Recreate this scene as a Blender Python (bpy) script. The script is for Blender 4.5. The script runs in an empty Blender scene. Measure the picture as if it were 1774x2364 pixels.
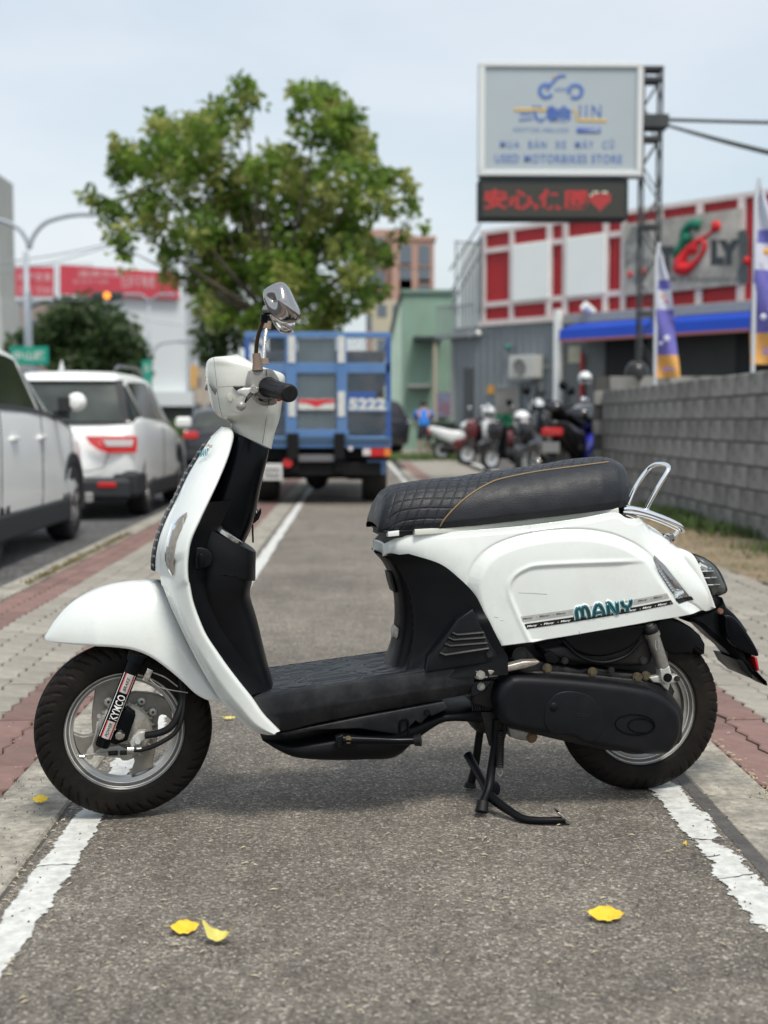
import bpy, bmesh, math, random
import numpy as np
from math import sin, cos, pi, radians, sqrt, atan, atan2, tan
from mathutils import Vector, Matrix, noise
random.seed(7); np.random.seed(7)
C = bpy.context.scene.collection
sc = bpy.context.scene
# ------------------------------------------------------------------ camera
F = 3000.0; CAMH = 0.95
PITCH = atan(207/F); YAW = atan(67/F)
cam = bpy.data.cameras.new('camera'); cam_o = bpy.data.objects.new('camera', cam); C.objects.link(cam_o)
cam_o.location = (0, 0, CAMH); cam_o.rotation_euler = (pi/2 - PITCH, 0, -YAW)
cam.sensor_fit = 'VERTICAL'; cam.sensor_height = 36; cam.lens = F/2364*36
cam.clip_start = 0.05; cam.clip_end = 1500
cam.dof.use_dof = True; cam.dof.focus_distance = 3.12; cam.dof.aperture_fstop = 2.9
sc.camera = cam_o
# ------------------------------------------------------------------ world + sun
SUN_EL, SUN_AZ = radians(62), radians(158)      # azimuth clockwise from +Y
wd = bpy.data.worlds.new('World'); sc.world = wd; wd.use_nodes = True
nt = wd.node_tree; nt.nodes.clear()
def N(t, **k):
    n = nt.nodes.new(t)
    for a, b in k.items(): setattr(n, a, b)
    return n
out = N('ShaderNodeOutputWorld')
sky = N('ShaderNodeTexSky', sky_type='NISHITA', sun_disc=False); sky.sun_elevation = SUN_EL; sky.sun_rotation = SUN_AZ
sky.air_density = 1.2; sky.dust_density = 3.0
bg1 = N('ShaderNodeBackground'); bg1.inputs[1].default_value = 0.05
nt.links.new(sky.outputs[0], bg1.inputs[0])
tc = N('ShaderNodeTexCoord'); mp = N('ShaderNodeMapping'); mp.inputs['Scale'].default_value = (1, 1, 2.6); mp.inputs['Location'].default_value = (0.3, 0.1, 0.4)
nz = N('ShaderNodeTexNoise'); nz.inputs['Scale'].default_value = 2.2; nz.inputs['Detail'].default_value = 5; nz.inputs['Roughness'].default_value = 0.5
nt.links.new(tc.outputs['Generated'], mp.inputs[0]); nt.links.new(mp.outputs[0], nz.inputs[0])
cr = N('ShaderNodeValToRGB'); cr.color_ramp.elements[0].position = 0.38; cr.color_ramp.elements[0].color = (0.56, 0.64, 0.69, 1)
cr.color_ramp.elements[1].position = 0.66; cr.color_ramp.elements[1].color = (0.76, 0.775, 0.785, 1)
nt.links.new(nz.outputs[0], cr.inputs[0])
bg2 = N('ShaderNodeBackground'); bg2.inputs[1].default_value = 0.76
nt.links.new(cr.outputs[0], bg2.inputs[0])
ad = N('ShaderNodeAddShader'); nt.links.new(bg1.outputs[0], ad.inputs[0]); nt.links.new(bg2.outputs[0], ad.inputs[1]); nt.links.new(ad.outputs[0], out.inputs[0])
sl = bpy.data.lights.new('sun', 'SUN'); so = bpy.data.objects.new('sun', sl); C.objects.link(so)
sl.energy = 2.5; sl.angle = radians(15); sl.color = (1, 0.945, 0.86)
d = Vector((sin(SUN_AZ)*cos(SUN_EL), cos(SUN_AZ)*cos(SUN_EL), sin(SUN_EL)))
so.rotation_euler = d.to_track_quat('Z', 'Y').to_euler(); so.location = (0, 0, 30)
sc.view_settings.view_transform = 'Standard'; sc.view_settings.look = 'None'; sc.view_settings.exposure = 0.2; sc.view_settings.gamma = 1
sc.view_settings.use_curve_mapping = False
sc.render.engine = 'CYCLES'; sc.cycles.use_denoising = True; sc.cycles.max_bounces = 6; sc.cycles.transparent_max_bounces = 12
# ------------------------------------------------------------------ materials
def srgb(r, g, b):
    f = lambda c: (c/255/12.92) if c <= 10.3 else ((c/255+0.055)/1.055)**2.4
    return (f(r), f(g), f(b), 1)
MC = {}
def mat(name, col, rough=0.5, metal=0.0, coat=0.0, spec=0.5, bump=0.0, bscale=200, var=0.0, vscale=8, rnd=0.0, emit=0, ecol=None, trans=0.0, dirt=None, dscale=3.0, damt=0.5, alpha=1, coords='Object', rvar=0.0, dthr=0.5):
    if name in MC: return MC[name]
    m = bpy.data.materials.new(name); m.use_nodes = True; MC[name] = m
    t = m.node_tree; b = t.nodes['Principled BSDF']; L = t.links
    col = tuple(col[:3]) + (1,)
    b.inputs['Base Color'].default_value = col; b.inputs['Roughness'].default_value = rough; b.inputs['Metallic'].default_value = metal
    b.inputs['Coat Weight'].default_value = coat; b.inputs['Coat Roughness'].default_value = 0.06; b.inputs['Specular IOR Level'].default_value = spec
    b.inputs['Transmission Weight'].default_value = trans; b.inputs['Alpha'].default_value = alpha
    if emit: b.inputs['Emission Strength'].default_value = emit; b.inputs['Emission Color'].default_value = tuple((ecol or col)[:3])+(1,)
    co = t.nodes.new('ShaderNodeTexCoord').outputs[coords]
    last = None
    def hue(val_socket, lo, hi, prev):
        mr = t.nodes.new('ShaderNodeMapRange'); mr.inputs[3].default_value = lo; mr.inputs[4].default_value = hi; L.new(val_socket, mr.inputs[0])
        mx = t.nodes.new('ShaderNodeVectorMath'); mx.operation = 'SCALE'
        if prev is None: mx.inputs[0].default_value = col[:3]
        else: L.new(prev, mx.inputs[0])
        L.new(mr.outputs[0], mx.inputs['Scale']); return mx.outputs[0]
    if rnd:
        oi = t.nodes.new('ShaderNodeObjectInfo'); last = hue(oi.outputs['Random'], 1-rnd, 1+rnd, last)
    if var:
        n = t.nodes.new('ShaderNodeTexNoise'); n.inputs['Scale'].default_value = vscale; n.inputs['Detail'].default_value = 6; n.inputs['Roughness'].default_value = 0.65
        L.new(co, n.inputs[0]); mr = t.nodes.new('ShaderNodeMapRange'); mr.inputs[1].default_value = 0.3; mr.inputs[2].default_value = 0.7; L.new(n.outputs[0], mr.inputs[0])
        last = hue(mr.outputs[0], 1-var, 1+var, last)
    if dirt:
        n = t.nodes.new('ShaderNodeTexNoise'); n.inputs['Scale'].default_value = dscale; n.inputs['Detail'].default_value = 8; n.inputs['Roughness'].default_value = 0.7
        L.new(co, n.inputs[0]); mr = t.nodes.new('ShaderNodeMapRange'); mr.inputs[1].default_value = dthr-0.08; mr.inputs[2].default_value = dthr+0.15; mr.inputs[4].default_value = damt; L.new(n.outputs[0], mr.inputs[0])
        mx = t.nodes.new('ShaderNodeMix'); mx.data_type = 'RGBA'; L.new(mr.outputs[0], mx.inputs[0])
        if last is None: mx.inputs[6].default_value = col
        else: L.new(last, mx.inputs[6])
        mx.inputs[7].default_value = tuple(dirt[:3])+(1,); last = mx.outputs[2]
    if last is not None: L.new(last, b.inputs['Base Color'])
    if rvar:
        n = t.nodes.new('ShaderNodeTexNoise'); n.inputs['Scale'].default_value = vscale*1.7; n.inputs['Detail'].default_value = 5
        L.new(co, n.inputs[0]); mr = t.nodes.new('ShaderNodeMapRange'); mr.inputs[1].default_value = 0.3; mr.inputs[2].default_value = 0.7
        mr.inputs[3].default_value = max(0, rough-rvar); mr.inputs[4].default_value = min(1, rough+rvar); L.new(n.outputs[0], mr.inputs[0]); L.new(mr.outputs[0], b.inputs['Roughness'])
    if bump:
        n = t.nodes.new('ShaderNodeTexNoise'); n.inputs['Scale'].default_value = bscale; n.inputs['Detail'].default_value = 3; L.new(co, n.inputs[0])
        bp = t.nodes.new('ShaderNodeBump'); bp.inputs['Strength'].default_value = bump; bp.inputs['Distance'].default_value = 0.002; L.new(n.outputs[0], bp.inputs['Height']); L.new(bp.outputs[0], b.inputs['Normal'])
    return m
def asphalt(name, base, lite, dark, scale=95, line=None):
    m = bpy.data.materials.new(name); m.use_nodes = True; t = m.node_tree; b = t.nodes['Principled BSDF']; L = t.links
    co = t.nodes.new('ShaderNodeTexCoord').outputs['Object']
    def nd(ty, **k):
        n = t.nodes.new(ty)
        for a, v in k.items(): n.inputs[a].default_value = v
        return n
    v = nd('ShaderNodeTexVoronoi', Scale=scale); L.new(co, v.inputs[0])
    sep = t.nodes.new('ShaderNodeSeparateColor'); L.new(v.outputs['Color'], sep.inputs[0])
    r = t.nodes.new('ShaderNodeValToRGB'); e = r.color_ramp.elements
    e[0].position = 0; e[0].color = (*dark, 1); e[1].position = 1; e[1].color = (*lite, 1)
    for p, c in ((0.3, tuple(x*.86 for x in base)), (0.66, tuple(x*1.06 for x in base)), (0.86, tuple(x*1.5 for x in base)), (0.96, tuple(x*1.9 for x in base))):
        x = e.new(p); x.color = (*c, 1)
    L.new(sep.outputs[0], r.inputs[0])
    v2 = nd('ShaderNodeTexVoronoi', Scale=scale*3.1); L.new(co, v2.inputs[0]); sep2 = t.nodes.new('ShaderNodeSeparateColor'); L.new(v2.outputs['Color'], sep2.inputs[0])
    mr = nd('ShaderNodeMapRange'); mr.inputs[3].default_value = 0.66; mr.inputs[4].default_value = 1.34; L.new(sep2.outputs[1], mr.inputs[0])
    n1 = nd('ShaderNodeTexNoise', Scale=1.1, Detail=7, Roughness=0.68); L.new(co, n1.inputs[0])
    mr1 = nd('ShaderNodeMapRange'); mr1.inputs[1].default_value = 0.3; mr1.inputs[2].default_value = 0.7; mr1.inputs[3].default_value = 0.72; mr1.inputs[4].default_value = 1.26; L.new(n1.outputs[0], mr1.inputs[0])
    n3 = nd('ShaderNodeTexNoise', Scale=9, Detail=6, Roughness=0.7); L.new(co, n3.inputs[0])
    mr3 = nd('ShaderNodeMapRange'); mr3.inputs[1].default_value = 0.3; mr3.inputs[2].default_value = 0.7; mr3.inputs[3].default_value = 0.8; mr3.inputs[4].default_value = 1.2; L.new(n3.outputs[0], mr3.inputs[0])
    mu = t.nodes.new('ShaderNodeMath'); mu.operation = 'MULTIPLY'; L.new(mr.outputs[0], mu.inputs[0]); L.new(mr1.outputs[0], mu.inputs[1])
    mu2 = t.nodes.new('ShaderNodeMath'); mu2.operation = 'MULTIPLY'; L.new(mu.outputs[0], mu2.inputs[0]); L.new(mr3.outputs[0], mu2.inputs[1])
    s = t.nodes.new('ShaderNodeVectorMath'); s.operation = 'SCALE'; L.new(r.outputs[0], s.inputs[0]); L.new(mu2.outputs[0], s.inputs['Scale'])
    L.new(s.outputs[0], b.inputs['Base Color']); b.inputs['Roughness'].default_value = 0.85; b.inputs['Specular IOR Level'].default_value = 0.3
    ad = t.nodes.new('ShaderNodeMath'); ad.operation = 'ADD'; L.new(v.outputs['Distance'], ad.inputs[0]); L.new(v2.outputs['Distance'], ad.inputs[1])
    bp = nd('ShaderNodeBump', Strength=0.8, Distance=0.004); bp.invert = True; L.new(ad.outputs[0], bp.inputs['Height']); L.new(bp.outputs[0], b.inputs['Normal'])
    MC[name] = m; return m
def worn_paint(name, half, x0, wear=0.5):
    """white road paint with eaten edges and chips (holes are transparent)"""
    m = bpy.data.materials.new(name); m.use_nodes = True; t = m.node_tree; b = t.nodes['Principled BSDF']; L = t.links
    o = t.nodes['Material Output']; tcn = t.nodes.new('ShaderNodeTexCoord').outputs['Object']
    def nd(ty, **k):
        n = t.nodes.new(ty)
        for a, v in k.items(): n.inputs[a].default_value = v
        return n
    def ma(op, a, c=None):
        n = t.nodes.new('ShaderNodeMath'); n.operation = op
        for i, q in enumerate((a, c)):
            if q is None: continue
            if isinstance(q, (int, float)): n.inputs[i].default_value = q
            else: L.new(q, n.inputs[i])
        return n.outputs[0]
    sp = t.nodes.new('ShaderNodeSeparateXYZ'); L.new(tcn, sp.inputs[0])
    dx = ma('ABSOLUTE', ma('SUBTRACT', sp.outputs[0], x0)); edge = ma('SUBTRACT', half, dx)       # metres inside the edge
    n1 = nd('ShaderNodeTexNoise', Scale=60, Detail=5, Roughness=0.65); L.new(tcn, n1.inputs[0])
    n2 = nd('ShaderNodeTexNoise', Scale=9, Detail=6, Roughness=0.6); L.new(tcn, n2.inputs[0])
    n3 = nd('ShaderNodeTexNoise', Scale=2.1, Detail=2); L.new(tcn, n3.inputs[0])
    v = ma('ADD', ma('MULTIPLY', edge, 16.0), ma('MULTIPLY', ma('SUBTRACT', n1.outputs[0], 0.5), 0.75 if wear > 1 else .35))
    v = ma('ADD', v, ma('MULTIPLY', ma('SUBTRACT', n2.outputs[0], 0.5), 1.7 if wear > 1 else .8)); v = ma('ADD', v, ma('MULTIPLY', ma('SUBTRACT', n3.outputs[0], 0.5), wear))
    k = nd('ShaderNodeMapRange'); k.inputs[1].default_value = 0.10; k.inputs[2].default_value = 0.16; L.new(v, k.inputs[0])
    nc = nd('ShaderNodeTexNoise', Scale=30, Detail=6, Roughness=0.7); L.new(tcn, nc.inputs[0])
    r = t.nodes.new('ShaderNodeValToRGB'); r.color_ramp.elements[0].position = 0.3; r.color_ramp.elements[0].color = (0.40, 0.40, 0.37, 1)
    r.color_ramp.elements[1].position = 0.6; r.color_ramp.elements[1].color = (0.64, 0.65, 0.62, 1); L.new(nc.outputs[0], r.inputs[0]); L.new(r.outputs[0], b.inputs['Base Color'])
    b.inputs['Roughness'].default_value = 0.7
    bp = nd('ShaderNodeBump', Strength=0.4, Distance=0.002); L.new(nc.outputs[0], bp.inputs['Height']); L.new(bp.outputs[0], b.inputs['Normal'])
    tr = t.nodes.new('ShaderNodeBsdfTransparent'); mx = t.nodes.new('ShaderNodeMixShader'); L.new(k.outputs[0], mx.inputs[0]); L.new(tr.outputs[0], mx.inputs[1]); L.new(b.outputs[0], mx.inputs[2]); L.new(mx.outputs[0], o.inputs[0])
    MC[name] = m; return m
def glass(name, tint=(0.9, 0.92, 0.93), rough=0.03, op=0.25):
    m = bpy.data.materials.new(name); m.use_nodes = True; t = m.node_tree; b = t.nodes['Principled BSDF']; o = t.nodes['Material Output']
    b.inputs['Base Color'].default_value = (*tint, 1); b.inputs['Roughness'].default_value = rough
    tr = t.nodes.new('ShaderNodeBsdfTransparent'); tr.inputs[0].default_value = (*tint, 1)
    gl = t.nodes.new('ShaderNodeBsdfGlossy'); gl.inputs['Roughness'].default_value = rough; gl.inputs[0].default_value = (0.95, 0.97, 1, 1)
    fr = t.nodes.new('ShaderNodeLayerWeight'); fr.inputs[0].default_value = op
    mx = t.nodes.new('ShaderNodeMixShader'); t.links.new(fr.outputs['Fresnel'], mx.inputs[0]); t.links.new(tr.outputs[0], mx.inputs[1]); t.links.new(gl.outputs[0], mx.inputs[2]); t.links.new(mx.outputs[0], o.inputs[0])
    MC[name] = m; return m
# ------------------------------------------------------------------ object helpers
def tag(o, label=None, cat=None, group=None, kind=None):
    if label: o['label'] = label
    if cat: o['category'] = cat
    if group: o['group'] = group
    if kind: o['kind'] = kind
    return o
def empty(name, loc=(0, 0, 0), rz=0.0, label=None, cat=None, group=None):
    o = bpy.data.objects.new(name, None); C.objects.link(o); o.location = loc; o.rotation_euler = (0, 0, rz); o.empty_display_size = 0.1
    return tag(o, label, cat, group)
def link(name, me, m, parent=None, smooth=False, loc=None):
    o = bpy.data.objects.new(name, me); C.objects.link(o)
    if m is not None:
        for q in (m if isinstance(m, (list, tuple)) else [m]): me.materials.append(q)
    if smooth: me.shade_smooth()
    if parent is not None: o.parent = parent
    if loc is not None: o.location = loc
    return o
def mesh(name, V, Fc, m, parent=None, smooth=False):
    me = bpy.data.meshes.new(name); me.from_pydata([tuple(v) for v in V], [], [tuple(f) for f in Fc]); me.update()
    bm = bmesh.new(); bm.from_mesh(me); bmesh.ops.recalc_face_normals(bm, faces=bm.faces); bm.to_mesh(me); bm.free()
    return link(name, me, m, parent, smooth)
class MB:
    def __init__(s): s.v = []; s.f = []
    def add(s, V, Fc):
        k = len(s.v); s.v += [tuple(p) for p in V]; s.f += [tuple(i+k for i in f) for f in Fc]; return s
    def box(s, x0, x1, y0, y1, z0, z1, M=None, b=0):
        if b:
            V = []
            for (z, i) in ((z0, b), (z0+b, 0), (z1-b, 0), (z1, b)):
                V += [(x0+i, y0+i, z), (x1-i, y0+i, z), (x1-i, y1-i, z), (x0+i, y1-i, z)]
            Fc = [(3, 2, 1, 0), (12, 13, 14, 15)]
            for r in range(3):
                for j in range(4): a = r*4+j; c = r*4+(j+1) % 4; Fc.append((a, c, c+4, a+4))
        else:
            V = [(x0, y0, z0), (x1, y0, z0), (x1, y1, z0), (x0, y1, z0), (x0, y0, z1), (x1, y0, z1), (x1, y1, z1), (x0, y1, z1)]
            Fc = [(3, 2, 1, 0), (4, 5, 6, 7), (0, 1, 5, 4), (1, 2, 6, 5), (2, 3, 7, 6), (3, 0, 4, 7)]
        if M is not None: V = [M @ Vector(p) for p in V]
        return s.add(V, Fc)
    def tube(s, pts, r, n=10, cap=True, close=False):
        pts = [Vector(p) for p in pts]; m = len(pts); rs = r if isinstance(r, (list, tuple)) else [r]*m
        V = []; up = None
        for i, p in enumerate(pts):
            a = pts[(i-1) % m] if (i or close) else p; c = pts[(i+1) % m] if (i < m-1 or close) else p
            tg = (c-a).normalized() if (c-a).length > 1e-9 else Vector((0, 0, 1))
            if up is None: up = Vector((0, 0, 1)) if abs(tg.z) < 0.9 else Vector((0, 1, 0))
            x = tg.cross(up).normalized(); y = x.cross(tg).normalized(); up = y
            V += [p + (x*cos(2*pi*j/n) + y*sin(2*pi*j/n))*rs[i] for j in range(n)]
        Fc = []
        for i in range(m if close else m-1):
            for j in range(n):
                a = i*n+j; b = i*n+(j+1) % n; i2 = (i+1) % m; Fc.append((a, b, i2*n+(j+1) % n, i2*n+j))
        if cap and not close: Fc += [tuple(range(n))[::-1], tuple((m-1)*n+j for j in range(n))]
        return s.add(V, Fc)
    def cyl(s, p0, p1, r, n=16, r1=None): return s.tube([p0, p1], [r, r if r1 is None else r1], n)
    def lathe(s, prof, center, axis='y', n=48, close=False, a0=0, a1=2*pi):
        """prof = (radius, along axis)"""
        full = abs(a1-a0-2*pi) < 1e-6; k = len(prof); V = []; c = Vector(center); st = n if full else n+1
        for i in range(st):
            a = a0+(a1-a0)*i/n
            for (r, h) in prof:
                if axis == 'y': V.append(c+Vector((r*cos(a), h, r*sin(a))))
                elif axis == 'x': V.append(c+Vector((h, r*cos(a), r*sin(a))))
                else: V.append(c+Vector((r*cos(a), r*sin(a), h)))
        Fc = []
        for i in range(n):
            i2 = (i+1) % st
            for j in range(k if close else k-1):
                j2 = (j+1) % k; Fc.append((i*k+j, i*k+j2, i2*k+j2, i2*k+j))
        return s.add(V, Fc)
    def prism(s, pts, h0, h1, fn=None):
        """polygon pts (a,b) extruded between h0 and h1; fn(a,b,h)->xyz"""
        fn = fn or (lambda a, b, h: (a, h, b)); n = len(pts)
        V = [fn(a, b, h0) for a, b in pts]+[fn(a, b, h1) for a, b in pts]
        return s.add(V, [tuple(range(n)), tuple(range(2*n-1, n-1, -1))]+[(i, (i+1) % n, n+(i+1) % n, n+i) for i in range(n)])
    def build(s, name, m, parent=None, smooth=False, auto=None):
        o = mesh(name, s.v, s.f, m, parent, smooth)
        if auto is not None: autosm(o, auto)
        return o
def autosm(o, deg=35):
    me = o.data; me.shade_smooth(); me.update()
    bm = bmesh.new(); bm.from_mesh(me); lim = radians(deg)
    for e in bm.edges:
        if len(e.link_faces) == 2 and e.calc_face_angle(0) > lim: e.smooth = False
    bm.to_mesh(me); bm.free(); return o
def subsurf(o, l=2):
    md = o.modifiers.new('sub', 'SUBSURF'); md.levels = l; md.render_levels = l; return o
def solid(o, t=0.004, off=-1):
    md = o.modifiers.new('sol', 'SOLIDIFY'); md.thickness = t; md.offset = off; return o
def solid_in(o, t, outward):
    me = o.data; me.update(); k = 0.0
    for p in list(me.polygons)[::max(1, len(me.polygons)//200)]: k += p.normal.dot(Vector(outward(p.center)))*p.area
    return solid(o, t, -1 if k > 0 else 1)
def bevel(o, w=0.003, seg=2):
    md = o.modifiers.new('bev', 'BEVEL'); md.width = w; md.segments = seg; md.limit_method = 'ANGLE'; md.angle_limit = radians(40); return o
def grid(name, P, m, parent=None, closeu=False, closev=False, smooth=True):
    """P: array [i][j] of points"""
    nu = len(P); nv = len(P[0]); V = [p for r in P for p in r]; Fc = []
    for i in range(nu if closeu else nu-1):
        for j in range(nv if closev else nv-1):
            i2 = (i+1) % nu; j2 = (j+1) % nv; Fc.append((i*nv+j, i*nv+j2, i2*nv+j2, i2*nv+j))
    return mesh(name, V, Fc, m, parent, smooth)
def cr_spline(pts, n):
    """Catmull-Rom through pts, n samples (arrays of any dimension)"""
    P = np.array(pts, float); k = len(P)
    if k == 2: return [tuple(P[0]+(P[1]-P[0])*t) for t in np.linspace(0, 1, n)]
    d = np.concatenate([[0], np.cumsum(np.linalg.norm(np.diff(P[:, :min(3, P.shape[1])], axis=0), axis=1)+1e-9)])
    P2 = np.vstack([2*P[0]-P[1], P, 2*P[-1]-P[-2]]); o = []
    for s in np.linspace(0, d[-1], n):
        i = min(int(np.searchsorted(d, s, 'right'))-1, k-2); t = (s-d[i])/(d[i+1]-d[i]); p0, p1, p2, p3 = P2[i:i+4]
        o.append(tuple(0.5*((2*p1)+(-p0+p2)*t+(2*p0-5*p1+4*p2-p3)*t*t+(-p0+3*p1-3*p2+p3)*t**3)))
    return o
TXT = {}
def text_mesh(body, bold=0.0, extrude=0.0, shear=0.0, spacing=1.0):
    key = (body, bold, extrude, shear, spacing)
    if key in TXT: return TXT[key]
    cu = bpy.data.curves.new('t', 'FONT'); cu.body = body; cu.size = 1; cu.offset = bold; cu.extrude = extrude; cu.shear = shear; cu.space_character = spacing; cu.resolution_u = 3
    ob = bpy.data.objects.new('t', cu); C.objects.link(ob); bpy.context.view_layer.update()
    me = bpy.data.meshes.new_from_object(ob.evaluated_get(bpy.context.evaluated_depsgraph_get()))
    V = np.array([v.co[:] for v in me.vertices]); Fc = [tuple(p.vertices) for p in me.polygons]
    bpy.data.objects.remove(ob); bpy.data.curves.remove(cu); bpy.data.meshes.remove(me)
    if len(V):
        lo = V.min(0); hi = V.max(0); V[:, 0] -= lo[0]; V[:, 1] -= lo[1]; size = hi-lo
    else: V = np.zeros((0, 3)); size = (1, 1, 0)
    TXT[key] = (V, Fc, size); return TXT[key]
def lettering(mb, body, fn, w, h, **k):
    """text scaled to w x h; fn(x,y,e)->point"""
    V, Fc, s = text_mesh(body, **k)
    if not len(V): return
    mb.add([fn(v[0]/s[0]*w, v[1]/s[1]*h, v[2]) for v in V], Fc)
# ------------------------------------------------------------------ picture geometry -> place
_f = Vector((sin(YAW)*cos(PITCH), cos(YAW)*cos(PITCH), -sin(PITCH))); _r = Vector((cos(YAW), -sin(YAW), 0)); _u = _r.cross(_f); CAM = Vector((0, 0, CAMH))
def ray(px, py): return _f + _r*((px-887)/F) + _u*(-(py-1182)/F)
def at(px, py, Y): d = ray(px, py); return CAM + d*(Y/d.y)
def gnd(px, py, z=0.0): d = ray(px, py); return CAM + d*((z-CAMH)/d.z)
A0 = gnd(288, 1882); B0 = gnd(1468, 1819); TH = atan2(B0.y-A0.y, B0.x-A0.x)
EX = Vector((cos(TH), sin(TH), 0)); EY = Vector((-sin(TH), cos(TH), 0))
def S(p, v=0.0):
    """photo point p on the plane v metres beside the scooter's middle -> scooter frame"""
    d = ray(*p[:2]); t = (v-(CAM-A0).dot(EY))/d.dot(EY); q = CAM+d*t-A0
    return Vector((q.dot(EX), v, q.z))
def SZ(x0, y0, k):
    return lambda x, y: (x0+x/k, y0+y/k)
z0 = SZ(0, 0, 1/1.0687); z1 = SZ(300, 600, 2.95); z2 = SZ(60, 1300, 2.767); z3 = SZ(560, 1200, 2.594); z4 = SZ(820, 1020, 2.515); z5 = SZ(1060, 1200, 2.325)
z6 = SZ(1040, 1430, 2.2616); zr = SZ(1400, 1040, 3.95); zh = SZ(540, 640, 6.145); zw = SZ(160, 1450, 5.1875); z8 = SZ(1040, 820, 2.2616); zd = SZ(480, 1180, 5.267); zb = SZ(1180, 1360, 5.1875)
# ================================================================== SETTING
def struct(o): o['kind'] = 'structure'; return o
asphalt('road_asphalt', (0.10, 0.10, 0.10), (0.26, 0.25, 0.24), (0.05, 0.05, 0.05), 60)
asphalt('path_asphalt', (0.212, 0.190, 0.160), (0.54, 0.50, 0.43), (0.12, 0.105, 0.09), 175)
asphalt('lot_asphalt', (0.13, 0.125, 0.12), (0.3, 0.29, 0.27), (0.08, 0.08, 0.08), 60)
concrete = mat('concrete', (0.36, 0.335, 0.28), 0.9, bump=1, bscale=140, var=0.42, vscale=38, dirt=(0.13, 0.12, 0.10), dscale=7, damt=0.75, dthr=0.48)
concrete2 = mat('old_concrete', (0.22, 0.215, 0.20), 0.9, bump=0.9, bscale=120, var=0.3, vscale=10, dirt=(0.06, 0.06, 0.055), dscale=6, damt=0.5)
bedm = mat('joint_sand', (0.05, 0.045, 0.038), 0.95, bump=1, bscale=300, var=0.5, vscale=40)
paver_red = mat('paver_red', (0.205, 0.122, 0.102), 0.85, bump=0.6, bscale=160, var=0.22, vscale=9, rnd=0.18, dirt=(0.13, 0.09, 0.08), dscale=7, damt=0.5)
paver_grey = mat('paver_grey', (0.31, 0.285, 0.24), 0.85, bump=0.6, bscale=160, var=0.2, vscale=9, rnd=0.14, dirt=(0.13, 0.125, 0.11), dscale=6, damt=0.55)
earth = mat('dry_earth', (0.24, 0.19, 0.13), 0.95, bump=1, bscale=90, var=0.35, vscale=5, dirt=(0.13, 0.12, 0.06), dscale=2.2, damt=0.7)
def sheet(name, x0, x1, y0, y1, z, m, nx=1, ny=1, amp=0):
    xs = np.linspace(x0, x1, nx+1); ys = np.linspace(y0, y1, ny+1)
    P = [[(x, y, z+(amp*(noise.noise(Vector((x*2, y*2, 3)))) if amp else 0)) for y in ys] for x in xs]
    return struct(grid(name, P, m, smooth=bool(amp)))
struct(grid('ground', [[(x, y, -0.135) for y in (-20, 600)] for x in (-400, 400)], mat('far_ground', (0.10, 0.10, 0.095), 0.9, var=0.2)))
sheet('road', -30, -2.0, -6, 160, -0.12, MC['road_asphalt'])
m = MB().box(-2.03, 60, -4, 160, -0.13, -0.022); struct(m.build('pavement_base', bedm))
# asphalt of the path, gently uneven, its right border eaten
sheet('cycle_path', -0.705, 0.86, -4, 60, 0.0, MC['path_asphalt'], 12, 160, 0.0)
MC['paint_left'] = None
sheet('path_line', -0.690, -0.592, -1, 32, 0.003, worn_paint('paint_left', 0.045, -0.641, 0.6), 4, 120)
sheet('path_line', 0.745, 0.855, -1, 32, 0.003, worn_paint('paint_right', 0.05, 0.798, 1.3), 4, 120)
# concrete strips (kerbs flush with the pavement), cast in lengths
def strip(name, x0, x1, y0, y1, seg, zt, zb, m, gap=0.008):
    root = None; y = y0; k = 0; me = None
    mb = MB().box(x0, x1, 0, seg-gap, zb, zt, b=0.006)
    while y < y1:
        if root is None:
            root = mb.build(name, m); root.location = (0, y, 0); struct(root); me = root.data
        else:
            o = bpy.data.objects.new('kerb_stone', me); C.objects.link(o); o.parent = root; o.location = (0, y-y0, random.uniform(-.002, .002))
        y += seg; k += 1
strip('kerb', -0.905, -0.718, 0.35, 26, 1.9, 0.002, -0.02, concrete)
strip('kerb', 0.888, 1.062, 0.95, 26, 2.3, 0.003, -0.02, concrete)
strip('kerb', -2.03, -1.875, 2, 40, 1.0, 0.012, -0.119, concrete)
sheet('path_edge', 0.855, 0.90, -4, 30, 0.001, mat('tar_edge', (0.085, 0.08, 0.075), 0.9, bump=1, bscale=120, var=0.3, vscale=20), 1, 1)
sheet('path_edge', -0.725, -0.70, -4, 30, -0.006, MC['tar_edge'], 1, 1)
# interlocking pavers
PL, PW = 0.225, 0.1225
def paver_mesh(seed=0):
    a = 0.0085; g = 0.0065; ys = [0, .1, .4, .5, .6, .9, 1]; zig = [0, a, -a, 0, a, -a, 0]
    ysn = [g/2+(PL-g)*t for t in ys]
    left = [(g/2+z, y) for z, y in zip(zig, ysn)]; right = [(PW-g/2+z, y) for z, y in zip(zig, ysn)]
    end0 = [(PW*.33, ysn[0]+.003), (PW*.66, ysn[0]-.002)]; end1 = [(PW*.66, ysn[-1]-.002), (PW*.33, ysn[-1]+.003)]
    ring = [left[0]]+end0+right+end1+left[:0:-1]
    cx, cy = PW/2, PL/2; n = len(ring); V = []
    for (k, z) in ((1, -0.022), (1, -0.004), (0.955, 0.0)):
        V += [(cx+(x-cx)*(k if k == 1 else 1-0.006/0.06), cy+(y-cy)*(k if k == 1 else 1-0.006/0.11), z) for x, y in ring]
    Fc = [(r*n+j, r*n+(j+1) % n, (r+1)*n+(j+1) % n, (r+1)*n+j) for r in range(2) for j in range(n)]+[tuple(2*n+j for j in range(n))]
    return V, Fc
PV, PF = paver_mesh()
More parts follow.
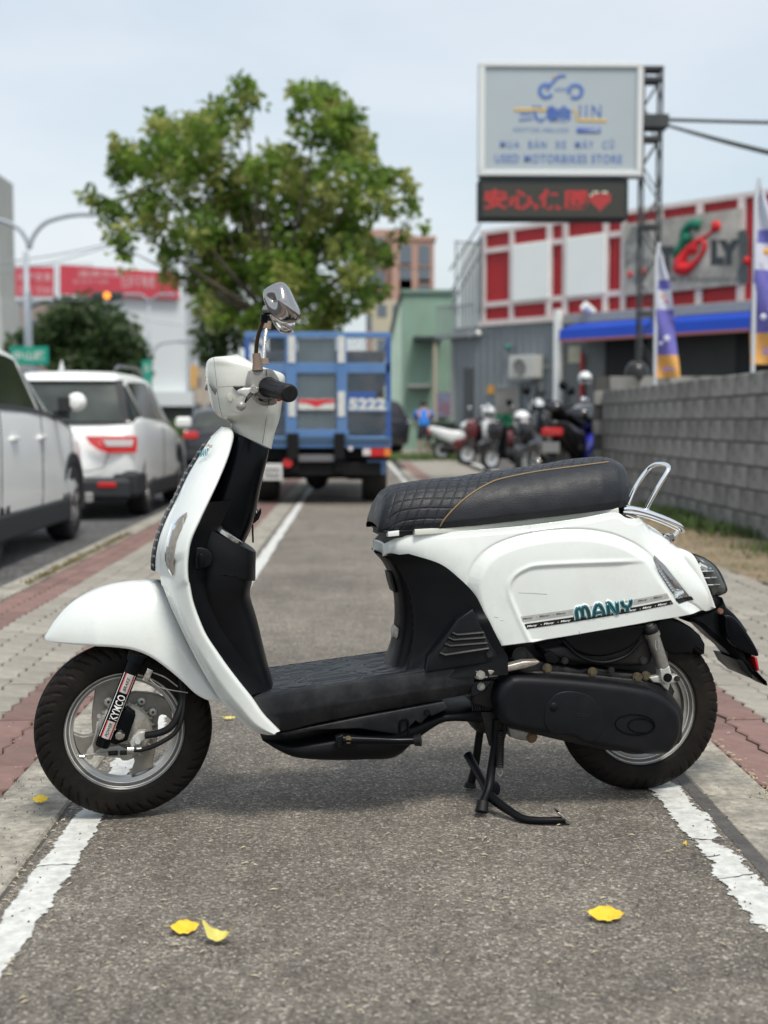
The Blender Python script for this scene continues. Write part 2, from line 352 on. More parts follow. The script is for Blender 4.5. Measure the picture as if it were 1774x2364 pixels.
def pavement(name, x0, rows, y0, y1, redrows, near=3.3):
    root = struct(empty(name, (0, 0, 0)))
    cells = []
    for r in range(rows):
        off = (r % 2)*PL*0.5+random.uniform(-.01, .01); y = y0-off
        while y < y1:
            cells.append((r, y)); y += PL+0.0005
    def score(c):
        x = x0+c[0]*PW+PW/2; y = c[1]+PL/2
        if y < 1: return 99
        px = 820+x/y*F; vis = -40 < px < 1814 and (CAMH/y*F+975) < 2420
        return y if vis else 50+y
    cells.sort(key=score); me = {}
    for k in ('red', 'grey'):
        q = bpy.data.meshes.new('paver'); q.from_pydata(PV, [], PF); q.materials.append(paver_red if k == 'red' else paver_grey); me[k] = q
    rest = {'red': MB(), 'grey': MB()}
    for i, (r, y) in enumerate(cells):
        k = 'red' if redrows(r, y) else 'grey'; x = x0+r*PW; z = random.uniform(-.0035, .0005)+0.0015*sin(y*3+r)
        if i < 299:
            o = bpy.data.objects.new('paver', me[k]); C.objects.link(o); o.parent = root; o.location = (x, y, z)
            o.rotation_euler = (random.uniform(-.008, .008), random.uniform(-.015, .015), 0)
        else: rest[k].add([(a+x, b+y, c+z) for a, b, c in PV], PF)
    for k in rest:
        if rest[k].v: tag(rest[k].build('pavers_beyond', paver_red if k == 'red' else paver_grey, root), kind='stuff')
pavement('left_pavement', -0.908-8*PW+0.004, 8, 1.9, 27, lambda r, y: r in (0, 1, 6, 7))
pavement('right_pavement', 1.066, 11, 2.4, 31, lambda r, y: r in (0, 1))
# far pavement beyond the pieces that can be told apart
sheet('pavement_far', 1.066, 2.5, 31, 60, -0.004, paver_grey)
# verge
sheet('verge', 2.41, 3.55, -4, 18, 0.0, earth, 12, 120, 0.03)
sheet('parking_lot', 2.6, 40, 18.2, 60, 0.002, MC['lot_asphalt'])
sheet('lot_line', 2.62, 2.78, 18.2, 31, 0.008, mat('line_paint', (0.6, 0.6, 0.57), 0.8, var=0.2))
sheet('road_line', -2.6, -2.48, 5, 60, -0.114, mat('yellow_line', (0.45, 0.36, 0.12), 0.85, dirt=(0.12, 0.12, 0.12), dscale=8, damt=.8)) if False else None
# grass blades and dry tufts along the wall foot: nobody could count them
def blades(name, spots, m, hmin=.02, hmax=.09, w=.004, label=None, cat=None):
    mb = MB()
    for (x, y, z) in spots:
        h = random.uniform(hmin, hmax); a = random.uniform(0, 2*pi); ln = random.uniform(.2, .9)*h
        dx, dy = cos(a)*w, sin(a)*w; bx, by = -sin(a)*ln, cos(a)*ln
        mb.add([(x-dx, y-dy, z-.004), (x+dx, y+dy, z-.004), (x+dx*.7+bx*.4, y+dy*.7+by*.4, z+h*.6), (x+bx, y+by, z+h), (x-dx*.7+bx*.4, y-dy*.7+by*.4, z+h*.6)], [(0, 1, 2, 4), (4, 2, 3)])
    o = mb.build(name, m); tag(o, label, cat, kind='stuff'); return o
green = mat('grass_green', (0.075, 0.12, 0.03), 0.8, var=0.5, vscale=4); straw = mat('grass_dry', (0.33, 0.25, 0.13), 0.9, var=0.3, vscale=6)
sp = []
while len(sp) < 7000:
    y = random.uniform(4.5, 17.5); x = 3.27-abs(random.gauss(0, .17))
    if noise.noise(Vector((x*1.5, y*0.9, 0)))+0.25 > random.random()*.8: sp.append((x, y, 0))
blades('grass', sp, green, .02, .13, .006, 'green weeds growing along the foot of the block wall', 'grass')
sp = [(random.uniform(2.45, 3.2), random.uniform(4, 17), 0) for _ in range(5000)]
blades('dry_grass', sp, straw, .008, .04, .004, 'flattened dry straw lying on the bare earth verge', 'dry grass')
sp = [(random.uniform(.15, .95), random.uniform(31.2, 34), 0) if i % 2 else (random.uniform(1.0, 3.0), random.uniform(32, 37), 0) for i in range(3500)]
blades('grass_patch', sp, green, .03, .16, .012, 'grass patch in front of the green bin', 'grass')
sp = [(-1.88-abs(random.gauss(0, .03)), 7.5+random.random()*3.5, .012) for _ in range(900)]+[(-.71+random.gauss(0, .006), random.uniform(2.2, 2.36), 0) for _ in range(130)]
blades('moss', sp, mat('moss', (0.16, 0.13, 0.045), .9, var=.4), .005, .03, .004, 'ochre moss and weeds along the left kerbs', 'moss')
# ================================================================== SCOOTER
white = mat('pearl_white', (0.755, 0.79, 0.76), 0.28, coat=0.6, spec=0.5, var=0.03, vscale=5, rvar=0.1, dirt=(.5, .5, .43), dscale=6, damt=.22, dthr=.55)
white_h = mat('cream_white', (0.66, 0.67, 0.605), 0.3, coat=0.5, var=0.02, vscale=4, rvar=0.05)
blk = mat('black_plastic', (0.003, 0.0036, 0.0046), 0.42, spec=0.17, bump=0.12, bscale=900, rvar=0.08, vscale=7, dirt=(0.008, 0.008, 0.009), dscale=9, damt=0.35)
covm = mat('cover_black', (.004, .005, .007), .42, spec=.2, bump=.15, bscale=700, rvar=.08, vscale=9, dirt=(.016, .016, .017), dscale=8, damt=.35)
blk_gloss = mat('black_gloss', (0.002, 0.003, 0.0045), 0.25, spec=0.14, rvar=0.06, vscale=5)
flr = mat('floor_plastic', (0.008, 0.0095, 0.012), 0.42, spec=0.27, bump=0.25, bscale=600, rvar=0.12, vscale=12, dirt=(0.055, 0.055, 0.052), dscale=12, damt=0.45)
rub = mat('tyre_rubber', (0.0055, 0.005, 0.0045), 0.6, spec=0.17, bump=0.3, bscale=300, rvar=0.08, vscale=16, dirt=(0.024, 0.018, 0.013), dscale=9, damt=0.6)
rub2 = mat('black_rubber', (0.006, 0.006, 0.007), 0.55, spec=0.3, bump=0.2, bscale=400)
alloy = mat('alloy', (0.52, 0.52, 0.49), 0.36, metal=0.35, bump=0.15, bscale=500, dirt=(0.14, 0.12, 0.10), dscale=9, damt=0.6, rvar=0.1, vscale=20)
alloy_d = mat('cast_alloy', (0.36, 0.35, 0.32), 0.42, metal=0.3, bump=0.4, bscale=350, dirt=(0.09, 0.075, 0.06), dscale=14, damt=0.7, rvar=0.1, vscale=25)
rimm = mat('rim_silver', (0.40, 0.40, 0.385), 0.34, metal=0.4, coat=.3, dirt=(0.3, 0.28, 0.25), dscale=11, damt=0.5)
chrome = mat('chrome', (0.86, 0.87, 0.88), 0.07, metal=1.0)
chrome_old = mat('worn_chrome', (0.62, 0.61, 0.58), 0.2, metal=1.0, bump=0.2, bscale=200, dirt=(0.2, 0.17, 0.13), dscale=30, damt=0.5)
leather = mat('seat_leather', (0.010, 0.012, 0.016), 0.42, spec=0.4, bump=0.55, bscale=420, rvar=0.1, vscale=25, dirt=(0.024, 0.026, 0.031), dscale=20, damt=0.4)
pipe_m = mat('tan_piping', (0.22, 0.15, 0.07), 0.55, bump=0.3, bscale=900)
eng = mat('engine_black', (0.006, 0.006, 0.007), 0.5, metal=0.2, bump=0.5, bscale=260, dirt=(0.024, 0.021, 0.018), dscale=12, damt=0.6)
redl = mat('red_lens', (0.5, 0.02, 0.02), 0.15, coat=0.5)
lens = glass('clear_lens', rough=.12, op=.06)
smoke = glass('smoked_lens', (0.75, 0.76, 0.75), 0.06, 0.12)
refl = mat('lamp_reflector', (0.75, 0.74, 0.72), 0.15, metal=1.0)
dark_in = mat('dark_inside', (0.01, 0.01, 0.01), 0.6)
sticker_w = mat('sticker_white', (0.75, 0.75, 0.73), 0.4); sticker_k = mat('sticker_black', (0.008, 0.008, 0.009), 0.35)
sticker_g = mat('sticker_grey', (0.42, 0.42, 0.40), 0.4, var=.15, vscale=40); sticker_r = mat('sticker_red', (0.55, 0.03, 0.04), 0.4)
teal = mat('badge_teal', (0.012, 0.22, 0.27), 0.15, coat=1.0, var=.5, vscale=60); teal_d = mat('badge_dark', (0.02, 0.10, 0.115), 0.12, metal=.6, coat=1.0, var=.4, vscale=30)
cream = mat('cable_sleeve', (0.3, 0.22, 0.16), .6)
R_T = 0.2135
scooter = empty('motor_scooter', A0, TH, 'white retro motor scooter with black quilted seat and floorboard, parked sideways across the grey path', 'scooter')
def P2(pts, v=0.0): return [S(p, v) for p in pts]
def ringloft(name, pairs, ws, m, parent=scooter, n=28, ex=2.4, cap=True, samp=None, v0=0.0, vm=None, vs=None, smooth=True, caps=None):
    """closed rings between a left point L and a right point R (photo points at v0) with half width w"""
    A = []
    for (L, R_), w in zip(pairs, ws):
        a = S(L, v0 if vm is None else vm); b = S(R_, v0 if vm is None else vm); A.append((a.x, a.z, b.x, b.z, w))
    if samp: A = cr_spline(A, samp)
    P = []
    for (ax, az, bx, bz, w) in A:
        cx, cz, hx, hz = (ax+bx)/2, (az+bz)/2, (bx-ax)/2, (bz-az)/2; w = max(w, 1e-4); r = []
        for j in range(n):
            t = 2*pi*j/n; c, s_ = cos(t), sin(t); c2 = math.copysign(abs(c)**(2/ex), c); s2 = math.copysign(abs(s_)**(2/ex), s_)
            r.append((cx+hx*c2, v0+w*s2, cz+hz*c2))
        P.append(r)
    o = grid(name, P, m, parent, closev=True, smooth=smooth)
    if cap:
        me = o.data; bm = bmesh.new(); bm.from_mesh(me); bm.verts.ensure_lookup_table(); k = len(P)
        bm.faces.new([bm.verts[j] for j in range(n)]); bm.faces.new([bm.verts[(k-1)*n+j] for j in range(n)])
        bmesh.ops.recalc_face_normals(bm, faces=bm.faces); bm.to_mesh(me); bm.free(); autosm(o, 50)
    return o
def plate(name, pts, v_out, v_in, bev, m, parent=scooter, samp=None, vref=None, smooth=40, bseg=3, closed=True):
    """solid panel: outline in photo points (taken on plane vref), faces at v_out (near) and v_in, near rim rounded by bev"""
    vref = v_out if vref is None else vref
    q = [S(p, vref) for p in pts]; q = [(a.x, a.z) for a in q]
    if samp: q = [tuple(x) for x in cr_spline(q+[q[0]], samp+1)[:-1]]
    n = len(q); Q = np.array(q); ar = 0.5*np.sum(Q[:, 0]*np.roll(Q[:, 1], -1)-np.roll(Q[:, 0], -1)*Q[:, 1]); sg = 1 if ar > 0 else -1
    def inset(d):
        o = []
        for i in range(n):
            a, b, c = Q[i-1], Q[i], Q[(i+1) % n]; e1 = b-a; e2 = c-b; e1 = e1/(np.linalg.norm(e1)+1e-12); e2 = e2/(np.linalg.norm(e2)+1e-12)
            n1 = np.array([-e1[1], e1[0]])*sg; n2 = np.array([-e2[1], e2[0]])*sg; k = n1+n2; L = np.linalg.norm(k)
            k = n1 if L < 1e-6 else k/L; o.append(b+k*d*min(1/max(0.35, float(k@n1)), 1.6))
        return o
    V = [(x, v_in, z) for x, z in q]; rings = 1; s = 1 if v_out > v_in else -1
    for j in range(bseg+1):
        a = pi/2*j/bseg; d = bev*(1-cos(a)); w = v_out-s*bev*(1-sin(a)); V += [(x, w, z) for x, z in inset(d)]; rings += 1
    Fc = [(r*n+j, r*n+(j+1) % n, (r+1)*n+(j+1) % n, (r+1)*n+j) for r in range(rings-1) for j in range(n)]
    Fc += [tuple(range(n)), tuple((rings-1)*n+j for j in range(n))]
    o = mesh(name, V, Fc, m, parent); autosm(o, smooth); return o
def tubep(name, pts, r, m, parent=scooter, n=12, samp=None, close=False):
    """tube through (photo point, v) pairs"""
    P = [S(p, v) for p, v in pts]
    if samp: P = cr_spline(P, samp)
    o = MB().tube(P, r if not isinstance(r, list) else [float(x) for x in np.interp(np.linspace(0, 1, len(P)), np.linspace(0, 1, len(r)), r)], n, close=close).build(name, m, parent, smooth=True)
    autosm(o, 60); return o
def bolt(p, v, r, m=None, parent=scooter, name='bolt', h=.006):
    a = S(p, v); mb = MB().cyl((a.x, a.y+.004, a.z), (a.x, a.y-h*.4, a.z), r*1.3, 14).cyl((a.x, a.y-h*.4, a.z), (a.x, a.y-h, a.z), r, 6)
    return autosm(mb.build(name, m or alloy_d, parent), 30)
def dist_poly(X, Z, poly, closed=True):
    """distance to a polyline and inside test, arrays"""
    Pn = np.array(poly); m_ = len(Pn) if closed else len(Pn)-1; D = np.full(X.shape, 9.0); ins = np.zeros(X.shape, bool)
    for i in range(m_):
        a = Pn[i]; b = Pn[(i+1) % len(Pn)]; e = b-a; t = np.clip(((X-a[0])*e[0]+(Z-a[1])*e[1])/(e@e+1e-12), 0, 1)
        D = np.minimum(D, np.hypot(X-a[0]-t*e[0], Z-a[1]-t*e[1]))
        if closed:
            c = ((a[1] > Z) != (b[1] > Z)) & (X < (b[0]-a[0])*(Z-a[1])/((b[1]-a[1])+1e-12)+a[0]); ins ^= c
    return D, ins
def sstep(a, b, x): t = np.clip((x-a)/(b-a), 0, 1); return t*t*(3-2*t)

# ---------------------------------------------------------------- wheels
rim_lip = mat('rim_lip', (.72, .72, .70), .28, metal=.35, coat=.4, dirt=(.4, .37, .32), dscale=10, damt=.5); rim_gr = mat('rim_groove', (.16, .155, .14), .5, metal=.4)
spk = mat('spoke_grey', (.235, .225, .20), .42, metal=.25, bump=.2, bscale=200, dirt=(.13, .11, .085), dscale=12, damt=.7)
def wheel(name, cx, cz, tread):
    w = empty(name, (cx, 0, cz)); w.parent = scooter
    # tyre with real grooves
    nA, prof = 432, []
    r0, ht = 0.1432, 0.046
    for s in np.linspace(0, 1, 41):
        a = -pi*.5+(s*2-1)*2.2; # around the carcass
        k = s*2-1; ang = k*2.35
        rr = 0.167+0.0465*math.copysign(abs(cos(ang))**.8, cos(ang)); hh = ht*math.copysign(abs(sin(ang))**.75, sin(ang))
        prof.append((max(rr, r0), hh, k))
    V = []; nP = len(prof)
    for i in range(nA):
        th = 2*pi*i/nA
        for (r, h, k) in prof:
            g = 0.0
            if abs(k) < .56:
                ph = (th/(2*pi)*46 + (abs(k)*2.6 if tread == 'front' else -abs(k)*1.2)) % 1.0
                if ph < 0.2 and abs(k) > .12: g = (0.0085 if tread == 'front' else .005)*sin(pi*ph/.2)**.5
                if abs(abs(k)-.1) < .035: g = 0.005
            if abs(abs(k)-.74) < .02: g = -.0008
            rad = r-g*cos(k*2.2); hh2 = h-math.copysign(g*.5, h) if abs(k) > .35 else h
            V.append((rad*cos(th), hh2, rad*sin(th)))
    Fc = [(i*nP+j, i*nP+j+1, ((i+1) % nA)*nP+j+1, ((i+1) % nA)*nP+j) for i in range(nA) for j in range(nP-1)]
    mesh('tyre', V, Fc, rub, w, True)
    rp = [(0.1415, -.0345), (0.144, -.0365), (0.146, -.0345), (0.1452, -.031), (0.139, -.030), (0.134, -.027), (0.1325, -.022), (0.128, -.0205), (0.1265, -.016), (0.121, -.0145), (0.119, 0),
          (0.121, .0145), (0.128, .0205), (0.134, .027), (0.1452, .031), (0.146, .0345), (0.144, .0365), (0.138, .033), (0.131, .024), (0.125, .018), (0.1165, .015), (0.1155, 0), (0.1165, -.015), (0.125, -.018), (0.1305, -.0225), (0.1325, -.0262), (0.1375, -.0305)]
    rp = [(a*1.042, b*1.0) for a, b in rp]
    o = MB().lathe(rp, (0, 0, 0), n=96, close=True).build('rim', rimm, w, smooth=True); autosm(o, 45)
    for (rr, hh, tr_) in ((.1488, -.0375, .0027), (.1392, -.0290, .0019), (.1298, -.0235, .0017)):
        MB().lathe([(rr+tr_*cos(a), hh+tr_*sin(a)) for a in np.linspace(0, 2*pi, 9)[:-1]], (0, 0, 0), n=120, close=True).build('rim_lip', rim_lip, o, smooth=True)
    for (rr, hh, tr_) in ((.1443, -.0335, .0016), (.1345, -.0262, .0012)):
        MB().lathe([(rr+tr_*cos(a), hh+tr_*sin(a)) for a in np.linspace(0, 2*pi, 9)[:-1]], (0, 0, 0), n=120, close=True).build('rim_groove', rim_gr, o, smooth=True)
    return w
wf = wheel('front_wheel', 0.002, 0.2148, 'front'); wr = wheel('rear_wheel', B0.x*0+1.3085, 0.2135, 'rear')
for o_ in (wf, wr): o_.name = 'wheel'
wf.rotation_euler = (0, 0, radians(3.0)); wf.scale = (.988, 1, .988)
def wloc(pt, v, c): a = S(pt, v); return (a.x-c[0], a.z-c[1])
cf = (0.002, 0.2148)
def blade(pts, w, c, v0, v1, m, name='spoke'):
    q = [wloc(p, v0, c) for p in pts]; q = [tuple(x) for x in cr_spline(q+[q[0]], 60)[:-1]] if False else q
    o = MB().prism(q, v0, v1).build(name, m, w); bevel(o, .0025, 2); autosm(o, 40); return o
f0 = -.012
blade([zw(*p) for p in [(310, 690), (430, 630), (520, 600), (620, 560), (640, 900), (560, 1150), (300, 1300), (272, 1240), (262, 1100), (272, 950), (292, 820)]], wf, cf, f0, .012, spk)
blade([zw(*p) for p in [(40, 1255), (90, 1275), (160, 1295), (230, 1285), (275, 1260), (420, 1150), (600, 1250), (560, 1500), (330, 1500), (240, 1540), (150, 1560), (120, 1500), (80, 1430), (55, 1350)]], wf, cf, f0, .012, spk)
blade([zw(*p) for p in [(745, 1790), (820, 1745), (900, 1720), (1010, 1680), (1010, 1600), (1040, 1450), (1066, 1300), (1070, 1150), (800, 1150), (660, 1450), (772, 1560), (790, 1620), (760, 1700)]], wf, cf, f0, .012, spk)
blade([zw(*p) for p in [(1240, 1120), (1235, 1000), (1200, 900), (1165, 850), (1060, 800), (940, 775), (800, 765), (620, 800), (600, 1150), (800, 1250), (1062, 1210), (1068, 1120), (1080, 1060), (1110, 1040), (1160, 1050)]], wf, cf, f0, .012, spk)
# hub, brake plate and its fittings
hub = MB().lathe([(0, -.045), (.030, -.045), (.034, -.040), (.060, -.036), (.0665, -.030), (.0675, -.012), (.0675, .01), (.02, .03), (0, .03)], (0, 0, 0), n=64).build('brake_drum', mat('drum_alloy', (.44, .43, .39), .4, metal=.3, bump=.4, bscale=250, dirt=(.16, .13, .10), dscale=30, damt=.6), wf, smooth=True); autosm(hub, 30)
rb = MB()
for k in range(15):
    a = radians(-60+k*14); rb.box(.064, .072, -.034, -.022, -.002, .002, Matrix.Rotation(-a, 4, 'Y'))
rb.build('drum_rib', alloy_d, hub)
for a in (58, 30, 118):
    a = radians(a); c_ = (.079*cos(a), .079*sin(a)); MB().lathe([(.0035, -.022), (.009, -.022), (.011, -.019), (.011, -.012)], (c_[0], 0, c_[1]), n=20).build('spoke_bolt', alloy, wf, smooth=True)
# fork leg
fork = empty('front_fork', (0, 0, 0)); fork.parent = scooter
a_, b_ = S(zw(395, 1400), -.085), S(zw(790, 400), -.085)
top = b_+(b_-a_)*0.09
mb = MB().tube([a_-(b_-a_)*.02, a_, b_, b_, top], [.014, .0172, .0172, .0225, .0225], 28); fl = mb.build('fork_leg', blk_gloss, fork); autosm(fl, 40)
mb = MB().tube([Vector((p.x+.0, -p.y, p.z)) for p in (a_, b_, top)], [.0172, .02, .0225], 20); fl2 = mb.build('fork_leg', blk_gloss, fork); autosm(fl2, 40)
ax_ = (b_-a_).normalized(); sd = Vector((0, -1, 0)); per = ax_.cross(sd).normalized()      # decal frame on the tube
if per.x < 0: per = -per
def onfork(s, q, rr=.0175):
    """s metres up from the foot, q metres round the tube"""
    ang = q/.0172; return a_+ax_*s + sd*(cos(ang)*rr) + per*(sin(ang)*rr)
def forkstrip(name, s0, s1, q0, q1, m, rr=.0177):
    P = [[onfork(s, q, rr) for q in np.linspace(q0, q1, 6)] for s in (s0, s1)]; return grid(name, P, m, fl)
Lf = (b_-a_).length
s_lo, s_hi = Lf*.10, Lf*.86
forkstrip('decal_stripe', s_lo, s_hi, -.0165, -.0145, sticker_w); forkstrip('decal_stripe', s_lo, s_hi, .0125, .014, sticker_w)
for (sa, sb, tx) in ((s_lo, s_lo+.042, 'POWER'), (s_hi-.046, s_hi, 'BRAKE')):
    forkstrip('decal_panel', sa, sb, -.0105, .0105, sticker_r, .0178); forkstrip('decal_panel', sa-.0002, sb+.0002, -.0078, .0078, sticker_g, .0180)
    mb = MB(); lettering(mb, tx, lambda x, y, e: onfork(sa+.004+x, .0035-y, .0183), .034, .007, bold=.02, shear=.3); mb.build('decal_lettering', sticker_k, fl)
mb = MB(); lettering(mb, 'KYMCO', lambda x, y, e: onfork(s_lo+.046+x, .0095-y, .0183), s_hi-s_lo-.098, .018, bold=.012); mb.build('decal_lettering', sticker_w, fl)
plate('fork_bracket', [zw(*p) for p in [(700, 950), (790, 1015), (795, 1060), (700, 1350), (560, 1400), (480, 1380), (600, 1000)]], -.078, -.055, .005, blk_gloss, fork)
ab = S(zw(600, 1290), -.088); mb = MB().cyl((ab.x, -.05, ab.z), (ab.x, -.082, ab.z), .0125, 24).cyl((ab.x, -.082, ab.z), (ab.x, -.087, ab.z), .0125, 24, .009).cyl((ab.x, -.087, ab.z), (ab.x, -.095, ab.z), .0075, 6)
autosm(mb.build('axle_nut', chrome_old, fork), 30)
plate('hose_bracket', [zw(*p) for p in [(940, 480), (1008, 510), (940, 655), (865, 620), (905, 560)]], -.085, -.079, .0015, chrome_old, fork); bolt(zw(938, 572), -.086, .0055, alloy_d, fork)
tubep('brake_hose', [(zw(920, 1285), -.075), (zw(1080, 1255), -.085), (zw(1220, 1180), -.09), (zw(1310, 1020), -.085), (zw(1350, 850), -.07), (zw(1345, 600), -.05)], .0085, rub2, fork, samp=30)
tubep('brake_cable', [(zw(770, 1460), -.08), (zw(900, 1450), -.082), (zw(1080, 1380), -.09), (zw(1270, 1250), -.092), (zw(1355, 1050), -.088), (zw(1385, 800), -.07), (zw(1390, 600), -.05)], .0056, rub2, fork, samp=34)
tubep('cable_clamp', [(zw(700, 1460), -.078), (zw(775, 1460), -.078)], .010, chrome_old, fork); tubep('cable_sleeve', [(zw(770, 1460), -.08), (zw(870, 1450), -.081)], .0052, alloy, fork)
tubep('wire_guide', [(zw(1000, 530), -.08), (zw(1150, 590), -.09), (zw(1300, 700), -.09)], .0016, alloy_d, fork, samp=10, n=6); tubep('wire_guide', [(zw(960, 610), -.08), (zw(1100, 715), -.088), (zw(1420, 775), -.085)], .0016, alloy_d, fork, samp=10, n=6)
plate('cable_stay', [zw(*p) for p in [(720, 1370), (770, 1290), (830, 1240), (915, 1235), (925, 1330), (860, 1375), (800, 1420), (740, 1420)]], -.075, -.05, .004, alloy, fork)
tubep('cable_ferrule', [(zw(822, 1358), -.082), (zw(822, 1358), -.07)], .0068, chrome_old, fork, n=18)
# brake arm
plate('brake_arm', [zw(*p) for p in [(330, 1130), (360, 1110), (340, 1250), (290, 1400), (300, 1500), (270, 1570), (215, 1575), (195, 1520), (220, 1460), (270, 1400), (310, 1260)]], -.062, -.054, .002, alloy, fork)
bolt(zw(247, 1533), -.064, .0065, chrome_old, fork); bolt(zw(360, 1055), -.060, .004, alloy, fork)
tubep('adjuster_rod', [(zw(95, 1530), -.066), (zw(300, 1510), -.066), (zw(475, 1505), -.068)], .0028, alloy_d, fork)
P = []
rad = []
for k in range(20):
    P.append((zw(470+k*6, 1502-k*.3), -.069)); rad.append(.0062 if k % 3 else .0042)
for k in range(13): P.append((zw(610+k*7, 1496-k*.3), -.07)); rad.append(.0062 if k % 3 else .0042)
tubep('rubber_boot', P[:20], rad[:20], rub2, fork); tubep('rubber_boot', P[20:], rad[20:], rub2, fork)
tubep('adjuster_nut', [(zw(125, 1533), -.066), (zw(185, 1535), -.066)], .0055, chrome_old, fork, n=6)
plate('brake_anchor', [zw(*p) for p in [(290, 1520), (480, 1545), (610, 1560), (640, 1590), (700, 1590), (775, 1560), (775, 1500), (600, 1400), (400, 1430)]], -.058, -.044, .003, alloy_d, fork)

# ---------------------------------------------------------------- front fender
tp = [(92, 526), (105, 495), (130, 452), (180, 375), (260, 285), (360, 213), (480, 160), (600, 132), (720, 118), (800, 114), (860, 120), (960, 200), (1060, 380), (1150, 560), (1220, 740), (1262, 870), (1270, 888)]
bt = [(90, 530), (200, 529), (300, 528), (450, 528), (600, 538), (700, 556), (800, 598), (900, 668), (1000, 752), (1080, 828), (1150, 868), (1200, 880), (1270, 890)]
T_ = [S(z2(*p), -.02 if p[0] < 900 else -.09) for p in tp]; B_ = [S(z2(*p), -.10) for p in bt]
us = np.linspace(max(T_[0].x, B_[0].x)+.0005, min(T_[-1].x, B_[-1].x)-.001, 70)
T_s = np.array(cr_spline([(p.x, p.z) for p in T_], 200)); B_s = np.array(cr_spline([(p.x, p.z) for p in B_], 200))
zt = np.interp(us, T_s[:, 0], T_s[:, 1]); zb_ = np.interp(us, B_s[:, 0], B_s[:, 1])
P = []
for i, u in enumerate(us):
    k = i/(len(us)-1); w = .008+.098*min(1, k/.3)**.55; row = []; zt[i] = max(zt[i], zb_[i]+.001)
    for j in range(41):
        t = -1+2*j/40; a = (1-abs(t)); # 0 at rim, 1 at crest
        ph = a*pi/2; v = -w*(cos(ph)**.62 if a < 1 else 0)*(1+.06*sin(2*ph)); v *= 1 if t < 0 else -1
        z = zb_[i]+(zt[i]-zb_[i])*(sin(ph)**1.15)
        # the flank creases behind the fork
        row.append((u, v, z))
    P.append(row)
fen = grid('front_fender', P, white, scooter); solid_in(fen, .003, lambda c: (0, 1 if c[1] > 0 else -1, .3))

# ---------------------------------------------------------------- leg shield
# (left point, v), (crease, v), (right point, v) down the near side
L_ = [((z1(640, 1137)), -.03), (z1(560, 1215), -.045), (z1(480, 1345), -.06), (z1(400, 1490), -.072), (z1(335, 1620), -.08), (z1(265, 1770), -.085), (z1(222, 1890), -.09), (z1(205, 2010), -.09), (z1(207, 2140), -.088), (z1(216, 2212), -.085),
      (z2(870, 135), -.085), (z2(920, 265), -.10), (z2(975, 385), -.118), (z2(1040, 520), -.128), (z2(1110, 655), -.135), (z2(1180, 775), -.138), (z2(1260, 900), -.14), (z2(1350, 990), -.145), (z2(1440, 1065), -.15), (z2(1530, 1096), -.155), (z2(1600, 1097), -.16)]
R_ = [((z1(665, 1140)), -.06), (z1(691, 1200), -.09), (z1(655, 1340), -.125), (z1(595, 1490), -.16), (z1(535, 1620), -.185), (z1(455, 1790), -.205), (z1(400, 1920), -.212), (z1(380, 2040), -.213), (z1(378, 2140), -.212), (z1(386, 2212), -.21),
      (z2(1030, 135), -.208), (z2(1050, 240), -.207), (z2(1085, 345), -.205), (z2(1135, 460), -.203), (z2(1200, 560), -.20), (z2(1270, 660), -.197), (z2(1350, 765), -.193), (z2(1430, 865), -.19), (z2(1500, 965), -.187), (z2(1560, 1030), -.182), (z2(1608, 1078), -.175)]
Lp = np.array(cr_spline([S(p, v) for p, v in L_], 90)); Rp = np.array(cr_spline([S(p, v) for p, v in R_], 90))
def shield(sg):
    P = []
    for i in range(90):
        l, r = Lp[i], Rp[i]; k = i/89; row = []
        d = r-l; wd_ = np.linalg.norm(d); out = np.array([-.55, -.83, 0]); cz_ = .5 if k < .45 else .5+.12*min(1, (k-.45)/.3)
        for t in np.linspace(0, 1, 17):
            bul = .014*min(1, wd_/.05)*(sin(pi*t)**.8)
            if k > .42: bul = bul*.5+ .012*min(1, (k-.42)/.15)*max(0, 1-abs(t-cz_)/.45)
            q = l+d*t+out*bul*np.array([1, 1, 1]); row.append((q[0], q[1]*sg, q[2]))
        for (du, dv) in ((.004, .002), (.007, .010), (.006, .026)): row.append((r[0]+du, (r[1]+dv)*sg, r[2]))     # rolled rim
        P.append(row)
    return P
sh = grid('leg_shield', shield(1), white, scooter); grid('leg_shield', shield(-1), white, scooter)
# rounded nose between both halves, above the fender, and the grille in it
nose = []
G_ = [z1(640, 1137), z1(540, 1215), z1(455, 1345), z1(380, 1470), z1(320, 1600), z1(245, 1745), z1(195, 1870), z1(165, 1990), z1(158, 2090), z1(165, 2150), z1(212, 2200)]
Gp = np.array(cr_spline([S(p, 0) for p in G_], 40)); Lk = Lp[(np.linspace(0, 89*.44, 40)).astype(int)]
for i in range(40):
    g = Gp[i]; l = Lk[i].copy(); row = []
    gx = np.interp(l[2], Gp[::-1, 2], Gp[::-1, 0]) if l[2] > Gp[-1, 2] else g[0]
    for t in np.linspace(-1, 1, 17):
        a = abs(t); row.append((gx+(l[0]-gx)*(a**2.2), l[1]*(-t)*(-1 if 1 else 1)*-1 if t else 0, l[2]))
    nose.append(row)
grid('nose_panel', nose, white, scooter)
gr = []
for i in range(4, 40):
    row = []
    for t in np.linspace(-1, 1, 15):
        l = Lk[i]; gx = np.interp(l[2], Gp[::-1, 2], Gp[::-1, 0]) if l[2] > Gp[-1, 2] else Gp[-1, 0]
        a = abs(t); row.append((gx-.0045*(1-a**6)*min(1, (i-4)/3)-.001+(l[0]-gx)*((a*.62)**2.2), l[1]*t*.62, l[2]))
    gr.append(row)
grille = grid('nose_grille', gr, blk, scooter)
GR = np.array(gr)
mb = MB()
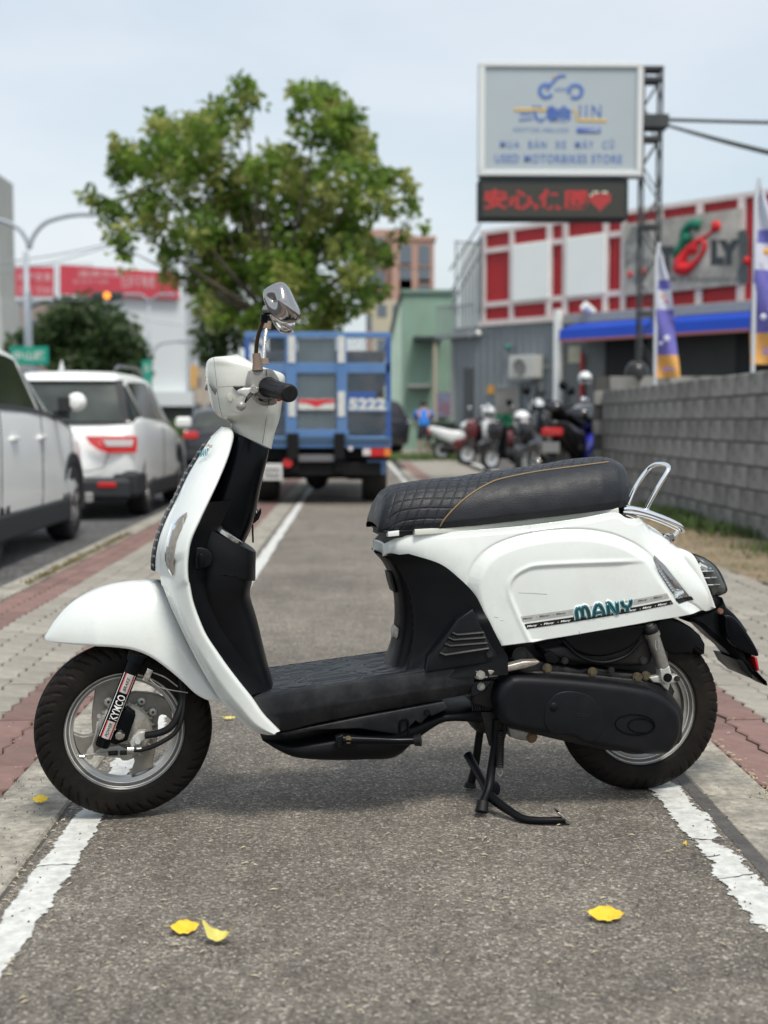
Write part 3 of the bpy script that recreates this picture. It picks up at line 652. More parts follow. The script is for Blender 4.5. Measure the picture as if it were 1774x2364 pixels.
def on_grille(i, t, off=.0015):
    i0 = int(np.clip(i, 0, len(gr)-2)); f_ = i-i0; t = np.clip(t, -.999, .999); j = (t+1)/2*14; j0 = int(j); g_ = j-j0
    a = GR[i0, j0]*(1-g_)+GR[i0, j0+1]*g_; b = GR[i0+1, j0]*(1-g_)+GR[i0+1, j0+1]*g_; p = a*(1-f_)+b*f_; p = p.copy(); p[0] -= off; p[1] += off*np.sign(t)*1.0; return tuple(p)
for r in range(17):
    for c in range(-4, 4):
        lettering(mb, 'Many', lambda x, y, e: on_grille(2+r*1.95+(1-y)*.8, (c+.08+x*.8+(r % 2)*.5)/4.0), 1, 1, bold=-.01)
mb.build('grille_lettering', sticker_w, grille)
# turn signal in the shield: rows of (left, right) photo points
def shield_v(q):
    i = int(np.argmin(abs(Lp[:, 2]-q.z))); l = Lp[i]; i2 = int(np.argmin(abs(Rp[:, 2]-q.z))); r = Rp[i2]
    t = np.clip((q.x-l[0])/(r[0]-l[0]+1e-9), 0, 1); return l[1]+(r[1]-l[1])*t - .014*sin(pi*t)
TS = [((388, 1718), (396, 1717)), ((355, 1738), (392, 1735)), ((322, 1768), (372, 1790)), ((295, 1810), (350, 1835)), ((272, 1870), (332, 1880)), ((258, 1930), (318, 1935)), ((249, 1990), (310, 1990)), ((250, 2050), (304, 2045)), ((262, 2095), (303, 2095)), ((284, 2130), (302, 2130)), ((295, 2141), (299, 2141))]
def lens_rows(name, off, puff, m, k=1.0):
    rows = np.array(cr_spline([(a[0], a[1], b[0], b[1]) for a, b in TS], 26)); P = []
    for (x0_, y0_, x1_, y1_) in rows:
        row = []; wd_ = min(1, (x1_-x0_)/45)
        for t in np.linspace(0, 1, 9):
            q = S(z1(x0_+(x1_-x0_)*t, y0_+(y1_-y0_)*t), -.15); e = off+puff*wd_*sin(pi*t)**.6; row.append((q.x-e*.35, shield_v(q)-e, q.z))
        P.append(row)
    return grid(name, P, m, sh)
lens_rows('turn_signal_reflector', .006, .002, mat('amber_silver', (0.40, 0.34, 0.28), .45, metal=.1, bump=.6, bscale=60, dirt=(.2, .15, .1), dscale=40, damt=.5))
lens_rows('turn_signal_lens', .009, .006, lens)
tubep('lamp_bulb', [(z1(283, 1985), -.168), (z1(280, 2040), -.168)], .006, refl, sh); bolt(z1(372, 1748), -.13, .004, mat('bulb_amber', (.45, .2, .08), .3), sh, 'screw')
# emblem letters at the top of the shield
mb = MB(); o0 = S(z1(497, 1345), -.075); o1 = S(z1(560, 1330), -.10); u_ = (o1-o0); k_ = S(z1(520, 1275), -.078)-S(z1(505, 1330), -.075)
lettering(mb, 'MANY', lambda x, y, e: o0+u_*x+k_*y*.95+Vector((-.010, -.011, 0)), 1, 1, bold=.05); mb.build('badge_lettering', teal, sh)
mb = MB(); o2 = S(z1(540, 1265), -.083); u2 = S(z1(590, 1280), -.103)-o2; k2 = S(z1(552, 1235), -.083)-o2
lettering(mb, 'EAE', lambda x, y, e: o2+u2*x+k2*y*.6+Vector((-.011, -.011, 0)), 1, 1, bold=.02); mb.build('badge_lettering', pipe_m, sh)

# ---------------------------------------------------------------- inner leg shield, column and glove box
ringloft('steering_cover', [(z1(690, 1165), z1(946, 1293)), (z1(640, 1290), z1(930, 1370)), (z1(580, 1440), z1(903, 1480)), (z1(520, 1590), z1(880, 1590)), (z1(480, 1720), z1(855, 1720)), (z1(470, 1850), z1(820, 1830)), (z1(450, 1960), z1(778, 1925))],
         [.062, .072, .078, .08, .08, .078, .072], blk_gloss, samp=26, ex=2.8)
gb = ringloft('glove_box', [(z1(400, 1735), z1(850, 1975)), (z1(388, 1860), z1(848, 2060)), (z1(385, 2000), z1(846, 2160)), (z1(390, 2150), z3(62, 260)), (z2(1030, 150), z3(50, 350)), (z2(1070, 300), z3(38, 432)), (z2(1120, 430), z3(75, 560)), (z2(1200, 560), z3(100, 660)), (z2(1300, 720), z3(128, 780)), (z2(1390, 860), z3(160, 900)), (z2(1430, 930), z3(172, 950))],
         [.150, .158, .160, .160, .158, .150, .142, .136, .13, .125, .125], blk, samp=50, ex=3.0, n=44)
# side panels closing from the rim to the box
P = []
for i in range(24, 78):
    r = Rp[i]; row = []
    for t in np.linspace(0, 1, 12): row.append((r[0]+.004+t*.06, -(abs(r[1])-.004-.075*t**.8), r[2]-.002*t))
    P.append(row)
inn = grid('inner_shield', P, blk, scooter); inn2 = grid('inner_shield', [[(x, -y, z) for x, y, z in r] for r in P], blk, scooter)
P = [[(Rp[i][0]+.004, y, Rp[i][2]) for y in np.linspace(-(abs(Rp[i][1])-.01), abs(Rp[i][1])-.01, 9)] for i in range(3, 89)]
grid('shield_back', P, blk, scooter)
# speaker ellipse on the slanting top, hook and lid of the box
e0, e1 = S(z1(568, 1802), -.11), S(z1(768, 1935), -.11)
c = (e0+e1)/2; ux = (e1-e0)/2; nrm = Vector((-ux.z, 0, ux.x)).normalized()
if nrm.z < 0: nrm = -nrm
def ell(rx, rv, h, n=48): return [c+ux*rx*cos(2*pi*j/n)+Vector((0, rv*sin(2*pi*j/n), 0))+nrm*h for j in range(n)]
P = [ell(1, .034, -.006), ell(1, .034, .003), ell(.93, .031, .0045), ell(.86, .028, .003), ell(.82, .026, .002)]
autosm(grid('speaker_ring', P, chrome_old, gb, closev=True), 50)
P = [ell(.82, .026, .002), ell(.5, .016, .0035), ell(.01, .001, .004)]; sg = grid('speaker_grille', P, mat('grille_grey', (.3, .31, .31), .4, metal=.5), gb, closev=True)
mb = MB()
for k in range(7):
    for s_ in (-.012, 0, .012):
        a = c+ux*(-.66+k*.22)+Vector((0, s_, 0))+nrm*.0035; mb.cyl(a, a+nrm*.0012, .0035, 8)
mb.build('grille_hole', dark_in, gb)
plate('glove_lid', [z1(*p) for p in [(385, 1958), (430, 1955), (490, 1955), (530, 1970), (558, 2000), (566, 2040), (555, 2075), (520, 2095), (480, 2108), (420, 2110), (382, 2105)]], -.178, -.15, .004, blk, gb, vref=-.17)
plate('glove_latch', [z1(*p) for p in [(475, 2000), (500, 2000), (512, 2020), (512, 2080), (500, 2098), (478, 2098), (468, 2080), (466, 2020)]], -.186, -.176, .003, blk_gloss, gb, vref=-.18)
# ignition key and hook
ringloft('ignition_lock', [(z1(825, 1690), z1(856, 1680)), (z1(820, 1745), z1(862, 1735))], [.016, .016], blk, n=16)
tubep('key', [(z1(850, 1700), .0), (z1(858, 1720), .0)], .007, chrome_old, n=8); 
plate('bag_hook', [z1(*p) for p in [(815, 1770), (850, 1755), (870, 1720), (893, 1690), (896, 1720), (878, 1765), (850, 1790), (818, 1805)]], -.008, .008, .003, blk, vref=0)
tubep('key_cord', [(z1(836, 1800), -.005), (z1(838, 1870), -.005), (z1(840, 1925), -.005)], .0022, rub2, n=6)

# ---------------------------------------------------------------- handlebar cowl
seam_m = mat('seam_shadow', (.10, .10, .09), .7)
cowl = ringloft('handlebar_cowl', [(z1(690, 650), z1(735, 646)), (z1(610, 662), z1(775, 668)), (z1(556, 668), z1(806, 690)), (z1(527, 690), z1(905, 735)), (z1(517, 730), z1(1020, 770)), (z1(514, 780), z1(1052, 800)), (z1(520, 840), z1(1052, 850)), (z1(532, 900), z1(1045, 905)), (z1(546, 955), z1(1038, 950)), (z1(566, 1010), z1(1030, 1000)), (z1(592, 1055), z1(1024, 1040)), (z1(640, 1083), z1(1018, 1075)),
                                   (z1(682, 1105), z1(1005, 1120)), (z1(690, 1125), z1(985, 1180)), (z1(700, 1172), z1(962, 1287))],
                [.03, .072, .088, .098, .102, .104, .105, .104, .103, .098, .092, .083, .074, .066, .06], white_h, samp=70, ex=2.6, n=56)
# seams and headlight
def cowl_ring(name, pts, r, m, hw=.1): return tubep(name, pts, r, m, cowl, samp=24, n=6)
hl = []
c0 = S(z1(572, 890), 0)
for k, (rr, dx) in enumerate([(1, .016), (.98, .008), (.9, 0), (.7, -.004), (.4, -.006), (.01, -.007)]):
    hl.append([(c0.x+dx-.004-.010*sin(t), .078*rr*cos(t), c0.z+.040*rr*sin(t)) for t in np.linspace(0, 2*pi, 40)[:-1]])
grid('headlight', hl, mat('headlight_glass', (.25, .25, .23), .15, metal=.2, coat=.3), cowl, closev=True)
tubep('cowl_seam', [(z1(572, 668), -.083), (z1(585, 780), -.104), (z1(598, 900), -.105), (z1(615, 1010), -.099), (z1(636, 1080), -.088)], .0005, seam_m, cowl, samp=20, n=6)
tubep('cowl_seam', [(z1(600, 867), -.1045), (z1(700, 860), -.105), (z1(800, 858), -.105)], .0006, seam_m, cowl, samp=8, n=6)
tubep('cowl_seam', [(z1(938, 960), -.0985), (z1(930, 1080), -.079), (z1(905, 1250), -.058)], .0005, seam_m, cowl, samp=12, n=6)
plate('lever_slot', [z1(*p) for p in [(705, 862), (770, 865), (770, 900), (735, 905), (722, 885)]], -.108, -.095, .001, dark_in, cowl, vref=-.105)
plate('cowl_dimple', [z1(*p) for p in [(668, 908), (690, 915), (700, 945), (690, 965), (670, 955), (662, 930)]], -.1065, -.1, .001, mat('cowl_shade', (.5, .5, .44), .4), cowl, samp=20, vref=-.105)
# switch housing, grip, lever
bars = empty('handlebar', (0, 0, 0)); bars.parent = scooter
swm = mat('switch_grey', (0.33, 0.32, 0.30), .5, bump=.3, bscale=500, dirt=(.16, .14, .12), dscale=18, damt=.4)
plate('switch_housing', [zh(*p) for p in [(240, 1320), (300, 1300), (420, 1300), (540, 1305), (600, 1370), (655, 1470), (660, 1600), (620, 1740), (500, 1815), (400, 1800), (310, 1720), (210, 1560), (205, 1450)]], -.205, -.125, .012, swm, bars, samp=40, vref=-.2)
plate('switch_housing', [zh(*p) for p in [(300, 1660), (380, 1720), (500, 1740), (615, 1700), (612, 1790), (560, 1815), (490, 1822), (420, 1810), (330, 1750)]], -.212, -.16, .006, mat('switch_taupe', (.22, .19, .165), .5), bars, vref=-.205)
tubep('housing_seam', [(zh(462, 1312), -.2068), (zh(462, 1400), -.2068)], .0009, dark_in, bars, n=6); tubep('housing_seam', [(zh(497, 1715), -.2135), (zh(497, 1812), -.2135)], .0009, dark_in, bars, n=6)
ga, gb_ = S(zh(480, 1555), -.205), S(zh(800, 1650), -.335)
dg = (gb_-ga).normalized(); Lg = (gb_-ga).length
prof = [(.0, .022), (.006, .0235), (.012, .0225), (.02, .020), (.05, .0188), (.085, .0183), (.100, .0185), (.1005, .0172), (.103, .0172), (.1035, .020), (.118, .0205), (.126, .0195), (.1285, .016), (.1287, .004), (.127, .002)]
mb = MB().tube([ga+dg*(s/.1287*Lg) for s, r in prof], [r for s, r in prof], 40); g = mb.build('grip', rub2, bars); autosm(g, 35)
xg = dg.cross(Vector((0, 0, 1))).normalized(); yg = xg.cross(dg)
mb = MB()
for k in range(10):
    a = 2*pi*k/10; q = (xg*cos(a)+yg*sin(a)); mb.tube([ga+dg*(.03/.1287*Lg)+q*.0192, ga+dg*(.09/.1287*Lg)+q*.0182], .0011, 6)
mb.build('grip_rib', blk_gloss, g)
mb = MB().cyl(ga+dg*-.10, ga+dg*.02, .011, 16); mb.build('bar_tube', chrome_old, bars)
mb = MB().cyl(Vector((ga.x, .14, ga.z)), Vector((gb_.x-.02, .335, gb_.z-.005)), .018, 20); mb.build('grip', rub2, bars)
lv = plate('brake_lever', [zh(*p) for p in [(45, 1610), (110, 1575), (230, 1565), (345, 1560), (355, 1580), (270, 1640), (215, 1680), (185, 1750), (165, 1800), (150, 1830), (125, 1800), (150, 1760), (160, 1700), (110, 1675), (60, 1660)]], -.232, -.222, .004, alloy, bars, samp=60, vref=-.23)
a = S(zh(105, 1825), -.235); bmx = MB().lathe([(.0115*sin(t), -.0115*cos(t)) for t in np.linspace(0, pi, 12)], a, n=20).build('lever_ball', alloy, lv, smooth=True)
tubep('lever_pivot', [(zh(280, 1600), -.235), (zh(280, 1600), -.20)], .008, alloy_d, bars); tubep('lever_mount', [(zh(230, 1560), -.2), (zh(320, 1640), -.2)], .012, swm, bars)
tubep('horn_button', [(zh(640, 1725), -.2), (zh(640, 1725), -.18)], .0065, mat('button_red', (.5, .01, .01), .3), bars)
# mirrors
def mirror(root, v, dv, dpx, stem_m, boot_m):
    q = lambda x, y: (zh(x, y)[0]+dpx[0], zh(x, y)[1]+dpx[1])
    tubep('mirror_boot', [(q(340, 1320), v), (q(335, 1200), v), (q(320, 1080), v)], [.0125, .0105, .009], boot_m, root)
    tubep('mirror_stem', [(q(318, 1090), v), (q(325, 950), v+dv*.1), (q(355, 800), v+dv*.3), (q(410, 640), v+dv*.6), (q(440, 520), v+dv)], .0048, stem_m, root, samp=20)
    tubep('mirror_joint', [(q(425, 640), v+dv*.9), (q(450, 530), v+dv)], [.008, .0105], blk, root)
m_l = empty('left_mirror', (0, 0, 0)); m_l.parent = scooter; m_l.name = 'mirror'; m_r = empty('mirror', (0, 0, 0)); m_r.parent = scooter
brown = mat('stem_brown', (.06, .035, .02), .3, metal=.6); bootm = mat('boot_taupe', (.24, .17, .13), .7, bump=.4, bscale=300)
mirror(m_l, -.20, -.03, (0, 0), brown, bootm)
def head(root, cpx, v, hw, hh, tilt, sgn, back):
    """mirror shell: rounded plate turned to the rear, seen from its back"""
    c_ = S(cpx, v); n = 40; ring = []
    for j in range(n):
        t = 2*pi*j/n; ca, sa = cos(t), sin(t); ring.append((math.copysign(abs(ca)**.6, ca), math.copysign(abs(sa)**.6, sa)))
    X = Vector((.58, -.82*sgn, -.02)).normalized(); Z = Vector((-sin(tilt)*.8, 0.1*sgn, cos(tilt))).normalized(); Nn = X.cross(Z).normalized()
    if Nn.x > 0: Nn = -Nn
    P = []
    for (s, h) in [(1.0, 0), (1.03, .003), (1.0, .009), (.92, .017), (.75, .023), (.5, .027), (.25, .028), (.01, .0285)]:
        P.append([c_+X*(hw*s*x*(1-.12*(y < 0)))+Z*(hh*s*y)+Nn*h for x, y in ring])
    o = grid('mirror_shell', P, chrome_old if back else chrome, root, closev=True)
    P = [[c_+X*(hw*s*x*(1-.12*(y < 0)))+Z*(hh*s*y)-Nn*h for x, y in ring] for (s, h) in [(1.0, 0), (.96, .001), (.93, -.001), (.01, -.001)]]
    grid('mirror_glass', P, chrome, root, closev=True)
    return o
mshell = mat('mirror_chrome', (.42, .40, .39), .12, metal=1.0, bump=.15, bscale=30)
def mshell_px(root, pts, v, dep, m, tilt=0.0):
    """mirror shell: rim polygon (photo points) at distance v, its back swelling towards the rider's front"""
    q = cr_spline([tuple(S(p, v)) for p in pts+[pts[0]]], 61)[:-1]; Q = np.array(q); c = Q.mean(0); P = []
    for s_, h in [(.93, -.012), (.985, -.008), (1.0, 0), (.985, .006), (.94, .012), (.85, .018), (.65, .024), (.4, .027), (.01, .028)]:
        P.append([tuple(c+(p-c)*s_+np.array([-.45*h*dep, -h*dep+tilt*(p[0]-c[0])*1.6, .1*h])) for p in Q])
    grid('mirror_shell', P, m, root, closev=True)
    grid('mirror_glass', [[tuple(c+(p-c)*s_+np.array([.004, .011+tilt*(p[0]-c[0])*1.6, 0])) for p in Q] for s_ in (.94, .01)], chrome, root, closev=True)
mshell_px(m_l, [zh(*p) for p in [(455, 175), (520, 125), (610, 85), (690, 75), (745, 115), (800, 210), (860, 350), (915, 480), (915, 580), (870, 635), (760, 655), (660, 640), (580, 560), (510, 470), (455, 330), (440, 230)]], -.265, 1.0, mshell, -.35)
MB().tube([S(zh(450, 470), -.235), S(zh(545, 455), -.25), S(zh(560, 450), -.25), S(zh(640, 440), -.262)], [.0105, .0115, .0145, .013], 20).build('mirror_ball', chrome_old, m_l, smooth=True)
tubep('mirror_boot', [(zh(435, 1240), .2), (zh(430, 1150), .2)], [.0125, .011], bootm, m_r); tubep('mirror_stem', [(zh(420, 1160), .2), (zh(435, 950), .215), (zh(465, 720), .235), (zh(480, 640), .24)], .0052, chrome_old, m_r, samp=14)
tubep('mirror_joint', [(zh(465, 730), .24), (zh(480, 620), .24)], [.012, .0105], bootm, m_r)
mshell_px(m_r, [zh(*p) for p in [(500, 430), (620, 380), (760, 420), (860, 560), (868, 640), (865, 700), (850, 770), (790, 800), (700, 798), (640, 765), (590, 700), (540, 600), (505, 520)]], .262, .5, chrome, 0)
mb = MB(); a = S(zh(705, 752), .20); b = S(zh(780, 742), .20)
lettering(mb, 'KING', lambda x, y, e: a+(b-a)*x+Vector((0, 0, 1))*y*.006, 1, 1, bold=.03); mb.build('mirror_lettering', sticker_k, m_r)
# ---------------------------------------------------------------- floorboard
fa, fb = S(z3(55, 1062), -.17), S(z3(1530, 838), -.15)
def zfloor(u): return fa.z+(fb.z-fa.z)*(u-fa.x)/(fb.x-fa.x)
bt_ = np.array(cr_spline([S(z3(*p), -.16) for p in [(40, 1085), (120, 1180), (215, 1272), (450, 1225), (700, 1178), (950, 1132), (1210, 1085), (1380, 1052), (1400, 1010), (1530, 985)]], 80))
us = np.linspace(fa.x-.005, S(z3(1385, 900), -.15).x, 60); P = []
for u in us:
    zt = zfloor(u); zb_ = float(np.interp(u, bt_[:, 0], bt_[:, 2])); k = (u-us[0])/(us[-1]-us[0]); w = .165-.012*k
    row = [(-(w-.012), zt), (-(w-.002), zt-.004), (-w, zt-.010), (-(w+.004), zt-.045), (-(w+.003), zt-.050), (-(w-.012), zb_+.004), (-(w-.016), zb_)]
    row = [(u, v, z) for v, z in row]; P.append(row[::-1])
autosm(grid('side_skirt', P, flr, scooter), 28); autosm(grid('side_skirt', [[(x, -y, z) for x, y, z in r] for r in P], flr, scooter), 28)
# mat with its wavy relief
us = np.linspace(fa.x-.02, S(z3(1000, 900), 0).x+.16, 230); vs_ = np.linspace(-.154, .154, 110); P = []
for u in us:
    row = []
    for v in vs_:
        n_ = noise.noise(Vector((u*7+noise.noise(Vector((u*14, v*30, 1)))*.35, v*17, 5))); g = abs((n_*.7) % .25-.125); h = 0
        if abs(v) < .142 and u > fa.x+.045 and u < fa.x+.42: h = -.0050*(1-min(1, g/.022)) + .0018*(1 if int(math.floor(n_*.7/.25)) % 2 else 0)
        row.append((u, v, zfloor(u)+.0005+h+.004*max(0, (abs(v)-.14)/.014)*-1))
    P.append(row)
grid('floor_mat', P, mat('mat_rubber', (.010, .012, .016), .38, spec=.5, rvar=.1, vscale=20, bump=.2, bscale=500), scooter)
# rear of the skirt round the footrest notch
plate('side_skirt', [z3(*p) for p in [(1100, 915), (1380, 873), (1532, 850), (1533, 795), (1500, 765), (1430, 640), (1380, 530), (1290, 590), (1120, 830)]], -.168, -.10, .006, covm, vref=-.165)
plate('notch_panel', [z3(*p) for p in [(1375, 880), (1535, 852), (1535, 955), (1500, 965), (1385, 970)]], -.135, -.08, .003, dark_in, vref=-.14)
plate('skirt_end', [z3(*p) for p in [(1370, 968), (1500, 960), (1470, 1010), (1440, 1045), (1370, 1060)]], -.152, -.1, .006, flr, vref=-.15)
bolt(z3(1478, 805), -.170, .007, flr); bolt(z3(1432, 998), -.154, .006, alloy_d)
# belly pan
ringloft('belly_pan', [(z3(108, 1288), z3(112, 1296)), (z3(200, 1272), z3(190, 1335)), (z3(300, 1262), z3(300, 1376)), (z3(500, 1215), z3(500, 1392)), (z3(700, 1180), z3(700, 1392)), (z3(870, 1150), z3(870, 1383)), (z3(960, 1140), z3(980, 1290)), (z3(1060, 1110), z3(1060, 1222)), (z3(1150, 1090), z3(1155, 1165)), (z3(1250, 1080), z3(1300, 1170)), (z3(1370, 1060), z3(1375, 1190))],
         [.05, .10, .12, .13, .13, .125, .12, .12, .12, .11, .10], blk, n=32, ex=3.2, samp=40)
plate('skirt_lower', [z3(*p) for p in [(215, 1282), (700, 1185), (1210, 1092), (1235, 1130), (1200, 1152), (1140, 1180), (1125, 1172), (1070, 1226), (1040, 1208), (1000, 1250), (940, 1290), (700, 1255), (450, 1262), (260, 1300)]], -.145, -.12, .004, flr, vref=-.15)
bolt(z3(1105, 1155), -.147, .006, blk)
# side stand folded under the floor
tubep('side_stand', [(z3(600, 1318), -.155), (z3(760, 1320), -.158), (z3(930, 1325), -.16), (z3(1040, 1322), -.165)], [.014, .0105, .0095, .009], blk_gloss, samp=10)
tubep('side_stand', [(z3(1030, 1322), -.163), (z3(1070, 1318), -.168)], [.013, .0155], rub2)
plate('stand_bracket', [z3(*p) for p in [(558, 1300), (600, 1288), (700, 1300), (700, 1350), (640, 1372), (565, 1372)]], -.158, -.14, .004, blk)
bolt(z3(633, 1318), -.162, .0078, mat('brass_bolt', (.28, .22, .10), .4, metal=.7))
tubep('stand_hook', [(z3(945, 1290), -.15), (z3(945, 1215), -.15), (z3(965, 1200), -.15), (z3(990, 1205), -.15), (z3(995, 1290), -.15)], .0028, blk_gloss, samp=20, n=6)

# ---------------------------------------------------------------- front cover under the seat
rows = [((790, 196), -.0, (1000, 205), .075, .115), ((838, 250), 0, (1180, 262), .072, .125), ((878, 330), 0, (1290, 345), .07, .135), ((905, 430), 0, (1380, 440), .07, .142), ((915, 550), 0, (1440, 560), .07, .147), ((908, 650), 0, (1490, 665), .07, .150), ((890, 740), 0, (1530, 745), .072, .153), ((872, 800), 0, (1560, 800), .075, .155), ((850, 850), 0, (1560, 860), .08, .158), ((800, 905), 0, (1560, 905), .09, .16)]
A_ = []
for (f, _, b, wf_, ws) in rows:
    p = S(z3(*f), 0); q = S(z3(*b), -.13); A_.append((p.x, p.z, q.x, q.z, wf_, ws))
A_ = np.array(cr_spline(A_, 60)); P = []
dA, dB = S(z3(1395, 555), -.14), S(z3(1030, 865), -.13)
def crease(x, z, ws):
    # the cover flares outward below a diagonal fold
    t = np.clip((x-dB.x)/(dA.x-dB.x), -.3, 1); zl = dB.z+(dA.z-dB.z)*t
    return .012*sstep(-.004, .022, np.array([zl-z]))[0]*(1 if x > dB.x-.03 else 0)
for (fx, fz, bx, bz, wf_, ws) in A_:
    half = [(fx, 0), (fx+.002, .25*wf_), (fx+.006, .55*wf_), (fx+.016, .86*wf_), (fx+.034, 1.0*wf_+.006)]
    for t in np.linspace(.12, 1, 34): half.append((fx+(bx-fx)*t, wf_+.006+(ws-wf_)*t**.55))
    h2 = cr_spline(half, 80); row = []
    for (x, y) in h2: z = fz+(bz-fz)*(x-fx)/(bx-fx); row.append((x, -(y+crease(x, z, ws)), z))
    P.append([(x, -y, z) for x, y, z in row[:0:-1]]+row)
cov = grid('seat_front_cover', P, blk, scooter)
# vents with slats
vb = [z3(*p) for p in [(1265, 685), (1450, 675), (1475, 765), (1420, 785), (1200, 808), (1190, 795), (1225, 735)]]
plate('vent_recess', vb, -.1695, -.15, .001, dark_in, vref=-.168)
mb = MB()
for k in range(60):
    y = 690+(k % 6)*19+random.uniform(-2, 2); x = 1205+(k//6)*25+(k % 2)*10
    if x > 1270-(y-690)*.65: 
        a = S(z3(x, y), -.171); mb.box(a.x-.0035, a.x+.0035, -.1715, -.169, a.z-.0012, a.z+.0012, Matrix.Translation(a)@Matrix.Rotation(.5, 4, 'Y')@Matrix.Translation(-a))
mb.build('vent_mesh', flr, scooter)
for (x0_, y0_, x1_, y1_) in [(1268, 686, 1445, 676), (1245, 716, 1455, 706), (1225, 752, 1465, 738), (1195, 806, 1475, 770)]:
    tubep('vent_slat', [(z3(x0_-14, y0_-10), -.172), (z3(x0_+20, y0_+4), -.173), (z3(x1_, y1_), -.173)], .0042, flr, n=6)
# lock and hooks on the front of it
plate('bag_hook', [z3(*p) for p in [(865, 305), (880, 310), (905, 405), (908, 430), (895, 425), (875, 360)]], -.03, .03, .002, dark_in, vref=0)
plate('seat_lock', [z3(*p) for p in [(905, 650), (918, 635), (938, 650), (938, 700), (920, 716), (902, 700)]], -.035, .0, .004, alloy_d, vref=-.03)

# ---------------------------------------------------------------- rear body (white)
top_pts = [(z4(108, 572), .05), (z4(300, 551), -.12), (z4(600, 522), -.125), (z4(1000, 482), -.125), (z4(1300, 440), -.125), (z4(1480, 405), -.11), (zr(118, 600), -.09), (zr(165, 606), -.07), (zr(260, 600), -.03), (zr(330, 640), -.02), (zr(430, 712), 0), (zr(520, 790), 0), (zr(590, 850), 0), (zr(640, 915), 0), (zr(700, 985), 0), (zr(760, 1065), 0), (zr(850, 1190), -.01), (zr(920, 1300), -.02), (zr(970, 1390), -.03), (zr(1000, 1440), -.04)]
bot_pts = [(z4(106, 640), .05), (z4(220, 655), -.12), (z4(330, 680), -.13), (z4(440, 730), -.138), (z4(560, 805), -.145), (z4(640, 900), -.15), (z4(680, 965), -.155), (z4(720, 1010), -.16), (z4(760, 1100), -.165), (z4(812, 1198), -.17), (z5(190, 690), -.17), (z5(400, 660), -.172), (z5(600, 628), -.174), (z5(800, 592), -.17), (z5(1000, 555), -.16), (z5(1200, 522), -.14), (z5(1330, 495), -.12), (zr(925, 1470), -.10), (zr(1000, 1442), -.05)]
TP = np.array(cr_spline([S(p, v) for p, v in top_pts], 300)); BP = np.array(cr_spline([S(p, v) for p, v in bot_pts], 300))
U0, U1 = max(TP[0, 0], BP[0, 0])+.001, min(TP[-1, 0], BP[-1, 0])-.001
nu, nv = 300, 150
us = np.linspace(U0, U1, nu); tt = np.sin(np.linspace(0, pi/2, nv))**1.15*.55+np.linspace(0, 1, nv)*.45
ZT = np.interp(us, TP[:, 0], TP[:, 2]); ZB = np.minimum(np.interp(us, BP[:, 0], BP[:, 2]), ZT-.002)
ku = (us-U0)/(U1-U0)
W_ = np.interp(ku, [0, .015, .04, .1, .2, .35, .5, .65, .8, .9, .96, 1], [.072, .088, .10, .118, .138, .154, .162, .160, .145, .122, .098, .05])
k_sm = np.ones(9)/9; W_[6:-6] = np.convolve(W_, k_sm, 'same')[6:-6]
close_k = sstep(.70, .80, ku)                        # how far the top folds over to the middle
UU = np.repeat(us[:, None], nv, 1); TT = np.repeat(tt[None, :], nu, 0); ZZ = ZB[:, None]+(ZT-ZB)[:, None]*TT
g_front = 1-.10*TT**3-.07*(1-TT)**2
g_rear = np.power(np.clip(1-TT**3.0, 0, 1), .5)*(1-.14*(1-TT)**2)
G2 = g_front*(1-close_k[:, None])+g_rear*close_k[:, None]
VV = W_[:, None]*G2
# ledge: the top band runs as a shallow shoulder
lobe_px = [(190, 690), (160, 650), (135, 600), (110, 540), (88, 470), (72, 400), (70, 340), (82, 290), (110, 235), (160, 180), (225, 138), (300, 108), (375, 88), (450, 74), (530, 64), (620, 60), (700, 62), (780, 74), (860, 95), (950, 135), (1030, 185), (1070, 225), (1110, 290), (1180, 380), (1250, 440), (1310, 480), (1340, 495), (1360, 560), (1000, 640), (600, 720), (200, 760)]
lobe = [S(z5(*p), -.165) for p in lobe_px]; lobe = cr_spline([(a.x, a.z) for a in lobe], 90)
D, I = dist_poly(UU, ZZ, lobe); sd_ = np.where(I, D, -D)
VV = VV + .0145*sstep(-.002, .026, sd_) - .0025*np.exp(-((sd_+.003)/.0025)**2)
rec_px = [(400, 660), (345, 545), (300, 440), (285, 385), (292, 340), (320, 302), (370, 272), (430, 256), (600, 245), (800, 238), (1000, 233), (1100, 240), (1250, 420), (1340, 470), (1400, 560), (1000, 640)]
rec = [S(z5(*p), -.175) for p in rec_px]; rec = cr_spline([(a.x, a.z) for a in rec], 90); D, I = dist_poly(UU, ZZ, rec); sd2 = np.where(I, D, -D)
fade = 1-sstep(S(z5(820, 240), -.17).x, S(z5(1050, 240), -.17).x, UU)
VV = VV - (.0042*sstep(-.003, .005, sd2)-.0022*np.exp(-((sd2+.005)/.005)**2))*fade
# seam between front and rear piece
sx = S(z4(1003, 500), -.13).x; z_seam = S(z4(1006, 550), -.14).z
VV = VV - .003*np.exp(-((UU-sx-.0)/.0012)**2)*sstep(z_seam-.003, z_seam, ZZ)
# top ledge line beneath the seat
VV = VV - .006*sstep(.0, .003, ZZ-(ZT[:, None]-.014))*(1-close_k[:, None])*sstep(.12, .3, ku)[:, None]
VV = np.maximum(VV, .0005)
def body_v(u, z):
    i = np.clip((u-U0)/(U1-U0)*(nu-1), 0, nu-1.001); i0 = int(i); f_ = i-i0
    def at_(k): return float(np.interp(z, ZZ[k], VV[k]))
    return at_(i0)*(1-f_)+at_(i0+1)*f_
for sgn in (-1, 1):
    P = [[(UU[i, j], sgn*VV[i, j], ZZ[i, j]) for j in range(nv)] for i in range(nu)]
    o = grid('side_cover', P, white, scooter); solid_in(o, .0035, lambda c: (0, sgn, 0))
    if sgn < 0: cover = o
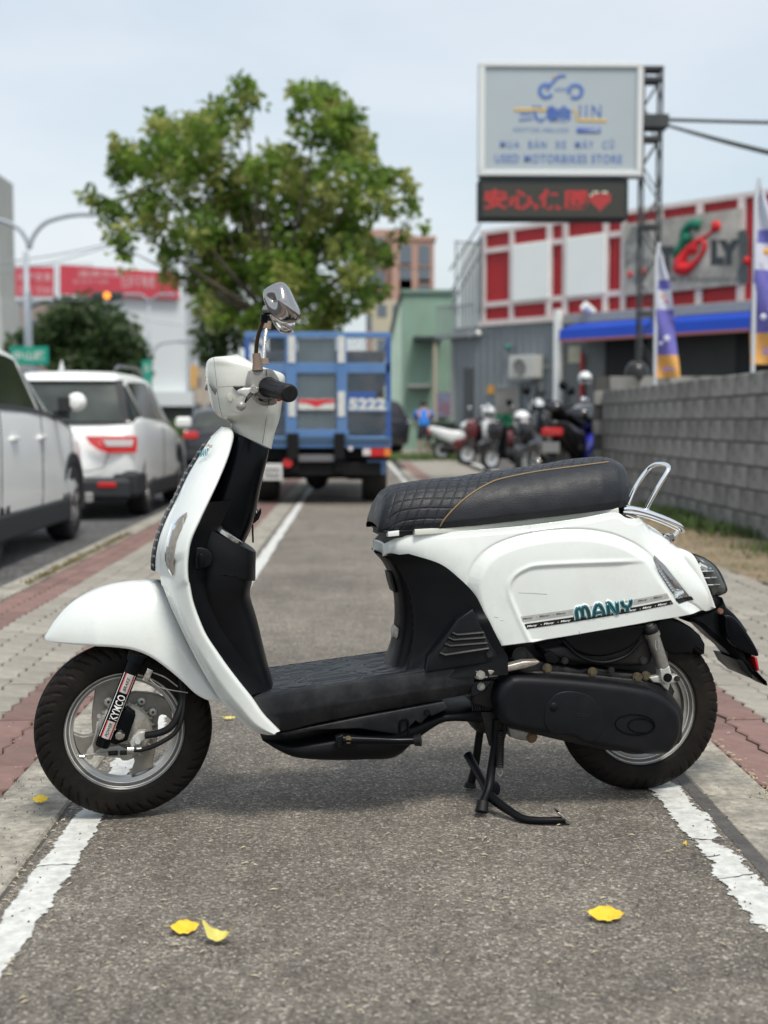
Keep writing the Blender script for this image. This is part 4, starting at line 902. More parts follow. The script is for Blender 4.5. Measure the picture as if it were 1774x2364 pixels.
# front lip closing round under the seat
P = []
for t in np.linspace(0, 1, 8):
    z = ZB[0]+(ZT[0]-ZB[0])*t; j = int(round(t*(nv-1))); w = float(VV[0, j]); h = [(U0+.010, 0), (U0+.0095, w*.5), (U0+.008, w*.75), (U0+.003, w*.93), (U0+.0015, w*.98), (U0+.004, w), (U0+.03, w-.002)]
    P.append([(x, -y, z) for x, y in h[:0:-1]]+[(x, y, z) for x, y in h])
solid_in(grid('body_front', P, white, scooter), .004, lambda c: (-1, 0, 0))
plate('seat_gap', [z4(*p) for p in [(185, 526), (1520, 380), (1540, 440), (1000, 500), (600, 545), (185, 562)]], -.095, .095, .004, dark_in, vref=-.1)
for (xa, xb) in ((190, 255),): plate('hinge_tab', [z4(*p) for p in [(xa, 522), (xb, 514), (xb, 545), (xa, 552)]], -.115, -.09, .002, white, vref=-.11)
plate('rear_rim', [z4(*p) for p in [(345, 508), (700, 484), (1000, 448), (1300, 410), (1528, 382), (1533, 425), (1300, 450), (1000, 492), (600, 528), (345, 545)]], -.119, -.09, .003, white_h, vref=-.115)
# decals following the cover
def on_body(px, py, off=.0015):
    q = S((px, py), -.176); return (q.x, -(body_v(q.x, q.z)+off), q.z)
def band(name, L0, L1, R0, R1, m, off, n=60):
    P = []
    for t in np.linspace(0, 1, n):
        a = (L0[0]+(R0[0]-L0[0])*t, L0[1]+(R0[1]-L0[1])*t); b = (L1[0]+(R1[0]-L1[0])*t, L1[1]+(R1[1]-L1[1])*t)
        P.append([on_body(a[0]+(b[0]-a[0])*s, a[1]+(b[1]-a[1])*s, off) for s in np.linspace(0, 1, 4)])
    return grid(name, P, m, cover)
band('grey_stripe', z5(342, 525), z5(353, 552), z5(1142, 402), z5(1156, 427), sticker_g, .0012)
band('black_stripe', z5(362, 566), z5(375, 592), z5(1165, 440), z5(1181, 462), sticker_k, .0012)
def along(p0, p1, hgt, tx, n, m, nm, bold, gap=.62, dot=True):
    mb = MB()
    for k in range(n):
        a = (p0[0]+(p1[0]-p0[0])*k/n, p0[1]+(p1[1]-p0[1])*k/n); dx, dy = (p1[0]-p0[0])/n, (p1[1]-p0[1])/n; L = math.hypot(dx, dy); nx, ny = -dy/L, dx/L
        if nm != 'badge' and z5(605, 0)[0] < a[0]+dx*.4 < z5(940, 0)[0]: continue
        lettering(mb, tx, lambda x, y, e: on_body(a[0]+dx*x-nx*hgt*y, a[1]+dy*x-ny*hgt*y, .0022), gap, 1, bold=bold, shear=.25)
        if dot: lettering(mb, '•', lambda x, y, e: on_body(a[0]+dx*(.82+x*.06)-nx*hgt*(.35+y*.3), a[1]+dy*(.82+x*.06)-ny*hgt*(.35+y*.3), .0022), 1, 1)
    o = mb.build('stripe_lettering', m, cover); o['kind'] = 'stuff'; return o
along(z5(352, 545), z5(1150, 420), 5.5, 'Many', 9, mat('sticker_dark', (.09, .09, .09), .4), 's', .02)
along(z5(376, 586), z5(1178, 460), 6.0, 'Many', 9, sticker_w, 's', .03)
# fat bubble badge
p0, p1 = (1337, 1432), (1465, 1411); dx, dy = p1[0]-p0[0], p1[1]-p0[1]; L = math.hypot(dx, dy); nx, ny = -dy/L, dx/L; hh = 30
glyph = {'M': [[(0, 0), (0, .68), (.12, .95), (.3, .9), (.42, .62), (.42, .1)], [(.42, .62), (.52, .95), (.72, .95), (.86, .62), (.9, 0)]], 'A': [[(0, 0), (.1, .55), (.3, .95), (.5, .95), (.68, .6), (.75, 0)], [(.12, .32), (.66, .32)]], 'N': [[(0, 0), (.02, .92)], [(.02, .92), (.15, .95), (.55, .08), (.7, .05)], [(.68, 0), (.72, .95)]], 'Y': [[(0, .95), (.1, .55), (.36, .4), (.62, .55), (.72, .95)], [(.36, .4), (.34, 0)]]}
wd_ = {'M': .9, 'A': .75, 'N': .72, 'Y': .72}; tot = sum(wd_.values())+.36*3
for (nm, rr, m_, off) in (('badge_border', 7.6, sticker_w, .001), ('badge_rim', 6.2, teal, .0025), ('badge_letter', 3.9, teal_d, .0045)):
    x = 0.0; mbs = MB()
    for ch in 'MANY':
        for st in glyph[ch]:
            q = cr_spline(st, 14) if len(st) > 2 else cr_spline(st, 6)
            P = []
            for (a, b) in q:
                s = (x+a)/tot; e = off+.002; P.append(Vector(on_body(p0[0]+dx*s-nx*hh*b*.92, p0[1]+dy*s-ny*hh*b*.92, off*.6)))
            mb = MB().tube(P, rr*.00108, 10)
            # flatten toward the panel so it reads as a moulded badge
            cy = np.mean([p.y for p in P]); mb.v = [(vx, cyy+(vy-cyy)*.38, vz) for (vx, vy, vz), cyy in zip(mb.v, [P[min(len(P)-1, i//10)].y for i in range(len(mb.v))])]
            mbs.add(mb.v, mb.f)
        x += wd_[ch]+.36
    o = mbs.build(nm, m_, cover, smooth=True)
# scratches
for pts in ([(330, 395), (400, 397), (480, 402)], [(200, 527), (222, 530)], [(655, 603), (664, 622)], [(232, 545), (250, 543)]):
    P = [Vector(on_body(*z5(*p), .0004)) for p in pts]; MB().tube(P, .0005, 5).build('scratch', alloy_d, cover)
# turn signal on the tail
sg_rows = [((1060, 195), (1068, 196)), ((1062, 220), (1092, 218)), ((1066, 250), (1128, 250)), ((1078, 285), (1158, 285)), ((1100, 320), (1186, 318)), ((1120, 352), (1215, 350)), ((1145, 388), (1242, 382)), ((1165, 415), (1265, 408)), ((1180, 440), (1285, 428)), ((1196, 455), (1293, 440))]
def rear_lens(name, off, puff, m, k0=0, k1=1, mg=0):
    rows = np.array(cr_spline([(a[0], a[1], b[0], b[1]) for a, b in sg_rows], 30)); P = []
    for r in rows[int(k0*29):int(k1*29)+1]:
        row = []; wd = min(1, (r[2]-r[0])/60)
        for t in np.linspace(mg, 1-mg, 10):
            p = z5(r[0]+(r[2]-r[0])*t, r[1]+(r[3]-r[1])*t); q = S(p, -.15); e = off+puff*wd*sin(pi*t)**.5; row.append((q.x+e*.1, -(body_v(q.x, q.z)+e), q.z))
        P.append(row)
    return grid(name, P, m, cover)
rear_lens('turn_signal_frame', .0015, .0, dark_in, .9, 1)
rear_lens('turn_signal_reflector', .003, .002, mat('grey_reflector', (.42, .39, .38), .2, metal=.85, bump=.4, bscale=80), 0.03, .93, .1)
for k in range(11):
    x = 1082+k*10.5; y = 255+k*15; q = z5(x, y); a = Vector(on_body(*q, .009)); b = Vector(on_body(q[0]+3.4, q[1]+.5, .009)); MB().tube([a, b], .0012, 6).build('reflector_rib', chrome, cover)
a = Vector(on_body(*z5(1195, 412), .008)); MB().tube([a, Vector(on_body(*z5(1240, 402), .008))], [.009, .006], 12).build('lamp_bulb', chrome, cover)
rear_lens('turn_signal_lens', .006, .009, lens)

# tail piece and tail lamp
ringloft('tail_cowl', [(zr(560, 900), zr(645, 878)), (zr(600, 960), zr(720, 902)), (zr(640, 1020), zr(782, 945)), (zr(690, 1090), zr(832, 1050)), (zr(740, 1180), zr(875, 1160)), (zr(800, 1300), zr(925, 1270)), (zr(860, 1400), zr(990, 1430))], [.05, .075, .082, .085, .085, .08, .07], white, vm=-.04, samp=30, ex=2.8, n=36)
ringloft('tail_lamp_housing', [(zr(800, 950), zr(925, 1000)), (zr(820, 1010), zr(985, 1040)), (zr(850, 1100), zr(1040, 1110)), (zr(880, 1200), zr(1085, 1200)), (zr(920, 1290), zr(1108, 1270)), (zr(945, 1330), zr(1050, 1325))], [.05, .066, .07, .07, .068, .05], vm=-.055, m=mat('lamp_dark', (.20, .205, .20), .25, metal=.5), samp=24, ex=3, n=30)
ringloft('tail_lamp_lens', [(zr(785, 935), zr(930, 985)), (zr(815, 1000), zr(995, 1035)), (zr(845, 1100), zr(1052, 1105)), (zr(880, 1200), zr(1098, 1200)), (zr(915, 1290), zr(1118, 1285)), (zr(950, 1340), zr(1045, 1330))], [.055, .072, .078, .078, .074, .055], smoke, vm=-.055, samp=24, ex=3, n=30)
for (a, b, c_, d_, r) in ((830, 1030, 960, 1090, .010),): tubep('lamp_reflector', [(zr(850, 1050), -.069), (zr(950, 1085), -.068)], [.009, .006], chrome, n=10)
for (xa, ya, xb, yb) in ((855, 1102, 980, 1100), (880, 1163, 1005, 1158), (900, 1228, 1035, 1222)): tubep('lamp_strip', [(zr(xa, ya), -.074), (zr(xb, yb), -.073)], .0022, chrome, n=8)

# ---------------------------------------------------------------- seat with stitched squares
tp = [(76, 480), (84, 420), (110, 340), (150, 288), (200, 258), (280, 240), (400, 224), (600, 204), (800, 174), (1000, 148), (1200, 114), (1330, 96), (1430, 92), (1490, 112), (1550, 165), (1590, 220), (1615, 280), (1622, 318)]
bp = [(78, 488), (92, 515), (125, 532), (180, 530), (350, 514), (460, 504), (700, 477), (1000, 444), (1300, 409), (1530, 380), (1585, 360), (1618, 330)]
TPs = np.array(cr_spline([S(z4(*p), -.02) for p in tp], 300)); BPs = np.array(cr_spline([S(z4(*p), -.115) for p in bp], 300))
s0, s1 = max(TPs[0, 0], BPs[0, 0])+.0005, min(TPs[-1, 0], BPs[-1, 0])-.0005
nu_, nv_ = 440, 260
kk = (1-np.cos(np.linspace(0, pi, nu_)))/2*.35+np.linspace(0, 1, nu_)*.65; us = s0+(s1-s0)*kk
zt = np.interp(us, TPs[:, 0], TPs[:, 2]); zb_ = np.minimum(np.interp(us, BPs[:, 0], BPs[:, 2]), zt-.002)
wS = np.interp(kk, [0, .01, .03, .08, .16, .3, .5, .7, .85, .93, .97, .99, 1], [.080, .092, .100, .109, .119, .130, .140, .142, .135, .120, .10, .075, .04]); wS[5:-5] = np.convolve(wS, np.ones(9)/9, 'same')[5:-5]
th = np.linspace(-1, 1, nv_); P = np.zeros((nu_, nv_, 3))
for j, t in enumerate(th):
    a = abs(t)*pi/2*1.22; s_ = np.sin(np.minimum(a, pi/2))**.72; under = max(0, a-pi/2)/(pi/2*.22)
    c_ = np.cos(np.minimum(a, pi/2))**.85
    v = wS*s_*(1-.05*under)*(1 if t > 0 else -1); z = zb_+(zt-zb_)*(c_*.86+.14*(1-under)); z = z - .0*(under)
    P[:, j, 0] = us; P[:, j, 1] = v; P[:, j, 2] = z
# piping curve in the side view (photo points) -> which vertices are in the quilted panel
pc = [(455, 512), (462, 500), (480, 462), (510, 425), (545, 388), (585, 350), (620, 322), (660, 295), (700, 270), (750, 245), (800, 224), (900, 200), (1050, 172), (1200, 150), (1350, 129), (1440, 117), (1470, 105)]
pcv = [-.118, -.12, -.122, -.124, -.124, -.122, -.12, -.117, -.113, -.108, -.103, -.098, -.09, -.085, -.08, -.07, -.05]
PC = [S(z4(*p), v) for p, v in zip(pc, pcv)]; PCx = np.array(cr_spline([(p.x, p.z) for p in PC], 160))
zq = np.interp(P[:, :, 0], PCx[:, 0], PCx[:, 1], left=-9, right=9)
inq = (P[:, :, 2] > zq) & (P[:, :, 0] > s0+.022)
dq = np.abs(P[:, :, 2]-zq)
# arc length round the section for the stitch lines
arc = np.zeros((nu_, nv_)); mid = nv_//2
seg = np.linalg.norm(np.diff(P, axis=1), axis=2); cs = np.concatenate([np.zeros((nu_, 1)), np.cumsum(seg, 1)], 1); arc = cs-cs[:, mid:mid+1]
lon = P[:, :, 0]
q1 = (lon*.94+np.abs(arc)*.42)/.0245; q2 = (np.abs(arc)*.98-lon*.20)/.0245
gr_ = np.minimum(np.abs(q1-np.round(q1)), np.abs(q2-np.round(q2)))*.0245
puff_ = (np.abs(np.sin(pi*q1)*np.sin(pi*q2)))**.5
Nn = np.zeros_like(P); du = np.gradient(P, axis=0); dv = np.gradient(P, axis=1); Nn = np.cross(du, dv); Nn /= (np.linalg.norm(Nn, axis=2, keepdims=True)+1e-12)
if Nn[nu_//2, mid, 2] < 0: Nn = -Nn
disp = np.where(inq, puff_*.0011-.0020*np.exp(-(gr_/.0010)**2), 0)
disp += .0012*np.array([[noise.noise(Vector((P[i, j, 0]*22, P[i, j, 1]*22, P[i, j, 2]*30))) for j in range(nv_)] for i in range(nu_)])
P2_ = P+Nn*disp[:, :, None]; P2_[:, :, 0] += .012
seat = grid('seat', [[tuple(P2_[i, j]) for j in range(nv_)] for i in range(nu_)], leather, scooter)
def seat_v(u, z):
    i = int(np.clip(np.searchsorted(us, u), 0, nu_-1)); zz = P[i, :mid, 2]; vv = P[i, :mid, 1]; return float(np.interp(z, zz, vv)) if zz[0] < zz[-1] else float(np.interp(z, zz[::-1], vv[::-1]))
pts = [(x+.012, seat_v(x, z)-.0008, z) for x, z in PCx[3:-6]]
seam = MB().tube(pts, .0021, 8).build('piping', pipe_m, seat, smooth=True); MB().tube([(x, -y, z) for x, y, z in pts], .0021, 8).build('piping', pipe_m, seat, smooth=True)
plate('seat_base', [z4(*p) for p in [(170, 518), (460, 500), (1000, 440), (1530, 378), (1590, 362), (1530, 392), (1000, 452), (460, 512), (172, 530)]], -.108, .108, .004, dark_in, vref=-.11)

# ---------------------------------------------------------------- chrome grab rail
def rail(name, pts, r, m=chrome, **k): return tubep(name, pts, r, m, samp=k.pop('samp', 40), n=14, **k)
rail('grab_rail', [(zr(150, 535), -.085), (zr(250, 540), -.082), (zr(400, 580), -.08), (zr(560, 640), -.075), (zr(660, 690), -.06), (zr(690, 720), -.03), (zr(690, 722), .02), (zr(640, 700), .07), (zr(400, 575), .08), (zr(180, 525), .085)], .0085)
rail('grab_rail', [(zr(150, 562), -.088), (zr(330, 590), -.086), (zr(500, 645), -.08), (zr(650, 715), -.065)], .0055)
rail('back_rail', [(zr(355, 552), -.05), (zr(420, 430), -.055), (zr(500, 290), -.058), (zr(560, 190), -.055), (zr(565, 145), -.04), (zr(520, 125), -.01), (zr(450, 128), .03), (zr(390, 165), .055), (zr(320, 250), .06), (zr(260, 350), .06), (zr(200, 490), .055)], .0058)
rail('rail_stay', [(zr(680, 700), -.03), (zr(640, 760), -.035), (zr(580, 800), -.04), (zr(535, 775), -.04)], .006); bolt(zr(585, 790), -.045, .008, chrome); plate('rail_foot', [zr(*p) for p in [(520, 760), (560, 775), (600, 810), (590, 825), (550, 800)]], -.05, -.01, .003, dark_in, vref=-.03)
tubep('rail_clamp', [(zr(335, 560), -.055), (zr(385, 565), -.055)], [.010, .009], chrome)
plate('rail_slot', [zr(*p) for p in [(118, 512), (200, 512), (240, 545), (170, 600), (130, 590)]], -.07, .07, .003, dark_in, vref=-.07)

# ---------------------------------------------------------------- engine, transmission, rear wheel side
pl = [(245, 470), (240, 410), (258, 350), (298, 312), (345, 293), (500, 298), (700, 314), (900, 338), (1040, 365), (1120, 402), (1175, 455), (1200, 520), (1198, 590), (1175, 650), (1140, 692), (1100, 703), (990, 700), (880, 682), (720, 655), (640, 615), (560, 603), (480, 598), (350, 575), (275, 540)]
tcov = plate('transmission_cover', [z6(*p) for p in pl], -.185, -.10, .020, covm, samp=150, vref=-.17, smooth=24, bseg=6)
# raised disc, plug and slot
mb = MB(); a = S(z6(540, 458), -.186); mb.lathe([(.0, -.0025), (.0105, -.0025), (.012, 0), (.012, .003)], a, n=32); mb.build('cover_plug', blk, tcov, smooth=True)
for (x0_, x1_, y_, v_) in ((655, 728, 490, -.187), (662, 722, 500, -.187)): tubep('cover_rib', [(z6(x0_, y_), v_), (z6(x1_, y_+8), v_)], .0012, blk, tcov, n=6)
def oval(cx, cy, rx, ry, rot, m, r, name):
    pts = []
    for j in range(48):
        t = 2*pi*j/48; x = rx*cos(t); y = ry*sin(t); pts.append(tuple(S(z6(cx+x*cos(rot)-y*sin(rot), cy+x*sin(rot)+y*cos(rot)), -.1858)))
    return autosm(MB().tube(pts, r, 6, close=True).build(name, m, tcov), 60)
oval(965, 550, 103, 53, .06, blk_gloss, .0016, 'emblem_ring'); oval(995, 556, 66, 37, .06, blk_gloss, .0015, 'emblem_ring')
pf = [z6(*p) for p in [(500, 440), (560, 385), (640, 375), (720, 395), (770, 440), (800, 520), (790, 600), (720, 640), (640, 600), (540, 600), (490, 540)]]
plate('cover_boss', pf, -.1875, -.18, .003, covm, tcov, samp=40, vref=-.186)
plate('cover_gasket', [z6(*p) for p in [(240, 470), (236, 400), (300, 296), (480, 270), (700, 285), (900, 305), (1070, 330), (1150, 385), (1215, 480), (1215, 560), (1180, 660), (900, 690), (700, 660), (300, 560)]], -.13, -.06, .006, eng, samp=90, vref=-.13)
# air box arch and case above the belt cover
plate('air_box', [z6(*p) for p in [(480, 150), (1060, 50), (1075, 120), (1060, 200), (1030, 240), (900, 245), (740, 240), (600, 215), (500, 190)]], -.125, -.03, .012, eng, vref=-.125, samp=60)
plate('air_box_lid', [z6(*p) for p in [(600, 60), (1000, 20), (1000, 80), (930, 150), (820, 190), (720, 190), (640, 160), (590, 110)]], -.138, -.10, .01, blk, vref=-.13, samp=50)
for (r_, v_) in ((1.0, -.1385),):
    pass
tubep('air_box_rib', [(z6(585, 110), -.134), (z6(680, 195), -.134), (z6(800, 225), -.134), (z6(920, 190), -.134), (z6(1000, 110), -.134)], .004, blk, samp=30)
plate('crankcase', [z6(*p) for p in [(380, 250), (470, 215), (560, 240), (690, 262), (760, 250), (900, 280), (1040, 290), (1120, 330), (1120, 420), (700, 420), (300, 400), (330, 300)]], -.115, -.03, .008, eng, vref=-.12)
plate('case_panel', [z6(*p) for p in [(485, 180), (520, 160), (575, 205), (550, 235), (500, 225)]], -.128, -.11, .004, blk, vref=-.125)
bolt_m = mat('bolt_brass', (.13, .105, .06), .45, metal=.4, dirt=(.04, .035, .03), dscale=60, damt=.7)
plate('dark_blocker', [z6(*p) for p in [(240, 130), (1120, 20), (1140, 330), (700, 330), (240, 330)]], -.058, -.045, .003, dark_in, vref=-.05)  # added dark sheet, blocks the view through to the far white cover
for (x, y, r) in ((505, 256, .0095), (742, 274, .0095), (838, 265, .007), (976, 302, .0095), (1022, 295, .009), (597, 215, .007)): bolt(z6(x, y), -.128, r, bolt_m if r > .008 else eng)
bolt(z6(1007, 214), -.126, .008, dark_in)
# engine mount and passenger footrest
plate('engine_mount', [z6(*p) for p in [(315, 195), (340, 150), (395, 145), (440, 190), (460, 215), (300, 225)]], -.12, -.06, .008, eng, samp=30, vref=-.12)
tubep('mount_bush', [(z6(365, 185), -.128), (z6(365, 185), -.10)], .016, dark_in, n=24); oo = S(z6(365, 185), -.128); MB().lathe([(.0165, 0), (.0165, -.004), (.0205, -.004), (.0205, 0)], oo, n=28, close=True).build('mount_ring', eng, scooter, smooth=False)
plate('footrest_hinge', [z6(*p) for p in [(128, 265), (190, 255), (196, 305), (136, 312)]], -.165, -.14, .003, chrome_old, vref=-.16); bolt(z6(158, 290), -.168, .0085, alloy_d)
plate('footrest', [z6(*p) for p in [(192, 262), (250, 255), (290, 238), (380, 215), (455, 212), (468, 222), (440, 240), (380, 258), (280, 275), (240, 298), (200, 302)]], -.172, -.145, .005, mat('footrest_grey', (.34, .32, .29), .4, metal=.6, bump=.3, bscale=200, dirt=(.2, .12, .07), dscale=40, damt=.5), vref=-.165)
plate('side_frame', [z6(*p) for p in [(130, 318), (240, 318), (330, 300), (300, 420), (230, 470), (120, 440)]], -.12, -.06, .004, eng, vref=-.12)
bolt(z6(160, 350), -.153, .0075, alloy_d)
for k in range(6): tubep('cylinder_fin', [(z6(105+k*13, 395-k*2), -.10), (z6(118+k*13, 475), -.10)], .0026, eng, n=6)
ringloft('engine_block', [(z6(90, 400), z6(300, 400)), (z6(80, 500), z6(300, 470)), (z6(100, 545), z6(300, 545)), (z6(120, 570), z6(270, 575))], [.08, .085, .07, .05], eng, n=20, ex=4)
tubep('intake_pipe', [(z6(180, 360), -.09), (z6(260, 380), -.09)], .018, rub2)
plate('oil_sump', [z6(*p) for p in [(300, 560), (450, 590), (455, 615), (430, 632), (370, 630), (310, 612)]], -.11, -.02, .006, alloy_d, vref=-.10); bolt(z6(425, 618), -.112, .010, mat('rusty', (.16, .09, .05), .7, metal=.3))
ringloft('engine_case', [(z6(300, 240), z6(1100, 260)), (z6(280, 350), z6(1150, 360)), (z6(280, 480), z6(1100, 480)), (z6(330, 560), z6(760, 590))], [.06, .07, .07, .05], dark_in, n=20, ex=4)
# rear shock
sa, sb = S(z6(1052, 70), -.135), S(z6(1110, 245), -.135); dd = (sb-sa); stl = mat('shock_steel', (.30, .29, .265), .4, metal=.7, bump=.2, bscale=200, dirt=(.12, .10, .07), dscale=25, damt=.6)
sh_o = MB().tube([sa-dd*.25, sa-dd*.02, sa, sa+dd*.1, sa+dd*.11, sb, sb+dd*.01], [.010, .010, .0195, .0195, .0165, .0165, .012], 28).build('shock_absorber', stl, scooter); autosm(sh_o, 40)
MB().tube([sa-dd*.22, sa-dd*.04, sa], [.017, .0185, .0155], 20).build('shock_boot', rub2, sh_o, smooth=True)
oo = sa+dd*.33+Vector((-.004, -.0172, 0)); MB().tube([oo+Vector((-.003, 0, .012)), oo+Vector((.004, 0, .010)), oo+Vector((.006, 0, -.008)), oo+Vector((-.001, 0, -.012)), oo+Vector((-.004, 0, 0))], .0015, 6, close=True).build('shock_stamp', alloy, sh_o)
plate('shock_fork', [z6(*p) for p in [(1092, 258), (1142, 240), (1158, 300), (1150, 325), (1120, 340), (1100, 320)]], -.15, -.12, .004, alloy, vref=-.145)
plate('swingarm_end', [z6(*p) for p in [(1040, 305), (1095, 290), (1150, 300), (1185, 290), (1203, 310), (1190, 328), (1150, 335), (1140, 375), (1120, 360), (1100, 335), (1060, 330)]], -.140, -.118, .004, alloy, vref=-.14)
bolt(z6(1135, 304), -.152, .0085, blk); bolt(z6(1184, 310), -.143, .0055, dark_in)
# rear wheel hub, inner fender
MB().lathe([(0, -.06), (.03, -.06), (.05, -.03), (.11, -.015), (.124, 0), (.11, .02), (.05, .035), (0, .04)], (0, 0, 0), n=48).build('hub', alloy_d, wr, smooth=True)
cr_ = (1.3085, .2135)
fp = [(1100, 165), (1180, 185), (1235, 178), (1264, 185), (1272, 162), (1312, 190), (1332, 182), (1335, 130), (1310, 85), (1260, 40), (1200, 5), (1120, -20), (1060, 20), (1080, 100)]
plate('rear_fender', [z6(*p) for p in fp], -.062, .062, .012, blk, vref=-.06, samp=None, smooth=30)
# number plate hanger behind the tail
plate('mudguard', [zr(*p) for p in [(750, 1520), (850, 1490), (990, 1450), (1040, 1400), (1060, 1340), (1100, 1430), (1170, 1490), (1230, 1560), (1285, 1640), (1292, 1700), (1330, 1760), (1375, 1860), (1340, 1868), (1275, 1850), (1300, 1900), (1370, 2000), (1440, 2080), (1477, 2130), (1470, 2150), (1400, 2110), (1340, 2050), (1305, 2065), (1200, 1990), (1155, 1895), (1080, 1800), (960, 1700), (870, 1610), (800, 1570), (755, 1565)]], -.035, .035, .01, blk, vref=-.03)
plate('mudguard_side', [zr(*p) for p in [(1060, 1500), (1150, 1520), (1290, 1690), (1372, 1862), (1260, 1840), (1130, 1760), (1070, 1650)]], -.075, -.03, .006, blk_gloss, vref=-.06, samp=40)
plate('plate_bracket', [zr(*p) for p in [(1155, 1895), (1210, 1900), (1310, 2060), (1295, 2068), (1200, 1985)]], -.07, .07, .002, blk, vref=-.05)
plate('red_reflector', [zr(*p) for p in [(1345, 1880), (1372, 1885), (1392, 2000), (1375, 2010)]], -.045, .045, .003, redl, vref=-.04)
bolt(zr(1040, 1465), -.05, .006, mat('brown_bolt', (.2, .1, .06), .5), name='screw')
# centre stand
st = empty('centre_stand', (0, 0, 0)); st.parent = scooter
tubep('stand_leg', [(z6(165, 520), .06), (z6(150, 620), .06), (z6(130, 760), .06), (z6(106, 862), .06)], .0105, blk, st, samp=14); tubep('stand_foot', [(z6(106, 850), .06), (z6(103, 876), .06)], [.013, .017], rub2, st)
tubep('stand_leg', [(z6(250, 520), -.10), (z6(240, 640), -.10), (z6(215, 780), -.105), (z6(200, 880), -.125), (z6(165, 970), -.16)], [.014, .013, .011, .0115, .0115], blk, st, samp=20)
tubep('stand_foot', [(z6(170, 950), -.16), (z6(163, 1005), -.172)], [.014, .0165], rub2, st)
tubep('cross_bar', [(z6(90, 705), .03), (z6(110, 740), .01), (z6(160, 830), -.06), (z6(205, 920), -.13)], [.0115, .0105, .0105, .012], blk, st, samp=14)
tubep('stand_lever', [(z6(190, 905), -.125), (z6(240, 950), -.16), (z6(310, 1000), -.20), (z6(385, 1042), -.235), (z6(480, 1050), -.255), (z6(600, 1048), -.270)], [.014, .012, .010, .0095, .0085, .008], blk, st, samp=30)
plate('stand_pedal', [z6(*p) for p in [(548, 1000), (560, 996), (622, 1052), (618, 1062), (600, 1058)]], -.275, -.235, .002, chrome_old, st, vref=-.26)
plate('stand_stop', [z6(*p) for p in [(200, 840), (240, 845), (258, 870), (255, 905), (235, 918), (205, 900)]], -.118, -.10, .004, blk, st, samp=20, vref=-.11)
plate('stand_bracket', [z6(*p) for p in [(150, 480), (260, 480), (300, 560), (280, 640), (235, 680), (205, 660), (180, 560)]], -.095, -.08, .003, eng, st, vref=-.09)
P = []
h0, h1 = S(z6(262, 580), -.115), S(z6(258, 770), -.12)
for k in range(240):
    t = k/239; c0_ = h0+(h1-h0)*t; P.append(c0_+Vector((.0088*cos(k*2*pi/12), .0088*sin(k*2*pi/12), 0)))
MB().tube(P, .0019, 5).build('stand_spring', eng, st, smooth=True)
tubep('spring_hook', [(z6(258, 768), -.12), (z6(270, 800), -.12), (z6(258, 818), -.12), (z6(245, 800), -.12)], .0022, alloy_d, st, samp=12, n=6)
# ================================================================== THE STREET BEHIND
def pt(name, mb, m, root, auto=35): o = mb.build(name, m, root); return autosm(o, auto)
def wheel_mb(c, r, w, n=28):                         # axis x, c at the outer face centre line
    s = MB().lathe([(r*.62, -w/2), (r*.9, -w/2), (r*.985, -w*.36), (r, -w*.15), (r, w*.15), (r*.985, w*.36), (r*.9, w/2), (r*.62, w/2)], c, 'x', n); return s
carp = mat('car_white', (0.88, 0.90, 0.88), .3, coat=.35, var=.02, vscale=1); car_dk = mat('car_cladding', (.03, .032, .036), .6, spec=.3)
car_gl = mat('car_glass', (.010, .014, .012), .15, spec=.22); car_gl2 = mat('rear_glass', (.055, .066, .062), .2, spec=.3, var=.4, vscale=2)
car_tyre = mat('car_tyre', (.012, .012, .012), .8); car_rim = mat('car_rim', (.55, .55, .55), .3, metal=.6)
def suv(x_right, y_rear, L, Wd, H, zg, label, P_, body=carp, gl_rear=car_gl2, suvk=True, r=.345, lamps=True, parts=1.0):
    """car pointing to +Y; profile P_ rows: (t along length from the rear, z bottom, z belt, z roof, half widths at sill/belt/roof)"""
    root = empty('parked_car', (x_right-Wd/2, y_rear, zg), 0, label, 'car', 'cars parked along the left kerb'); hw = Wd/2
    rows = np.array(cr_spline(P_, 64)); G = []
    for (t, zb1, zb2, zr_, k1, k2, k3) in rows:
        half = [(0, zr_), (k3*hw*.55, zr_-.006*H), (k3*hw*.9, zr_-.03*H), (k3*hw, zr_-.055*H-.0), (k2*hw*.985, zb2+.02), (k2*hw, zb2-.03), (k2*hw*1.01, zb2*.72+zb1*.28), (k1*hw*1.01, zb1+.22), (k1*hw*.97, zb1+.02), (k1*hw*.9, zb1), (0, zb1)]
        G.append([(x, t*L, z) for x, z in half]+[(-x, t*L, z) for x, z in half[-2:0:-1]])
    body_o = grid('body', G, body, root, closev=True); n = len(G[0])
    me = body_o.data; bm = bmesh.new(); bm.from_mesh(me); bm.verts.ensure_lookup_table()
    bm.faces.new([bm.verts[j] for j in range(n)]); bm.faces.new([bm.verts[(len(G)-1)*n+j] for j in range(n)]); bmesh.ops.recalc_face_normals(bm, faces=bm.faces); bm.to_mesh(me); bm.free(); autosm(body_o, 38)
    Ga = np.array(G)
    def sp(t, s):                                     # s: 3 = roof rail, 4 = belt
        i = t*63; i0 = int(min(i, 62)); f_ = i-i0; j0 = int(min(s, 9)); g_ = s-j0
        a = Ga[i0, j0]*(1-g_)+Ga[i0, j0+1]*g_; b = Ga[i0+1, j0]*(1-g_)+Ga[i0+1, j0+1]*g_; return a*(1-f_)+b*f_
    def side(name, ts, m, off=.012):
        for sg in (1, -1):
            Pp = [[tuple((sp(t, s)+np.array([off, 0, 0]))*np.array([sg, 1, 1])) for s in np.linspace(s0_, s1_, 5)] for (t, s0_, s1_) in ts]
            grid(name, Pp, m, body_o)
    return root, body_o, sp, side, hw
